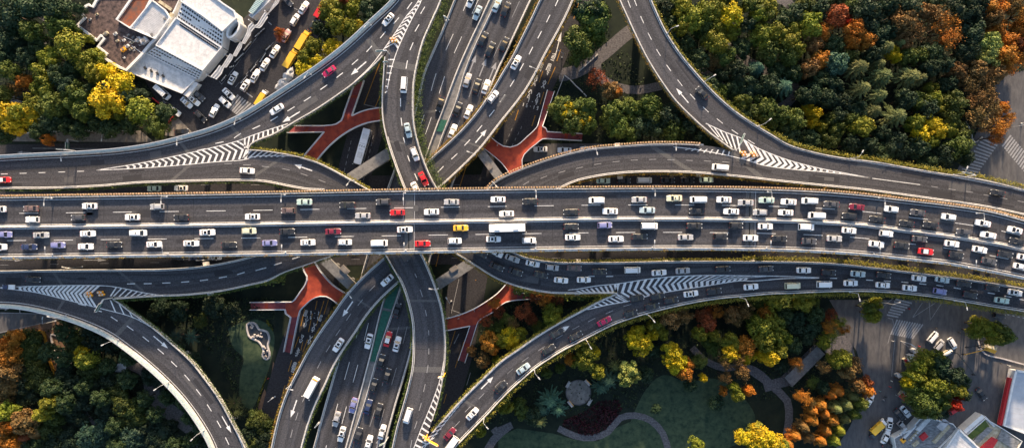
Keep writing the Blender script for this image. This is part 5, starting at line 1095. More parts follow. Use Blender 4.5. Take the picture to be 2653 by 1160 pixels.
m.build('rocks', rk)
def kerb(name, label, cat, t, pts, m_='concrete', w=0.3, h=0.5, z=0):
    P = [at(*q, z+h) for q in spline([nat(t, *q) for q in pts], 8)[0]]; c = P[len(P)//2].copy(); c.z = 0; mb = MB(); mb.sweep(normals([p-c for p in P]), [(-w/2, -h), (-w/2, 0), (w/2, 0), (w/2, -h)], m_); o = mb.build(name); o.location = c; tag(o, label, cat)
kerb('planter_wall', 'low pink stone wall curving round the brown leaf shaped bed', 'wall', 's7', [(640, 378), (530, 345), (545, 450), (580, 560), (625, 625), (650, 625), (670, 590)], 'stone', 0.5)
kerb('hedge_wall', 'yellow trimmed wall on the left of the brown verge', 'wall', 's7', [(210, 360), (320, 325), (440, 320), (480, 500), (540, 700), (610, 840)], 'yellow_paint', 0.7, 0.7)
kerb('garden_wall', 'pale wall right of the brown verge tip', 'wall', 's7', [(775, 570), (740, 640), (725, 705)], 'stone', 0.4)
kerb('path_wall', 'straight pale wall on the right side of the top centre path', 'wall', 'q5', [(1045, 745), (1245, 565)], 'concrete', 0.35)
kerb('path_wall', 'short pale wall on the left side of the top centre lawn', 'wall', 'q5', [(890, 780), (960, 835), (1010, 890), (1060, 935), (1125, 1005)], 'concrete', 0.3)
kerb('street_wall', 'thin white wall between the bus lane street and dark lawn', 'wall', 'q5', [(895, 780), (850, 900), (805, 1010)], 'concrete', 0.2)
kerb('site_wall', 'curved grey wall around the brown corner bed at right', 'wall', 's5', [(1130, 470), (1150, 550), (1205, 625), (1400, 680), (1620, 740)], 'stone', 0.45)
kerb('red_fence', 'thin red fence beside the parked cars below the white building', 'fence', 'a1', [(885, 570), (940, 615), (1010, 665), (975, 720)], 'red_paint', 0.2, 1.2)
kerb('pavement_wall', 'long low wall along the upper left pavement', 'wall', 'a1', [(100, 778), (400, 762), (740, 762)], 'concrete', 0.25, 0.8)
kerb('corner_wall', 'grey wall at the corner of the top right crossing', 'wall', 'a4', [(1225, 690), (1265, 760), (1290, 830), (1335, 800)], 'concrete', 0.25, 0.6)
kerb('park_wall', 'pale wall at the top right corner of the bottom park', 'wall', 'b4', [(20, 340), (200, 338), (345, 350)], 'concrete', 0.2, 0.8)
# traffic structure at the bottom right crossing: long thin masts
for lab, a, b in (('dark thin mast arm reaching left over the bottom right crossing', (1110, 482), (880, 535)), ('orange lit mast arm reaching left over the bottom right crossing', (1105, 545), (840, 605)), ('dark mast arm pointing down beside the round trees', (800, 590), (990, 830)), ('pale mast arm at the zebra crossing', (325, 495), (545, 655))):
    A = at(*nat('s5', *a), 0.1); B = at(*nat('s5', *b), 0.1)-A; r = empty('traffic_light', A); tag(r, lab, 'traffic light')
    m = MB(); m.tube((0, 0, 0), (0, 0, 6), .16, .12, 'steel' if 'pale' in lab else 'black_metal'); m.build('pole', r); m = MB(); m.tube((0, 0, 6), (B.x*.93, B.y*.93, 6.2), .14, .1, 'orange' if 'orange' in lab else ('steel' if 'pale' in lab else 'black_metal'), 6); m.build('arm', r)
    m = MB(); m.box((B.x*.9, B.y*.9, 5.6), (.9, .4, 1.0), 'black_metal'); m.build('signal_head', r)
# small street furniture on the island at the bottom right
for i, (x, y, mm, lab) in enumerate(((435, 585, 'cloth_grey', 'grey roofed kiosk at the top of the island row'), (400, 640, 'white_roof', 'white roofed kiosk below the grey one on the island'), (275, 838, 'white_roof', 'small white kiosk alone left of the round trees'))):
    r = empty('kiosk', at(*nat('s5', x, y), 0.06), 0.4); tag(r, lab, 'kiosk'); m = MB(); m.box((0, 0, 1.1), (1.3, 1.0, 2.2), 'cloth_grey'); m.build('cabin', r); m = MB(); m.box((0, 0, 2.3), (1.6, 1.3, 0.16), mm); m.build('roof', r); m = MB(); m.box((0, -0.52, 1.3), (.9, .06, .7), 'window_glass'); m.build('window', r)
def stall(label, t, x, y, ang, w, d, m1, m2):
    r = empty('market_stall', at(*nat(t, x, y), 0.06), math.radians(ang)); tag(r, label, 'stall')
    m = MB(); zt = 2.4; m.poly([(-w/2, -d/2, zt-.3), (w/2, -d/2, zt-.3), (w/2, 0, zt+.2), (-w/2, 0, zt+.2)], m1); m.poly([(-w/2, 0, zt+.2), (w/2, 0, zt+.2), (w/2, d/2, zt-.3), (-w/2, d/2, zt-.3)], m2); m.build('awning', r)
    for sx in (-1, 1):
        for sy in (-1, 1): m = MB(); m.tube((sx*w*.47, sy*d*.47, 0), (sx*w*.47, sy*d*.47, zt-.3), .05, .05, 'steel', 6); m.build('post', r)
    m = MB(); m.box((0, 0, .45), (w*.8, d*.6, .9), 'straw'); m.build('counter', r)
stall('white and crimson awning stall at the left of the round trees', 's6', 350, 575, -40, 4.6, 3.4, 'red_paint', 'white_roof')
stall('orange and red awning stall by the lamp beside the corner trees', 's5', 1215, 560, -20, 4.0, 2.4, 'orange', 'straw')
stall('small red and white stall on the island beside the kiosks', 's5', 360, 695, -60, 2.4, 1.6, 'red_paint', 'white_roof')
stall('pale tent stall with red trim below the parked vans', 's5', 760, 618, 30, 4.4, 1.2, 'white_roof', 'lamp_head')
# ------------------------------------------------------------------ vehicles: one built of each kind and colour, then copied
PROTO = {}
def loft(mb, rings, m, cap=True):
    n = len(rings[0]); i = len(mb.v)
    for r in rings: mb.v += [tuple(p) for p in r]
    mi = mb.mi(m)
    for a in range(len(rings)-1):
        for b in range(n):
            c = (b+1) % n; mb.f.append((i+a*n+b, i+(a+1)*n+b, i+(a+1)*n+c, i+a*n+c)); mb.m.append(mi)
    if cap:
        mb.f.append(tuple(range(i, i+n))); mb.f.append(tuple(range(i+len(rings)*n-1, i+(len(rings)-1)*n-1, -1))); mb.m += [mi, mi]
def ringx(x, w, z0, z1, tw=0.86):
    """closed cross section at x, walked so that the loft faces outwards when x grows"""
    return [(x, -w, z0), (x, -w, z0+(z1-z0)*.55), (x, -w*0.97, z1-0.1), (x, -w*tw, z1), (x, w*tw, z1), (x, w*0.97, z1-0.1), (x, w, z0+(z1-z0)*.55), (x, w, z0)]
# kind: length, half width, body stations (x share, width share, bottom, top), cabin base x0 x1, roof x0 x1, base z, roof z
SPEC = {
 'sedan':   dict(L=4.75, w=0.93, st=[(-.5, .74, .45, .78), (-.485, .88, .32, .93), (-.40, .97, .25, .99), (-.2, 1, .2, .97), (.2, 1, .2, .93), (.36, .98, .25, .87), (.46, .9, .3, .76), (.5, .72, .4, .62)], cab=(-1.72, 0.98, -1.12, 0.30, .94, 1.46)),
 'hatchback': dict(L=4.4, w=0.93, st=[(-.5, .82, .4, .85), (-.49, .93, .3, 1.0), (-.35, .99, .22, 1.02), (.2, 1, .2, .98), (.38, .97, .25, .9), (.47, .88, .3, .78), (.5, .72, .4, .62)], cab=(-2.12, 1.02, -1.72, 0.42, .97, 1.62)),
 'minivan': dict(L=4.9, w=0.98, st=[(-.5, .86, .4, 1.0), (-.49, .96, .3, 1.1), (-.3, 1, .22, 1.12), (.25, 1, .22, 1.06), (.42, .96, .25, .98), (.48, .88, .3, .82), (.5, .72, .4, .66)], cab=(-2.42, 1.6, -2.25, 1.0, 1.08, 1.86)),
 'van':     dict(L=5.1, w=1.0, st=[(-.5, .92, .4, 1.1), (-.49, .98, .3, 1.15), (-.3, 1, .24, 1.18), (.3, 1, .24, 1.14), (.44, .96, .26, 1.05), (.49, .88, .34, .86), (.5, .76, .42, .7)], cab=(-2.52, 1.9, -2.45, 1.45, 1.14, 2.15)),
}
def vehicle_proto(kind, colour, roofopt=''):
    key = (kind, colour, roofopt)
    if key in PROTO: return copy_tree(PROTO[key])
    P = 'paint ' + colour; r = empty('parked_car' if False else {'sedan': 'sedan_car', 'hatchback': 'hatchback_car', 'minivan': 'minivan', 'van': 'van', 'bus': 'bus', 'minibus': 'minibus', 'truck': 'truck', 'pickup': 'pickup_truck'}[kind])
    def wheels(xs, w, rad=0.33):
        for x in xs:
            for sy in (-1, 1):
                m = MB(); m.tube((x, sy*(w-.22), rad), (x, sy*(w+.01), rad), rad, rad, 'tyre', 14); m.tube((x, sy*(w), rad), (x, sy*(w+.02), rad), rad*.6, rad*.55, 'steel', 10); m.build('wheel', r)
    if kind in SPEC:
        s = SPEC[kind]; L, w = s['L'], s['w']; b = MB()
        loft(b, [ringx(x*L, ww*w, z0, z1, 0.84) for x, ww, z0, z1 in s['st']], P)
        x0, x1, t0, t1, zb, zt = s['cab']; wb_, wt = w*0.90, w*0.74
        zr = zt
        R = [(t0, -wt, zr), (t1, -wt, zr), (t1, wt, zr), (t0, wt, zr)]; Rb = [(t0, -wt, zr-.06), (t1, -wt, zr-.06), (t1, wt, zr-.06), (t0, wt, zr-.06)]
        nx = 5
        # roof, gently domed
        rows = []
        for i in range(nx+1):
            x = t0+(t1-t0)*i/nx; cr = 0.05*math.sin(PI*i/nx); rows.append([(x, -wt*1.03, zr-.05), (x, -wt*.8, zr-.005+cr*.6), (x, 0, zr+.015+cr), (x, wt*.8, zr-.005+cr*.6), (x, wt*1.03, zr-.05)])
        for i in range(nx):
            for j in range(4): b.poly([rows[i][j], rows[i+1][j], rows[i+1][j+1], rows[i][j+1]], P)
        # pillars
        for sy in (-1, 1):
            for (xa, xb) in ((x1, t1), (x0, t0), ((x0+x1)/2-.05, (t0+t1)/2)):
                b.tube((xa, sy*wb_, zb-.03), (xb, sy*wt, zr-.03), .055, .045, P, 5)
            b.box((x1-.35, sy*(w+.09), zb+.02), (.16, .2, .12), P)
        b.build('body', r, False)
        for nm_, q in (('windscreen', [(x1, -wb_, zb-.02), (x1, wb_, zb-.02), (t1, wt, zr-.02), (t1, -wt, zr-.02)]), ('rear_window', [(x0, wb_, zb-.02), (x0, -wb_, zb-.02), (t0, -wt, zr-.02), (t0, wt, zr-.02)]),
                      ('side_window', [(x0, -wb_, zb-.02), (x1, -wb_, zb-.02), (t1, -wt, zr-.03), (t0, -wt, zr-.03)]), ('side_window', [(x1, wb_, zb-.02), (x0, wb_, zb-.02), (t0, wt, zr-.03), (t1, wt, zr-.03)])):
            m = MB(); m.poly(q, 'auto_glass'); m.build(nm_, r)
        if roofopt == 'sun':
            m = MB(); m.box(((t0+t1)/2+.05, 0, zr+.07), (.78, .86, .03), 'auto_glass'); m.build('sunroof', r)
        if roofopt == 'small sun':
            m = MB(); m.box(((t0+t1)/2+.25, 0, zr+.07), (.26, .66, .03), 'auto_glass'); m.build('sunroof', r)
        if roofopt == 'taxi':
            m = MB(); m.box(((t0+t1)/2+.1, 0, zr+.12), (.22, .6, .16), 'orange'); m.build('roof_sign', r)
        if roofopt == 'white roof':
            m = MB(); m.box(((t0+t1)/2, 0, zr+.06), (t1-t0, wt*1.9, .02), 'paint white'); m.build('roof_panel', r)
        if roofopt == 'rack':
            for sy in (-1, 1): m = MB(); m.tube((t0+.1, sy*wt*.85, zr+.1), (t1-.1, sy*wt*.85, zr+.1), .035, .035, 'steel', 6); m.build('roof_rail', r)
        if roofopt == 'ribs':
            for k in range(5): m = MB(); xx = t0+(t1-t0)*(k+.6)/5.2; m.box((xx, 0, zr+.06), (.06, wt*1.5, .03), 'paint silver'); m.build('roof_rib', r)
        for sy in (-1, 1):
            m = MB(); m.box((L*.462, sy*w*.66, .68 if kind == 'sedan' else .74), (.34, .30, .16), 'lens', -sy*0.35); m.build('headlight', r)
            m = MB(); m.box((-L*.488, sy*w*.66, .84), (.12, .34, .14), 'red_paint', sy*0.15); m.build('tail_light', r)
        wheels((-L*.29, L*.30), w)
    elif kind in ('bus', 'minibus'):
        L, w, h = (11.6, 1.27, 3.2) if kind == 'bus' else (6.9, 1.05, 2.75); b = MB()
        loft(b, [ringx(x*L, ww*w, .35, z1, .9) for x, ww, z1 in ((-.5, .93, h-.15), (-.49, 1, h), (-.1, 1, h), (.3, 1, h), (.485, 1, h-.02), (.5, .93, h-.25))], P); b.build('body', r)
        m = MB(); m.poly([(L*.5+.012, -w*.85, 1.1), (L*.5+.012, w*.85, 1.1), (L*.5+.012, w*.8, h-.5), (L*.5+.012, -w*.8, h-.5)], 'auto_glass'); m.build('windscreen', r)
        for sy in (-1, 1):
            for k in range(6 if kind == 'bus' else 4):
                nk = 6 if kind == 'bus' else 4; xa = -L*.46+k*L*.92/nk; m = MB(); q = [(xa+.06, sy*(w+.012), 1.3), (xa+L*.92/nk-.1, sy*(w+.012), 1.3), (xa+L*.92/nk-.1, sy*(w+.012), h-.75), (xa+.06, sy*(w+.012), h-.75)]; m.poly(q if sy < 0 else q[::-1], 'auto_glass'); m.build('side_window', r)
            m = MB(); m.box((L*.5, sy*w*.7, .8), (.08, .36, .2), 'lens'); m.build('headlight', r)
            m = MB(); m.tube((L*.47, sy*w, h-.5), (L*.5+.25, sy*(w+.18), h-.45), .05, .05, 'black_metal', 6); m.box((L*.5+.28, sy*(w+.2), h-.55), (.14, .3, .5), 'paint '+colour); m.build('mirror', r)
        if kind == 'bus':
            for xx in (-L*.28, L*.24): m = MB(); m.box((xx, 0, h+.12), (1.7, 1.5, .22), 'white_wall', 0, .92); m.build('roof_unit', r)
            if roofopt == 'letters':
                m = MB(); h2 = h+.012
                for k, gs in enumerate(('gong', 'jiao', 'zhuan')):
                    for (a, b_), (c1, d1) in GLY[gs]: Deck.line(None, m, [Vector((-.1+a*.0+b_*.34+(0 if k == 1 else 0), (k-1)*.75+a*.3, h2)), Vector((-.1+d1*.34, (k-1)*.75+c1*.3, h2))], .08, 'black_metal', .01)
                for sx in (-.9, .95): Deck.line(None, m, [Vector((sx, -.8, h2)), Vector((sx, .8, h2))], .07, 'dark_concrete', .01)
                m.build('roof_lettering', r)
        else:
            if roofopt == 'orange front': m = MB(); m.box((-L*.455, 0, h+.02), (.5, w*1.7, .12), 'orange'); m.build('roof_stripe', r)
        wheels((-L*.27, L*.33), w, .48 if kind == 'bus' else .38)
    elif kind == 'truck':
        L, w, h = 7.6, 1.2, 2.7; cabc = roofopt.split()[0] if roofopt else 'yellow'
        b = MB(); b.box((-.9, 0, .75), (5.8, 1.0, .3), 'black_metal'); b.build('chassis', r)
        m = MB(); m.box((-.95, 0, 1.8), (5.6, 2.36, 1.75), P); m.box((-.95, 0, 2.7), (5.45, 2.2, .08), P); m.build('cargo_box', r)
        m = MB(); loft(m, [ringx(x, ww, .5, z1, .88) for x, ww, z1 in ((2.05, 1.05, 2.1), (2.15, 1.1, 2.3), (3.1, 1.1, 2.25), (3.62, 1.05, 1.5), (3.7, .95, 1.2))], 'paint white' if 'white' in roofopt else P); m.build('cab', r)
        m = MB(); m.poly([(3.16, -.95, 2.22), (3.66, -.95, 1.5), (3.66, .95, 1.5), (3.16, .95, 2.22)], 'auto_glass'); m.build('windscreen', r)
        for sy in (-1, 1): m = MB(); m.box((3.7, sy*.75, .85), (.08, .3, .2), 'lens'); m.build('headlight', r)
        wheels((-2.6, 2.6), 1.15, .45)
    elif kind == 'pickup':
        L, w = 5.2, .95; b = MB(); loft(b, [ringx(x*L, ww*w, z0, z1, .9) for x, ww, z0, z1 in ((-.5, .95, .4, .75), (-.1, 1, .3, .75), (.1, 1, .25, 1.0), (.38, .96, .28, .95), (.47, .9, .3, .8), (.5, .75, .4, .65))], P)
        b.box((.55, 0, 1.6), (1.15, 1.5, .06), P); b.build('body', r)
        m = MB()
        for sx, sy, lx, ly in ((-1.2, -.88, 2.6, .08), (-1.2, .88, 2.6, .08), (-2.5, 0, .08, 1.8), (0.02, 0, .08, 1.8)): m.box((sx, sy, .98), (lx, ly, .5), 'paint white')
        m.box((-1.2, 0, 1.05), (2.5, 1.7, .3), 'paint white'); m.build('cargo_bed', r)
        for nm_, q in (('windscreen', [(1.75, -.86, .98), (1.75, .86, .98), (1.12, .74, 1.58), (1.12, -.74, 1.58)]), ('rear_window', [(-.05, .84, 1.2), (-.05, -.84, 1.2), (0, -.74, 1.58), (0, .74, 1.58)]), ('side_window', [(0, -.87, 1.0), (1.7, -.87, 1.0), (1.1, -.75, 1.57), (0, -.75, 1.57)]), ('side_window', [(1.7, .87, 1.0), (0, .87, 1.0), (0, .75, 1.57), (1.1, .75, 1.57)])):
            m = MB(); m.poly(q, 'auto_glass'); m.build(nm_, r)
        for sy in (-1, 1): m = MB(); m.box((L*.48, sy*.65, .7), (.15, .3, .16), 'lens'); m.build('headlight', r)
        wheels((-1.5, 1.6), w, .36)
    PROTO[key] = r
    return r
COLN = {'w': 'white', 'g': 'silver', 'k': 'black', 'd': 'dark grey', 'r': 'red', 'c': 'pale green', 'p': 'pale blue', 'n': 'brown', 'l': 'lilac blue', 'u': 'dark blue', 'm': 'dark red', 'i': 'crimson', 'y': 'yellow', 'e': 'cream', 'o': 'orange', 'q': 'pink'}
KIN = {'s': 'sedan', 'h': 'hatchback', 'm': 'minivan', 'v': 'van', 'b': 'bus', 'j': 'minibus', 't': 'truck', 'p': 'pickup'}
OPT = {'+': 'sun', '-': 'small sun', '=': 'white roof', '#': 'rack', '~': 'ribs', '*': 'taxi'}
OPTW = {'sun': ' with square sunroof', 'small sun': ' with small sunroof', 'white roof': ' with white roof', 'rack': ' with roof rails', 'ribs': ' with ribbed roof', 'taxi': ' with orange roof sign'}
NV = [0]
def put(t, x, y, code, place, z, ang, group, way='left', scale=1.0, extra=None):
    kind = KIN[code[0]]; col = COLN[code[1]]; opt = OPT[code[2]] if len(code) > 2 else ''
    if extra: opt = extra
    o = vehicle_proto(kind, col, opt); o.location = at(*nat(t, x, y), z+0.02); o.rotation_euler = (0, 0, ang + random.uniform(-.02, .02)); o.scale = (scale*random.uniform(.97, 1.03), scale*random.uniform(.98, 1.04), scale)
    word = kind if kind != 'pickup' else 'pickup truck'
    cat = {'sedan': 'car', 'hatchback': 'car', 'minivan': 'minivan', 'van': 'van', 'bus': 'bus', 'minibus': 'minibus', 'truck': 'truck', 'pickup': 'pickup truck'}[kind]
    nx, ny = nat(t, x, y); register(o, col + ' ' + word + (OPTW.get(opt, '')), place, cat, group, nx, ny, way); NV[0] += 1
    return o
def row(deck, rev, place, group, data, scale=1.0, dz=0.0, way='left'):
    for t, x, y, code in data:
        nx, ny = nat(t, x, y); k = deck.locate(nx, ny); put(t, x, y, code, place, deck.z(k)+dz, deck.heading(nx, ny, rev), group, way, scale)
random.seed(11)
GM = 'vehicles queuing on the main highway'
row(mU, True, "in the main highway's top lane", GM, [('r1', 2, 248, 'sw'), ('r1', 338, 243, 'sn'), ('r1', 943, 216, 'sw+'), ('r1', 1640, 222, 'hg'), ('r2', 602, 174, 'sc'), ('r2', 1045, 205, 'sk'), ('r2', 1415, 173, 'hd'), ('r2', 2122, 174, 'sg-'),
    ('r3', 42, 148, 'sw-'), ('r3', 372, 168, 'sk'), ('r3', 1060, 157, 'mw'), ('r3', 1500, 150, 'sg'), ('r3', 1862, 135, 'se-'), ('r3', 2107, 150, 'vw'), ('r3', 2375, 150, 'sw-'), ('r4', 40, 180, 'sg'), ('r4', 255, 155, 'sc'), ('r4', 483, 173, 'sw-'), ('r4', 697, 163, 'mw'), ('r4', 925, 197, 'sd'), ('r4', 1185, 226, 'sm'), ('r4', 1543, 248, 'hw'), ('r4', 1815, 284, 'sd'), ('r4', 2135, 328, 'hw#'), ('r4', 2490, 393, 'sw-'), ('r5', 875, 405, 'sw+')], 1.0)
row(mU, True, "in the lane just above the median", GM, [('r1', 352, 355, 'hw#'), ('r1', 825, 333, 'hd'), ('r1', 1385, 330, 'sw+'), ('r1', 1890, 333, 'sk'), ('r2', 65, 325, 'sw+'), ('r2', 433, 263, 'hn'), ('r2', 1205, 315, 'sg'), ('r2', 1562, 282, 'sr'), ('r2', 1915, 276, 'sw-'),
    ('r3', 130, 295, 'sw-'), ('r3', 795, 277, 'sk'), ('r3', 1200, 270, 'sw-'), ('r3', 1583, 258, 'sp'), ('r3', 2095, 268, 'sk'), ('r3', 2450, 272, 'sw-'), ('r4', 187, 280, 'hg'), ('r4', 453, 283, 'sw-'), ('r4', 767, 313, 'vw'), ('r4', 1108, 317, 'hk'), ('r4', 1395, 352, 'sk'), ('r4', 1702, 395, 'sk'), ('r4', 1948, 408, 'sk'), ('r4', 2285, 482, 'hd'), ('r4', 2545, 515, 'sw'), ('r5', 892, 498, 'sk')], 1.0)
row(mL, False, "in the lane just below the median", GM, [('r1', 65, 508, 'sl'), ('r1', 443, 515, 'sg+'), ('r1', 925, 500, 'sw-'), ('r1', 1450, 493, 'mw-'), ('r1', 2160, 487, 'sw+'), ('r2', 30, 473, 'he'), ('r2', 425, 478, 'sk'), ('r2', 900, 478, 'sm'), ('r2', 1640, 458, 'sw+'), ('r2', 2217, 442, 'sy'),
    ('r3', 797, 427, 'sk'), ('r3', 1145, 413, 'hl'), ('r3', 1605, 422, 'vw'), ('r3', 2070, 420, 'sk'), ('r3', 2500, 415, 'hk'), ('r4', 243, 425, 'sw'), ('r4', 665, 433, 'mw'), ('r4', 1107, 468, 'sw-'), ('r4', 1492, 500, 'hw'), ('r4', 1835, 555, 'sd'), ('r4', 2170, 605, 'sw'), ('r4', 2458, 665, 'sw'), ('r5', 795, 605, 'sk'), ('r5', 955, 632, 'sw')], 1.0)
row(mL, False, "in the main highway's bottom lane", GM, [('r1', 8, 637, 'sw'), ('r1', 320, 637, 'su'), ('r1', 618, 618, 'hl'), ('r1', 903, 633, 'sw'), ('r1', 1200, 613, 'sk'), ('r1', 1610, 610, 'sw-'), ('r1', 1993, 600, 'sw+'), ('r1', 2385, 615, 'sk'), ('r2', 243, 596, 'sl'), ('r2', 638, 590, 'sw-'), ('r2', 1020, 588, 'hw-'), ('r2', 1378, 598, 'vw'), ('r2', 1823, 603, 'sr'), ('r2', 2155, 575, 'hw-'), ('r3', -5, 556, 'sw+'),
    ('r3', 362, 570, 'hw'), ('r3', 813, 538, 'sw-'), ('r3', 1260, 555, 'sw-'), ('r3', 1505, 530, 'sk'), ('r3', 1978, 537, 'sg'), ('r3', 2340, 527, 'hk'), ('r4', 90, 545, 'sw'), ('r4', 385, 550, 'sk'), ('r4', 693, 578, 'sd'), ('r4', 955, 550, 'sg'), ('r4', 1390, 608, 'sw'), ('r4', 1650, 622, 'sk'), ('r4', 1900, 684, 'sr='), ('r4', 2215, 718, 'sk'), ('r5', 660, 662, 'sd'), ('r5', 925, 708, 'sw')], 1.0)
b = put('n', 1314, 590, 'bw', 'on the main highway beside the yellow sedan', ZM, mL.heading(1314, 590), GM, 'left', 0.98)
GS = 'vehicles queuing on the bottom right ramp'
row(r4, False, 'in the upper lane of the queue ramp', GS, [('r2', 2420, 700, 'sk'), ('r3', 20, 695, 'sw'), ('r3', 190, 755, 'sg'), ('r3', 400, 808, 'sw-'), ('r3', 600, 848, 'hg'), ('r3', 828, 853, 'sn'), ('r3', 1090, 890, 'sk'), ('r3', 1430, 875, 'vw'), ('r3', 1705, 902, 'sw-'), ('r3', 1950, 883, 'sg'), ('r3', 2365, 865, 'sk'), ('r4', 250, 862, 'sd'), ('r4', 640, 877, 'sw'), ('r4', 897, 900, 'sk'), ('r4', 1200, 915, 'sp'), ('r4', 1465, 928, 'sk'), ('r4', 1830, 960, 'sw'), ('r4', 2072, 975, 'sp'), ('r4', 2295, 1018, 'sk'), ('r5', 690, 885, 'sk'), ('r5', 878, 923, 'sw+')], 1.0)
row(r4, False, 'in the second lane at the queue ramp start', GS, [('r3', 30, 840, 'sk'), ('r3', 225, 893, 'sk'), ('r3', 485, 923, 'sk'), ('r3', 693, 980, 'sw'), ('r3', 928, 975, 'sw')], 0.98)
row(r7, False, 'in the lower lane of the queue ramp', GS, [('b3', 1100, 225, 'sw+'), ('b3', 1235, 210, 'sk'), ('r4', 95, 1048, 'sw'), ('r4', 525, 1037, 've'), ('r4', 853, 1023, 'vw'), ('r4', 1125, 1010, 'sw'), ('r4', 1457, 1030, 'sw-'), ('r4', 1735, 1060, 'sw-'), ('r4', 2047, 1095, 'hl'), ('r5', 505, 942, 'sk'), ('r5', 768, 988, 'sc')], 1.0)
row(r7, False, 'on the curved branch of the queue ramp', GS, [('b3', 905, 240, 'sk'), ('b3', 985, 262, 'sk'), ('b3', 785, 250, 'sk'), ('b3', 875, 297, 'sk'), ('b3', 750, 340, 'sk'), ('b3', 597, 385, 'si'), ('b3', 320, 453, 'sk'), ('b3', 430, 470, 'sk'), ('b3', 272, 548, 'sk'), ('b3', 125, 660, 'sp'), ('b2', 1458, 765, 'sk+'), ('b2', 1293, 922, 'sw-'), ('b2', 1162, 1038, 'sm')], 1.0)
row(r7, False, 'at the bottom end of the queue ramp', GS, [('b2', 1165, 1105, 'jw')], 0.95)
row(r3, False, 'on the bottom left upper road', 'vehicles on the left ramps', [('r1', 360, 972, 'sk')]); row(r3, True, 'at the tip of the bottom left wedge', 'vehicles on the left ramps', [('r1', 105, 1050, 'pu')], .8)
row(r2, True, 'on the top left lower branch', 'vehicles on the left ramps', [('a1', 1447, 997, 'sw'), ('a1', 30, 1050, 'sr=')], .98)
row(r1, False, 'on the top left curved ramp', 'vehicles on the left ramps', [('a2', 155, 640, 'sw'), ('a2', 460, 420, 'si'), ('a2', 803, 118, 'sw+')])
row(ra, False, 'on the top centre ramp', 'vehicles on the top centre ramps', [('a2', 895, 500, 'vw'), ('a2', 918, 762, 'sp'), ('a2', 958, 900, 'hw'), ('a2', 1008, 1045, 'sr'), ('a2', 965, 1104, 'sw')], 1.02)
row(rb, True, 'on the long straight ramp', 'vehicles on the top centre ramps', [('a3', 83, 368, 'sw+'), ('a2', 1413, 567, 'hw-')], 1.02)
GN = 'vehicles on the top-to-bottom highway'
row(nl, False, "on the upper highway's left side", GN, [('a2', 1322, 80, 'sp'), ('a2', 1285, 8, 'sw'), ('a2', 1105, 610, 'sk')], 1.05, way='top')
row(nr, True, "on the upper highway's right side", GN, [('a2', 1435, 35, 'sp'), ('a2', 1487, 60, 'sk'), ('a2', 1355, 232, 'sk'), ('a2', 1397, 292, 'sk'), ('a2', 1477, 262, 'sk'), ('a2', 1263, 473, 'sg'), ('a2', 1318, 505, 'sk'), ('a2', 1372, 510, 'sw'), ('a2', 1207, 640, 'sk'), ('a2', 1270, 655, 'sw'), ('a2', 1178, 768, 'sw')], 1.05, way='top')
row(nl, False, "on the lower highway's left side", GN, [('b2', 690, 500, 'sw+'), ('b2', 600, 873, 'sl'), ('b2', 503, 952, 'sg'), ('b2', 533, 1040, 'sw+')], 1.06, way='top')
row(nr, True, "on the lower highway's right side", GN, [('b2', 802, 487, 'sr='), ('b2', 855, 517, 'sw+'), ('b2', 763, 618, 'sk'), ('b2', 797, 700, 'sk'), ('b2', 720, 758, 'sk'), ('b2', 687, 880, 'su'), ('b2', 748, 903, 'sk'), ('b2', 630, 1045, 'sk'), ('b2', 768, 1027, 'sw'), ('b2', 690, 1090, 'sw-'), ('b2', 855, 320, 'sk')], 1.06, way='top')
row(ras, False, 'on the bottom centre ramp', 'vehicles on the bottom ramps', [('b2', 918, 933, 'vw')]); row(rbs, False, 'on the bottom left-going ramp', 'vehicles on the bottom ramps', [('b2', 797, 147, 'sw-'), ('b2', 513, 522, 'sw+')], 1.02)
o = put('b2', 362, 765, 'jw', 'on the bottom left-going ramp', ZB, rbs.heading(*nat('b2', 362, 765)), 'vehicles on the bottom ramps', extra='orange front', scale=1.02)
row(r5, True, 'on the top right ramp', 'vehicles on the right ramps', [('a3', 1165, 545, 'sk')]); row(r5, True, 'at the right end of the top right ramp', 'vehicles on the right ramps', [('r5', 730, 97, 'sk')]); row(r6, True, 'on the right lower branch', 'vehicles on the right ramps', [('a3', 1268, 978, 'vw')])
GG = 'vehicles on the street below the decks'
for t, x, y, c, pl, a in (('a3', 830, 1052, 'vw', 'in the gap above the main highway', 0), ('a3', 965, 1052, 'sk', 'in the gap above the main highway', 0), ('a3', 1080, 1052, 'sk', 'in the gap above the main highway', 0), ('a3', 1190, 1050, 'sc', 'in the gap above the main highway', 0), ('a3', 710, 1055, 'sk', 'in the gap above the main highway', 0), ('a3', 590, 1055, 'sc', 'in the gap above the main highway', 0),
    ('r5', 755, 258, 'sw+', 'in the gap above the main highway', 165), ('r5', 935, 300, 'vg', 'in the gap above the main highway', 165), ('r5', 612, 232, 'vg', 'in the gap above the main highway', 165),
    ('a1', 1062, 1098, 'sw+', 'in the gap below the top left branch', 180), ('a1', 905, 1100, 'sc', 'in the gap below the top left branch', 180), ('b1', 1258, 12, 'sw+', 'in the gap below the main highway', 0), ('b1', 1155, 15, 'su', 'in the gap below the main highway', 0), ('b1', 1040, 15, 'sk', 'in the gap below the main highway', 0),
    ('a3', 225, 872, 'sw+', 'below the right footbridge stairs', 180), ('a3', 365, 877, 'sw', 'below the right footbridge stairs', 180), ('a3', 495, 872, 'sw', 'below the right footbridge stairs', 180)):
    put(t, x, y, c, pl, 0.11, math.radians(a), GG, scale=1.0)
o = put('a2', 660, 860, 'bw', 'on the dark street left of the top centre ramp', 0.11, math.radians(-105.5), GG, extra='letters', scale=1.05)
GP = 'vehicles on the street beside the white building'
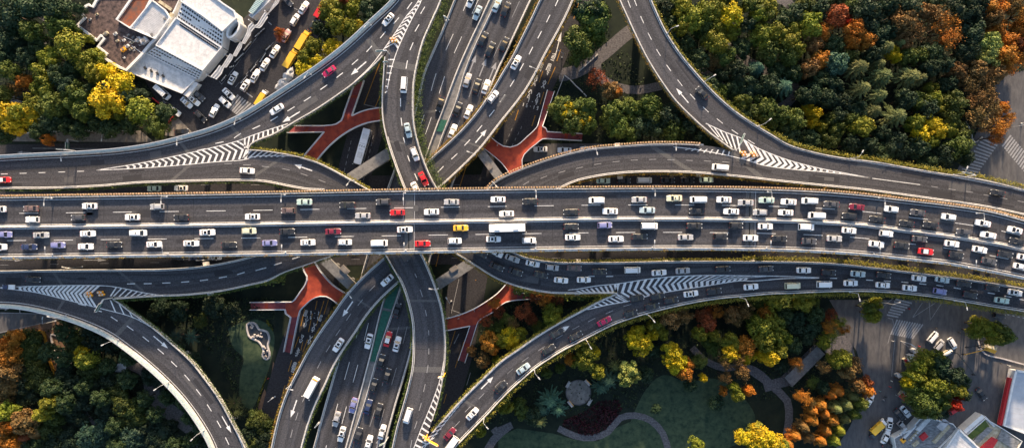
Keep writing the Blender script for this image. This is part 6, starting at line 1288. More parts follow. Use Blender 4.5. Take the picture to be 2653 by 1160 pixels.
for t, x, y, c, a in (('q2', 1160, 90, 'sw-', 58), ('q2', 1068, 215, 'hw', 58), ('q2', 860, 545, 'sw-', 58), ('q2', 757, 680, 'sw-', 60), ('q2', 655, 798, 'sw+', 60), ('q2', 555, 895, 'hw+', 58), ('q2', 425, 820, 'sw+', 60), ('q2', 380, 985, 'sw-', -45), ('q2', 343, 1070, 'hw', -45), ('q2', 1265, 265, 'sk', 58), ('q2', 975, 380, 'sq', 60), ('q2', 985, 18, 'sd', -40)):
    put(t, x, y, c, 'on the truck street', 0.11, math.radians(a), GP, scale=1.02)
for x, y, a, e, lab, s_ in ((1162, 432, 59, '', 'yellow box truck, the upper and brightest of three, beside the truck street trees', 1.0), (1040, 620, 59, '', 'dusty yellow box truck, the middle one of three on the truck street', 1.0), (728, 1028, 58, 'yellow white', 'small yellow box truck with pale cab beside the top left ramp', .82)):
    o = vehicle_proto('truck', 'yellow', e); o.location = at(*nat('q2', x, y), 0.12); o.rotation_euler = (0, 0, math.radians(a)); o.scale = (s_, s_*.95, s_); tag(o, lab, 'truck', GP)
o = vehicle_proto('truck', 'red', 'white'); o.location = at(*nat('q2', 1350, 105), 0.12); o.rotation_euler = (0, 0, math.radians(60)); o.scale = (.95, .8, .9); tag(o, 'red truck with white cab half under the tree at the top edge', 'truck', GP)
for t, x, y, c, a in (('q1', 985, 970, 'vw~', -42), ('q1', 1230, 1075, 'sw-', -42), ('q1', 1305, 1050, 'sw+', -40), ('q1', 1355, 1000, 'sd', -40), ('a1', 1022, 650, 'sw+', -35), ('a1', 1175, 682, 'sk', -45), ('a1', 1065, 770, 'sk', 5), ('a1', 1255, 648, 'sw', 60), ('a1', 970, 610, 'sk', -42)):
    put(t, x, y, c, 'in the car park below the white building', 0.11, math.radians(a), 'vehicles parked below the white building', scale=1.0 if c != 'vw~' else 1.15)
GR = 'vehicles around the bottom right trees'
for t, x, y, c, a, pl in (('s5', 645, 448, 'vw', 48, 'parked beside the bottom right zebra crossing'), ('s5', 712, 530, 'mg', 48, 'parked beside the bottom right zebra crossing'), ('s5', 850, 515, 'mw', -60, 'parked beside the bottom right zebra crossing'), ('s5', 1150, 1040, 'sk', -52, 'on the forecourt right of the round trees'), ('s6', 195, 870, 'sw+', 78, 'at the left of the market roof'), ('s6', 155, 1005, 'sw', 65, 'at the left of the market roof'), ('s6', 362, 740, 'sw', -50, 'at the foot of the round trees'), ('s6', 300, 775, 'sk', -50, 'at the foot of the round trees'), ('s6', 335, 895, 'hg', -45, 'at the left of the market roof'), ('b4', 667, 845, 'sw', 60, 'under the orange street trees'), ('b4', 1425, 352, 'mk', -8, 'below the bottom right ramp hedge'), ('s6', 55, 965, 'sk', 40, 'beside the yellow loader'), ('s6', 195, 1100, 'sk', -20, 'at the bottom edge beside the market roof'), ('s6', 870, 715, 'hr', 35, 'under the red tree right of the round trees')):
    put(t, x, y, c, pl, 0.11, math.radians(a), GR, scale=.85 if c[0] in 'vm' else 1.0)
o = vehicle_proto('truck', 'yellow', 'white'); o.location = at(*nat('s6', 75, 890), 0.12); o.rotation_euler = (0, 0, math.radians(42)); o.scale = (.85, .9, .8); tag(o, 'yellow loader truck at the kerb beside the white sedans at bottom', 'truck', GR)
# a few pedestrians
def person(label, t, x, y, z, ang, top, trousers):
    r = empty('person', at(*nat(t, x, y), z), ang); tag(r, label, 'person'); 
    V = [(0, 0, .95), (0, 0, 1.15), (0, 0, 1.40), (0, 0, 1.52), (.02, 0, 1.62), (.02, 0, 1.74), (0, .1, .9), (.12, .1, .48), (.02, .1, .06), (.16, .1, .03), (0, -.1, .9), (-.05, -.1, .48), (-.25, -.1, .08), (-.12, -.1, .03), (0, .2, 1.4), (-.05, .26, 1.12), (.1, .27, .88), (0, -.2, 1.4), (.08, -.26, 1.12), (.25, -.27, .92)]
    E = [(0, 1), (1, 2), (2, 3), (3, 4), (4, 5), (0, 6), (6, 7), (7, 8), (8, 9), (0, 10), (10, 11), (11, 12), (12, 13), (2, 14), (14, 15), (15, 16), (2, 17), (17, 18), (18, 19)]
    RR = [.14, .14, .15, .06, .09, .09, .1, .065, .045, .04, .1, .065, .045, .04, .06, .045, .035, .06, .045, .035]
    me = bpy.data.meshes.new('person_body'); me.from_pydata(V, E, []); o = bpy.data.objects.new('body', me); COL.objects.link(o); o.parent = r
    o.modifiers.new('Skin', 'SKIN'); sm = o.modifiers.new('Sub', 'SUBSURF'); sm.levels = sm.render_levels = 1
    for sv, q in zip(me.skin_vertices[0].data if me.skin_vertices else [], RR): sv.radius = (q, q)
    if me.skin_vertices: me.skin_vertices[0].data[0].use_root = True
    me.materials.append(MATS[top])
    m = MB(); m.tube((.0, 0, 1.68), (0, 0, 1.83), .105, .07, 'tyre', 10); m.build('hair', r)
    m = MB(); m.tube((0, 0, .62), (0, 0, 1.0), .13, .17, trousers, 10); m.build('clothing', r)
    return r
PL = [('person in white walking alone on the red deck of the lower footbridge', 's3', 598, 740, 4.8, 'lamp_head'), ('person in pale clothes at the railing of the lower footbridge', 's3', 760, 660, 4.8, 'lamp_head'), ('person in dark clothes beside the railing of the lower footbridge', 's3', 810, 655, 4.8, 'black_metal'),
      ('person in dark red standing on the bottom right zebra crossing', 's5', 395, 155, .1, 'red_paint'), ('person in white at the zebra corner in the bottom right', 's5', 228, 490, .1, 'lamp_head'), ('person in dark clothes on the sunlit bottom right road', 's5', 915, 400, .1, 'black_metal'), ('person in blue grey on the sunlit bottom right road', 's5', 1020, 430, .1, 'cloth_grey'),
      ('person in red on the narrow path beside the left footbridge', 's2', 68, 395, .1, 'red_paint'), ('person in dark clothes at the right end of the lower zebra', 's5', 675, 355, .1, 'black_metal'), ('person in white crossing at the top right corner', 'a4', 1455, 875, .1, 'lamp_head'), ('person in white on the upper right footbridge deck', 'q6', 195, 550, 4.8, 'lamp_head'), ('person in white on the dark path right of the slatted walkway', 'b4', 355, 640, .1, 'lamp_head')]
for lab, t, x, y, z, c in PL: person(lab, t, x, y, z, random.uniform(0, 6), c, 'tyre')

for i, (x, y) in enumerate(((150, 1070), (215, 905), (200, 965), (130, 1100), (960, 690), (1345, 720), (1435, 745), (505, 545), (1125, 580), (95, 1010))):
    c = ('black_metal', 'lamp_head', 'red_paint', 'cloth_grey', 'teal_awning')[i % 5]; w = ('dark', 'white', 'red', 'grey', 'teal')[i % 5]
    o = person(None, 's5', x, y, .1, random.uniform(0, 6), c, 'tyre')
    register(o, 'person in ' + w + ' clothes', 'walking on the bottom right street', 'person', 'people on the bottom right street', *nat('s5', x, y))
# ------------------------------------------------------------------ trees: crowns of leaf clumps, built once per form and copied
random.seed(21)
def crown_mesh(form, seed):
    rnd = random.Random(seed); mb = MB()
    def quad(c, nrm, s):
        a = nrm.orthogonal().normalized(); th = rnd.uniform(0, 6.28); b = nrm.cross(a); u = a*math.cos(th)+b*math.sin(th); v = nrm.cross(u); s *= rnd.uniform(.7, 1.4)
        mb.poly([c-u*s*.2-v*s*.9, c+u*s*.65, c+v*s, c-u*s*.65], 'leaf')
    # unit crown: radius about 1, sits from z=-0.75 to z=0.75 round its centre
    if form in ('broad', 'broad2'):
        nc = 30 if form == 'broad' else 44; cr = .30 if form == 'broad' else .22; cents = []
        for i in range(nc):
            zz = rnd.uniform(-.45, 1); a = rnd.uniform(0, 6.28); rr = math.sqrt(max(0, 1-zz*zz))*rnd.uniform(.62, .98)
            cents.append(Vector((rr*math.cos(a)*.86, rr*math.sin(a)*.86, zz*.62*rnd.uniform(.8, 1.1))))
        for c in cents:
            k = cr*rnd.uniform(.7, 1.25)
            for _ in range(int(95*k/.3)):
                d = Vector((rnd.gauss(0, 1), rnd.gauss(0, 1), rnd.gauss(.25, 1))).normalized(); n = (d+Vector((rnd.gauss(0, .45), rnd.gauss(0, .45), rnd.gauss(.1, .45)))).normalized()
                quad(c+d*k*rnd.uniform(.8, 1.08), n, .062)
    elif form == 'feather':          # tall tapering crown of fine drooping sprays
        for i in range(2600):
            h = rnd.random(); a = rnd.uniform(0, 6.28); R = (1-h**1.4)*.92*(0.8+.22*math.sin(a*7+h*9)); r_ = R*rnd.uniform(.55, 1)**.5; c = Vector((r_*math.cos(a), r_*math.sin(a), -.7+h*1.7))
            n = Vector((math.cos(a)*.6, math.sin(a)*.6, .8)) + Vector((rnd.gauss(0, .5), rnd.gauss(0, .5), rnd.gauss(0, .4))); quad(c, n.normalized(), .05)
    elif form == 'layered':        # cedar: radiating boughs in layers, ragged outline
        for lay in range(5):
            R = 1-lay*.17; nb = 13-lay
            for i in range(nb):
                a = 6.28*i/nb+rnd.uniform(-.2, .2)+lay; RR = R*rnd.uniform(.75, 1.08)
                for k in range(46):
                    t = rnd.uniform(.12, 1); w = .16*(1-t*.75); c = Vector((RR*t*math.cos(a), RR*t*math.sin(a), -.35+lay*.27-.16*t*t)) + Vector((rnd.gauss(0, w*.5), rnd.gauss(0, w*.5), rnd.gauss(0, .03)))
                    n = Vector((rnd.gauss(0, .35), rnd.gauss(0, .35), 1)).normalized(); u = Vector((math.cos(a), math.sin(a), -.1)); v = n.cross(u).normalized(); s = .075*rnd.uniform(.7, 1.4)
                    mb.poly([c-u*s-v*s*.25, c+v*-s*.3+u*s*.4, c+u*s*1.5, c+v*s*.3+u*s*.4], 'leaf')
    elif form == 'palm':
        for i in range(16):
            a = 6.28*i/16+rnd.uniform(-.15, .15); L = rnd.uniform(.8, 1.05)
            for k in range(16):
                t = (k+1)/16; c = Vector((L*t*math.cos(a), L*t*math.sin(a), .25*math.sin(t*2.6)-.35*t*t)); u = Vector((math.cos(a), math.sin(a), 0)); v = Vector((-u.y, u.x, 0))
                for sy in (-1, 1):
                    e = c+v*sy*.16*(1.1-t)+u*.1-Vector((0, 0, .04)); q = [c, c+u*.045, e+u*.02, e]; mb.poly(q if sy > 0 else q[::-1], 'leaf')
    elif form == 'ragged':         # thin, half bare crown
        for i in range(34):
            a = rnd.uniform(0, 6.28); zz = rnd.uniform(-.3, .9); rr = math.sqrt(max(0.05, 1-zz*zz))*rnd.uniform(.3, 1); c0 = Vector((rr*math.cos(a)*.9, rr*math.sin(a)*.9, zz*.6))
            for _ in range(48):
                c = c0 + Vector((rnd.gauss(0, .12), rnd.gauss(0, .12), rnd.gauss(0, .09))); quad(c, Vector((rnd.gauss(0, 1), rnd.gauss(0, 1), rnd.gauss(.8, 1))).normalized(), .048)
    return mb
def core(mb, k=.5, kz=.34):
    """solid lumpy filler added inside the crown to close gaps and block light"""
    i = len(mb.v); n, m_ = 10, 6; rnd = random.Random(4)
    for b in range(m_+1):
        ph = PI*b/m_
        for a in range(n): r_ = rnd.uniform(.8, 1.1); mb.v.append((k*r_*math.sin(ph)*math.cos(2*PI*a/n), k*r_*math.sin(ph)*math.sin(2*PI*a/n), kz*r_*math.cos(ph)))
    for b in range(m_):
        for a in range(n): mb.f.append((i+b*n+a, i+(b+1)*n+a, i+(b+1)*n+(a+1) % n, i+b*n+(a+1) % n)); mb.m.append(mb.mi('leaf'))
TREES = {}
def tree_proto(form, var, small=False):
    key = (form, var)
    if key in TREES: return copy_tree(TREES[key])
    r = empty({'broad': 'broadleaf_tree', 'broad2': 'broadleaf_tree', 'feather': 'redwood_tree', 'layered': 'cedar_tree', 'palm': 'palm_tree', 'ragged': 'thin_tree'}[form])
    mb = crown_mesh(form, var*13+5)
    if form in ('broad', 'broad2'): core(mb)
    if form == 'feather': core(mb, .5, .7)
    c = mb.build('crown', r); c.location = (0, 0, 1.5)
    t = MB(); t.tube((0, 0, 0), (.02, .01, 1.0), .10, .06, 'bark', 8)
    rnd = random.Random(var)
    for i in range(5):
        a = 6.28*i/5+rnd.random(); t.tube((.02, .01, .85), (.5*math.cos(a), .5*math.sin(a), 1.45), .05, .02, 'bark', 6)
    t.tube((.02, .01, 1.0), (0, 0, 1.9), .06, .02, 'bark', 6); t.build('trunk', r)
    TREES[key] = r; return r
TC = {'G': ('dark green', (.026, .052, .030)), 'M': ('mid green', (.085, .115, .024)), 'Y': ('yellow green', (.18, .19, .022)), 'V': ('bright yellow', (.50, .37, .014)), 'O': ('orange', (.40, .15, .022)),
      'R': ('rust red', (.24, .06, .024)), 'B': ('brown', (.19, .11, .045)), 'T': ('blue green', (.055, .12, .095)), 'L': ('olive green', (.13, .15, .06)), 'W': ('pale green', (.22, .26, .08)), 'C': ('scarlet', (.42, .03, .015)), 'U': ('burgundy', (.07, .012, .022))}
FORMW = {'broad': 'broadleaf tree', 'broad2': 'broadleaf tree', 'feather': 'feathery tree', 'layered': 'spreading cedar', 'palm': 'palm', 'ragged': 'sparse tree'}
def zone(x, y):
    if x < 720 and y < 420: return 'left of the white building'
    if y < 470 and x < 1010: return 'beside the truck street'
    if y < 470 and x < 1790 and x < 1600+max(0, (y-60))*.62: return 'inside the top centre loop'
    if y < 560: return 'in the top right forest'
    if x < 700:
        xr = 150+(y-780)*1.1 if y > 780 else 0
        return 'in the bottom left park' if x < xr+60 else 'inside the bottom left curve'
    if x < 1000: return 'beside the bottom left-going ramp'
    if x > 2200 and y > 700: return 'in the bottom right corner'
    if x < 1500 and y < 1330-(x-1090)*.95 and y < 990: return 'in the triangle above the queue ramp'
    return 'in the bottom park'
PLACED = []
BPOLY = [nat('q1', *q) for q in ((330, -80), (250, 80), (180, 70), (130, 150), (90, 270), (290, 425), (400, 590), (600, 735), (1180, 990), (1400, 860), (1700, 430), (1700, -80))]
def tree(x, y, rad_px, c, form=None, top=None, z0=0.0):
    """x, y: where the crown's middle is seen; rad_px: its radius in photo pixels"""
    form = form or {'T': 'layered', 'L': 'layered', 'B': 'ragged', 'W': 'broad2'}.get(c, random.choice(('broad', 'broad', 'broad2')))
    if c in 'OR' and not form: form = 'broad2'
    for _ in range(2):
        if any(inpoly(x+rad_px*math.cos(i*.5), y+rad_px*math.sin(i*.5), BPOLY) for i in range(13)): rad_px *= .72
    if inpoly(x, y, BPOLY): return
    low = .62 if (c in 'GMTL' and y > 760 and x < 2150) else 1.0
    H = top or low*(7.5 + rad_px*0.13 + random.uniform(-1, 1.5)); zc = H*.72; p = at(x, y, zc); R = rad_px*mpp(zc)*1.14
    r = tree_proto(form, random.randint(0, 4))
    if c in 'VORCBY' and form in ('broad', 'broad2'): r.name = 'autumn_tree'
    elif form in ('broad', 'broad2'): r.name = 'broadleaf_tree'
    r.location = (p.x, p.y, z0); 
    if form == 'feather': sz = H/2.5
    else: sz = zc/1.5
    r.scale = (R, R*random.uniform(.9, 1.1), sz); r.rotation_euler = (0, 0, random.uniform(0, 6.28))
    col = TC[c][1]; k = random.uniform(.8, 1.25)*(.55 if low < 1 and x < 760 else 1)*(.8 if c in 'GM' and x > 1700 and y < 500 else 1); h = random.uniform(.9, 1.12)  # lower-left crowns have the ramp's shade mixed into their colour
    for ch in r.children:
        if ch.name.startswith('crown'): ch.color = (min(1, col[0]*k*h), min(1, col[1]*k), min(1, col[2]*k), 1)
        else: ch.color = (1, 1, 1, 1)
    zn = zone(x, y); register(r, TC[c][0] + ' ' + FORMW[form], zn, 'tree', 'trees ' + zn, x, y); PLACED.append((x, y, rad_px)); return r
def T(t, s, form=None):
    for tok in s.split():
        a = tok.split(','); f = {'f': 'feather', 'p': 'palm', 'r': 'ragged', 'l': 'layered', 'b': 'broad', 'd': 'broad2'}.get(a[4]) if len(a) > 4 else form
        x, y = nat(t, float(a[0]), float(a[1])); tree(x, y, float(a[2])/TILE[t][2], a[3], f)
T('a1', '40,680,85,V 110,740,60,V 180,680,65,V 430,270,85,Y 520,230,50,Y 300,330,60,Y 255,420,60,Y 260,520,65,Y 210,600,60,Y 520,370,70,Y 560,440,60,Y 630,420,50,V 700,490,70,V 630,590,100,V 830,650,80,Y 920,740,58,M 480,600,70,M 300,620,75,M 350,140,70,M 340,200,60,M 60,420,60,M 150,485,45,O 200,190,65,M 60,80,90,G 200,60,80,G 330,50,70,G 160,340,60,G 400,500,60,G 300,720,60,G 30,560,50,M 490,650,55,M 470,60,50,G 40,240,70,G 280,815,32,O 560,330,50,Y 450,540,60,M 380,600,60,M 690,660,50,Y 560,30,40,M 120,260,50,G 400,170,60,M 30,330,60,G 90,520,40,B 650,520,50,G 830,560,40,G 730,560,50,G 120,660,50,Y')
T('a2', '470,60,70,Y 500,130,70,Y 600,60,60,Y 600,170,65,Y 640,160,35,V 380,270,55,Y 480,290,60,V 525,290,35,V 330,340,50,Y 330,400,60,V 400,370,45,V 550,5,35,R 700,60,60,G 760,20,50,G 690,140,50,G 180,210,35,R,r 165,190,25,O,r 650,10,40,Y 400,170,40,G 450,200,40,G')
T('a3', '540,120,85,M 560,60,70,G 470,60,60,G 530,190,55,Y 560,230,40,M 440,240,75,M 490,300,50,M 440,340,45,M 550,460,58,R,r 640,530,55,B,d 670,545,30,O 350,640,70,M 480,640,70,M 400,720,70,M 500,720,55,M 385,655,50,V 470,700,45,V 400,710,25,V 650,650,70,M 750,640,70,M 860,620,65,M 960,680,75,G 800,740,65,G 1000,760,70,M 680,740,60,M 1090,740,55,G 620,700,50,M 900,720,60,G 740,780,50,M 1180,790,50,G 860,590,30,Y 880,680,60,M')
T('a3', '1050,50,60,Y 1110,110,80,Y 1180,80,70,Y 1260,50,80,Y 1330,100,70,V 1240,140,70,Y 1240,250,65,Y 1290,330,60,M 1180,180,65,M 1040,170,50,Y 1480,400,52,T 1530,200,60,Y 1520,60,60,M 1400,600,50,M 1500,640,70,M 1560,700,50,M 1270,540,45,M 1430,150,50,G 940,50,60,G 1020,10,50,M 1340,190,50,Y 1440,40,50,M 1330,640,45,M 1450,520,60,G 1230,370,50,B 1380,420,60,G 1550,500,60,G 1280,440,40,G')
T('a4', '70,50,60,Y 20,100,50,Y 50,220,70,Y 120,190,60,Y 180,240,70,Y 240,290,55,Y 240,180,50,Y 100,310,70,M 200,330,60,M 330,150,70,Y 290,120,45,Y 400,190,50,O 300,220,50,B 350,270,50,B,d 380,350,50,O 320,400,55,B,d 470,90,65,R 520,110,40,C 580,180,60,O 640,240,55,O 570,250,45,O 480,370,75,T,d 170,510,70,T 20,410,45,T 600,400,75,L 620,520,65,L 740,450,75,L 720,560,60,L 900,450,75,L 960,460,50,L 690,650,55,L 820,680,75,L 350,670,40,V 340,720,35,V 310,640,30,V 390,740,35,Y 620,750,65,Y 930,720,50,Y 1000,720,60,V 1060,760,65,V 960,780,55,V 1120,760,50,Y 1020,830,50,Y 80,650,70,M 160,680,60,M 230,700,60,M 110,730,50,M 1160,600,65,M 1150,690,60,M 1080,600,50,Y 1030,520,40,Y 1040,570,40,Y 1060,100,65,B 1110,150,75,O,r 1060,200,65,B 1130,230,70,O,r 1000,80,60,B,d 870,130,75,B,d 940,190,60,B 870,230,60,B,d 820,90,55,B 800,300,40,V 820,340,30,V 1260,200,75,G 1240,290,60,G 1370,260,65,W 1360,340,65,W 1420,170,60,O 1390,110,50,B,d 1480,240,55,O 1460,330,60,O 1480,390,50,O,r 1540,90,60,O,r 1500,30,50,B,d 1400,30,60,O 1550,180,55,O 1555,260,45,R,d 1555,350,50,O,r 1290,600,70,B 1350,560,60,B 1290,690,70,B 1370,640,60,B 1440,640,40,O,d 1470,700,45,O,r 1410,740,60,O,r 1400,800,45,O,r 1360,730,55,B 1290,420,70,B,d 1400,430,60,B,d 1250,500,60,B 1350,480,60,B')
T('a4', '700,150,75,G 640,60,80,G 560,30,60,M 880,40,70,G 780,30,60,G 1200,60,70,G 1270,90,60,G,b 1300,20,50,G 900,340,60,M 1020,400,50,G 960,330,45,M 1100,380,50,G 500,600,60,G 420,580,60,G 460,500,60,G 330,550,55,G 950,860,70,G 1180,850,70,M 1100,900,70,G 830,850,70,G 1000,640,60,G 1200,770,55,M 480,760,45,M 440,700,45,M 430,820,50,M 720,220,60,G,b 790,180,55,G 760,280,60,L 680,320,50,G 720,380,50,L 840,260,40,L 250,90,60,G 380,60,60,G 300,30,50,M 560,340,50,M 600,650,55,G 560,700,45,M 740,780,50,G 880,580,60,G 960,590,50,M 1220,920,50,G 660,850,55,G 560,840,50,G 1130,500,50,G 1180,420,55,B,d 280,560,45,G,b 1240,670,40,G 480,680,50,G')
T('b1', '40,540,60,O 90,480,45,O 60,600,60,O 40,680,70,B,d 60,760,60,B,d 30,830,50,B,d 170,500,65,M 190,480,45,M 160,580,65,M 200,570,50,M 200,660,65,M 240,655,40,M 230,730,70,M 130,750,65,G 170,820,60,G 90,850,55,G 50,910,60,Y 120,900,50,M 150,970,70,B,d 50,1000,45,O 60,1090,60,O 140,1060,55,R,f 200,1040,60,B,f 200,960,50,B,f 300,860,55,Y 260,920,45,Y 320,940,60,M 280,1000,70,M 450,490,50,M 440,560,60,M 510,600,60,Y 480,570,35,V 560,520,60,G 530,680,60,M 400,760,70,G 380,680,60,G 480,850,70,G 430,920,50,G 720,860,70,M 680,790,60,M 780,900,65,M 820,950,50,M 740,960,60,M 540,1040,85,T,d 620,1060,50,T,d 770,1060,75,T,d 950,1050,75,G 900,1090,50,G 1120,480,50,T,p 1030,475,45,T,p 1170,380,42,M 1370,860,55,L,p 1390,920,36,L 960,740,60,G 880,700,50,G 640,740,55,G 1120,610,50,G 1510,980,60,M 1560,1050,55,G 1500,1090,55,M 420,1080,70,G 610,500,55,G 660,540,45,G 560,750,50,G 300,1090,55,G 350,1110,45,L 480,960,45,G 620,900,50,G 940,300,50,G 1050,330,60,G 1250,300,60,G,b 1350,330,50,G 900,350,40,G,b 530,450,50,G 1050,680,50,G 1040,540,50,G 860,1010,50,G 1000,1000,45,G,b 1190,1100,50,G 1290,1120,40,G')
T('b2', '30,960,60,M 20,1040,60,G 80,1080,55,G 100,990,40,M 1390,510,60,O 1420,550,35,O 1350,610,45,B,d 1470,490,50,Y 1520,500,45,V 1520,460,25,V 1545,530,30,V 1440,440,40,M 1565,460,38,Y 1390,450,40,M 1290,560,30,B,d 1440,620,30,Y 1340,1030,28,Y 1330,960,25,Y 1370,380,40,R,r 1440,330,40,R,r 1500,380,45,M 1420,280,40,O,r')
T('b3', '50,470,50,V 20,500,40,V 110,460,40,Y 130,330,50,R,r 170,370,40,R,r 250,250,50,O,r 320,250,40,R,r 200,240,40,R,r 300,330,50,Y 290,370,45,Y 60,400,40,B 220,430,40,M 490,560,60,Y 500,610,60,Y 450,620,45,Y 535,570,35,V 400,610,32,O 790,470,60,V 810,520,60,V 760,500,45,V 900,420,45,Y 940,460,35,Y 880,460,35,V 990,570,60,V 1030,640,55,V 1070,690,45,O 990,620,40,V 1080,630,35,O 740,660,50,W 720,720,45,W 770,700,40,W 1150,460,40,Y 1230,470,38,Y 1190,500,35,M 1330,510,50,Y 1330,570,55,V 1370,610,45,B 1420,540,60,O 1430,590,45,V 1240,540,45,M 1300,710,35,B 1370,810,38,Y 1440,790,28,O 1290,790,25,O 1350,770,30,Y 1170,715,25,V 980,370,60,B,d 1060,350,50,B,d 940,340,35,O,r 1170,340,50,R,r 1190,390,55,R,d 1340,350,50,B,d 1370,380,35,B 1480,390,60,M 1250,330,45,O,r 1420,320,45,B 1540,340,50,O,r 280,850,70,T 240,900,50,T 330,900,50,T 100,870,45,M 120,920,40,M 20,880,45,Y 620,730,60,T 580,770,50,T 180,940,50,G 220,970,45,L 1400,1060,45,V 1500,1050,60,V 1550,1090,50,V 1470,1100,50,Y 1130,1110,50,Y 840,700,45,G 900,900,30,G 660,650,40,L 560,680,40,Y 340,660,30,M 260,690,30,M 1520,480,55,M 1560,560,45,M 1530,600,30,Y 1100,760,40,G 1250,860,45,G 880,560,40,G 1150,620,40,M 1310,620,45,B 1400,680,45,B')
T('b4', '40,420,70,Y 110,400,65,Y 60,500,65,Y 130,470,60,Y 140,540,50,Y 90,590,50,V 40,580,35,V 190,490,30,Y 30,290,50,M 110,280,50,Y 200,290,50,M 280,280,55,Y 340,280,40,M 710,280,34,Y 660,310,40,M 690,350,42,Y 440,350,40,R,r 440,420,45,O,r 490,390,40,Y,r 520,430,35,O,r 430,480,50,Y,r 400,510,35,Y 510,610,55,Y 470,600,40,Y 580,640,50,B,r 540,670,50,B,d 650,740,40,R,d 650,790,42,O 600,760,40,B,d 500,800,48,O,f 460,820,45,O,f 400,880,48,O,f 350,910,42,O,f 350,970,48,O,f 420,930,46,O,f 300,1010,45,B,f 250,1060,50,O,f 330,1070,50,B,f 590,830,48,L,f 550,880,50,L,f 490,900,48,L,f 470,970,48,O,f 540,960,48,L,f 430,1030,48,O,f 510,1030,45,Y,f 400,1090,48,O,f 480,1090,45,Y,f 210,1110,45,O,f 620,860,36,M 590,920,35,M 40,1080,70,V 110,1090,65,V 150,1120,50,Y 20,1030,50,Y 250,640,40,B 290,830,40,O,r 260,820,28,O,r 340,740,40,M,r 400,650,40,B 330,860,30,B 240,620,30,O,r 300,480,45,G 240,420,60,G 340,420,55,G 260,350,55,G 160,640,45,G 400,770,40,G')
T('b4', '1000,600,48,Y 1060,590,42,Y 950,640,42,Y 1080,640,60,G 1150,700,65,G 1020,680,50,M 920,710,45,Y 890,740,35,V 960,700,35,Y 1140,770,60,Y 1050,760,55,Y 1180,790,42,Y 1000,770,45,Y 1000,850,65,M 1080,840,60,M 1030,900,50,M 930,830,50,M 920,770,40,M 1210,740,40,G 1220,810,38,G 970,900,45,M 1090,910,42,G 1160,870,36,C 1180,820,20,C 1310,410,50,Y 1290,450,38,Y 1370,430,45,Y 1420,440,50,M 1460,470,45,M 1390,480,42,Y 1430,490,35,M')
# dark fill between the measured crowns, only where the photo shows closed woodland
FILL = [([(1700, 0), (2640, 0), (2640, 170), (2480, 260), (2500, 400), (2440, 440), (2000, 340), (1850, 260), (1740, 120)], 34, 60), ([(0, 0), (250, 0), (200, 70), (330, 190), (440, 260), (420, 330), (0, 350)], 32, 30), ([(140, 860), (300, 850), (480, 1000), (560, 1160), (0, 1160), (60, 1000)], 30, 26), ([(2000, 790), (2120, 800), (2100, 870), (2060, 900), (2000, 900)], 26, 6)]
FM = MB(); BASE = crown_mesh('broad2', 77); core(BASE)
def fill_tree(x, y, rad):
    zc = random.uniform(6.5, 8.5); p = at(x, y, zc); R = rad*mpp(zc); a = random.uniform(0, 6.28); ca, sa = math.cos(a)*R, math.sin(a)*R; i = len(FM.v); sz = zc/1.6
    FM.v += [(p.x+v[0]*ca-v[1]*sa, p.y+v[0]*sa+v[1]*ca, p.z+v[2]*sz*.8) for v in BASE.v]; FM.f += [tuple(i+j for j in f) for f in BASE.f]; FM.m += [FM.mi('leaf')]*len(BASE.f)
    FM.tube((p.x, p.y, 0), (p.x, p.y, zc), .2, .12, 'bark', 6); PLACED.append((x, y, rad))
PX = [spline([q for q in P], 20)[0] if False else P for P in PATHS]
for P, rr, cnt in FILL:
    tries = 0; made = 0; xs = [p[0] for p in P]; ys = [p[1] for p in P]
    while made < cnt and tries < 4000:
        tries += 1; x, y = random.uniform(min(xs), max(xs)), random.uniform(min(ys), max(ys))
        if not inpoly(x, y, P) or any(inpoly(x+i*rr*1.2, y+j*rr*1.2, BPOLY) for i in (-1, 0, 1) for j in (-1, 0, 1)) or any(inpoly(x, y, Q) for Q in PATHS) or any(math.hypot(x-a, y-b) < (rr+c)*.62 for a, b, c in PLACED): continue
        fill_tree(x, y, random.uniform(.75, 1.05)*rr); made += 1
fo = FM.build('woodland_fill'); fo.color = (.03, .055, .022, 1); tag(fo, 'dark green mass of smaller trees filling the woods between the larger crowns', 'woodland', kind='stuff')
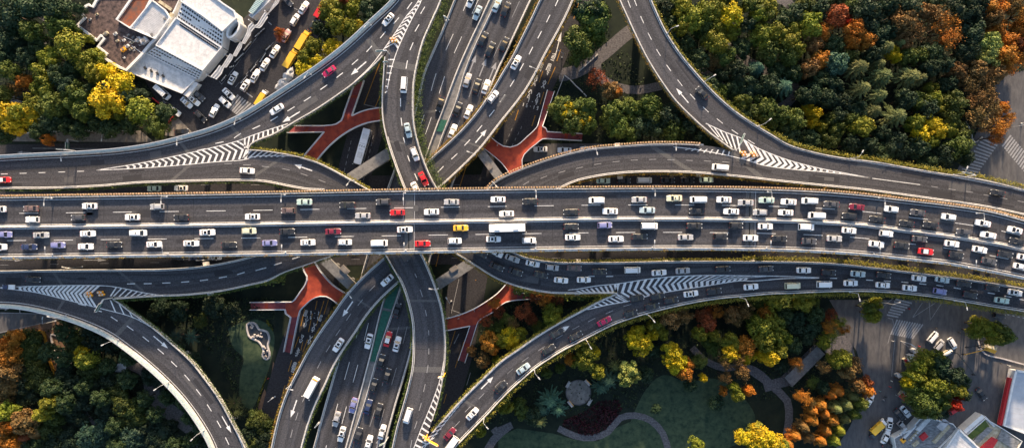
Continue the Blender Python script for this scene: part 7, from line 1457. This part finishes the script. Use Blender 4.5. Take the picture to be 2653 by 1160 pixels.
# low planting and ground cover that nobody could count
def cover(name, label, regions, n, m, col, s=.32, hmax=1.2):
    mb = MB()
    for P, share in regions:
        xs = [p[0] for p in P]; ys = [p[1] for p in P]; k = 0; tries = 0
        while k < n*share and tries < n*6:
            tries += 1; x, y = random.uniform(min(xs), max(xs)), random.uniform(min(ys), max(ys))
            if not inpoly(x, y, P) or any(inpoly(x, y, Q) for Q in PATHS) or any(inpoly(x, y, Q) for Q in STREETS) or any(inpoly(x, y, Q) for Q in LAWNS): continue
            p = at(x, y, 0); cl = max(0, math.sin(p.x*.5+1)*math.sin(p.y*.6)+.4); p.z = random.uniform(.05, hmax)*cl; leafquad(mb, p, s*random.uniform(.7, 1.5), m); k += 1
    o = mb.build(name); o.color = (*col, 1); tag(o, label, 'ground cover', kind='stuff')
cover('undergrowth', 'dark low undergrowth beneath the park trees', [([(1690, -20), (2660, -20), (2660, 200), (2440, 440), (2000, 350), (1800, 230)], .4), ([(-20, -20), (250, -20), (440, 260), (420, 350), (-20, 350)], .2), ([(-20, 850), (250, 850), (520, 1000), (620, 1170), (-20, 1170)], .25), ([(360, 770), (720, 770), (700, 900), (640, 1100), (560, 920)], .1),
      ([(1390, 170), (1560, 40), (1700, 250), (1840, 380), (1560, 380), (1380, 380)], .1), ([(1270, 1000), (1500, 880), (1700, 850), (2200, 850), (2200, 1000), (1900, 1050), (1560, 1060), (1260, 1100)], .18), ([(1220, 830), (1300, 780), (1500, 760), (1480, 800), (1250, 950)], .06)], 16000, 'leaf', (.03, .05, .022))
cover('burgundy_shrubs', 'burgundy shrub bed along the curved park path at bottom', [([nat('b3', *q) for q in ((500, 900), (560, 850), (680, 840), (700, 900), (660, 960), (600, 1030), (540, 1050), (440, 1045), (350, 1010), (360, 960))], 1.0)], 2200, 'leaf', (.045, .008, .018), .28, 1.2)
cover('flower_bed', 'small scarlet flower bed on the big bottom lawn', [([nat('b3', *q) for q in ((1000, 735), (1040, 750), (1080, 785), (1060, 790), (1010, 770), (990, 755))], 1.0)], 140, 'leaf', (.4, .01, .015), .2, .5)
cover('trimmed_hedge', 'bright yellow green grass bank around the rockery pond', [([nat('b1', *q) for q in ((1555, 370), (1590, 420), (1600, 520), (1585, 600), (1540, 760), (1500, 900), (1490, 930), (1530, 740), (1575, 600), (1580, 500), (1550, 420))], 1.0)], 900, 'leaf', (.16, .15, .02), .25, .5)
finish_labels()
print('VEH', NV[0], 'TREES', len(PLACED))
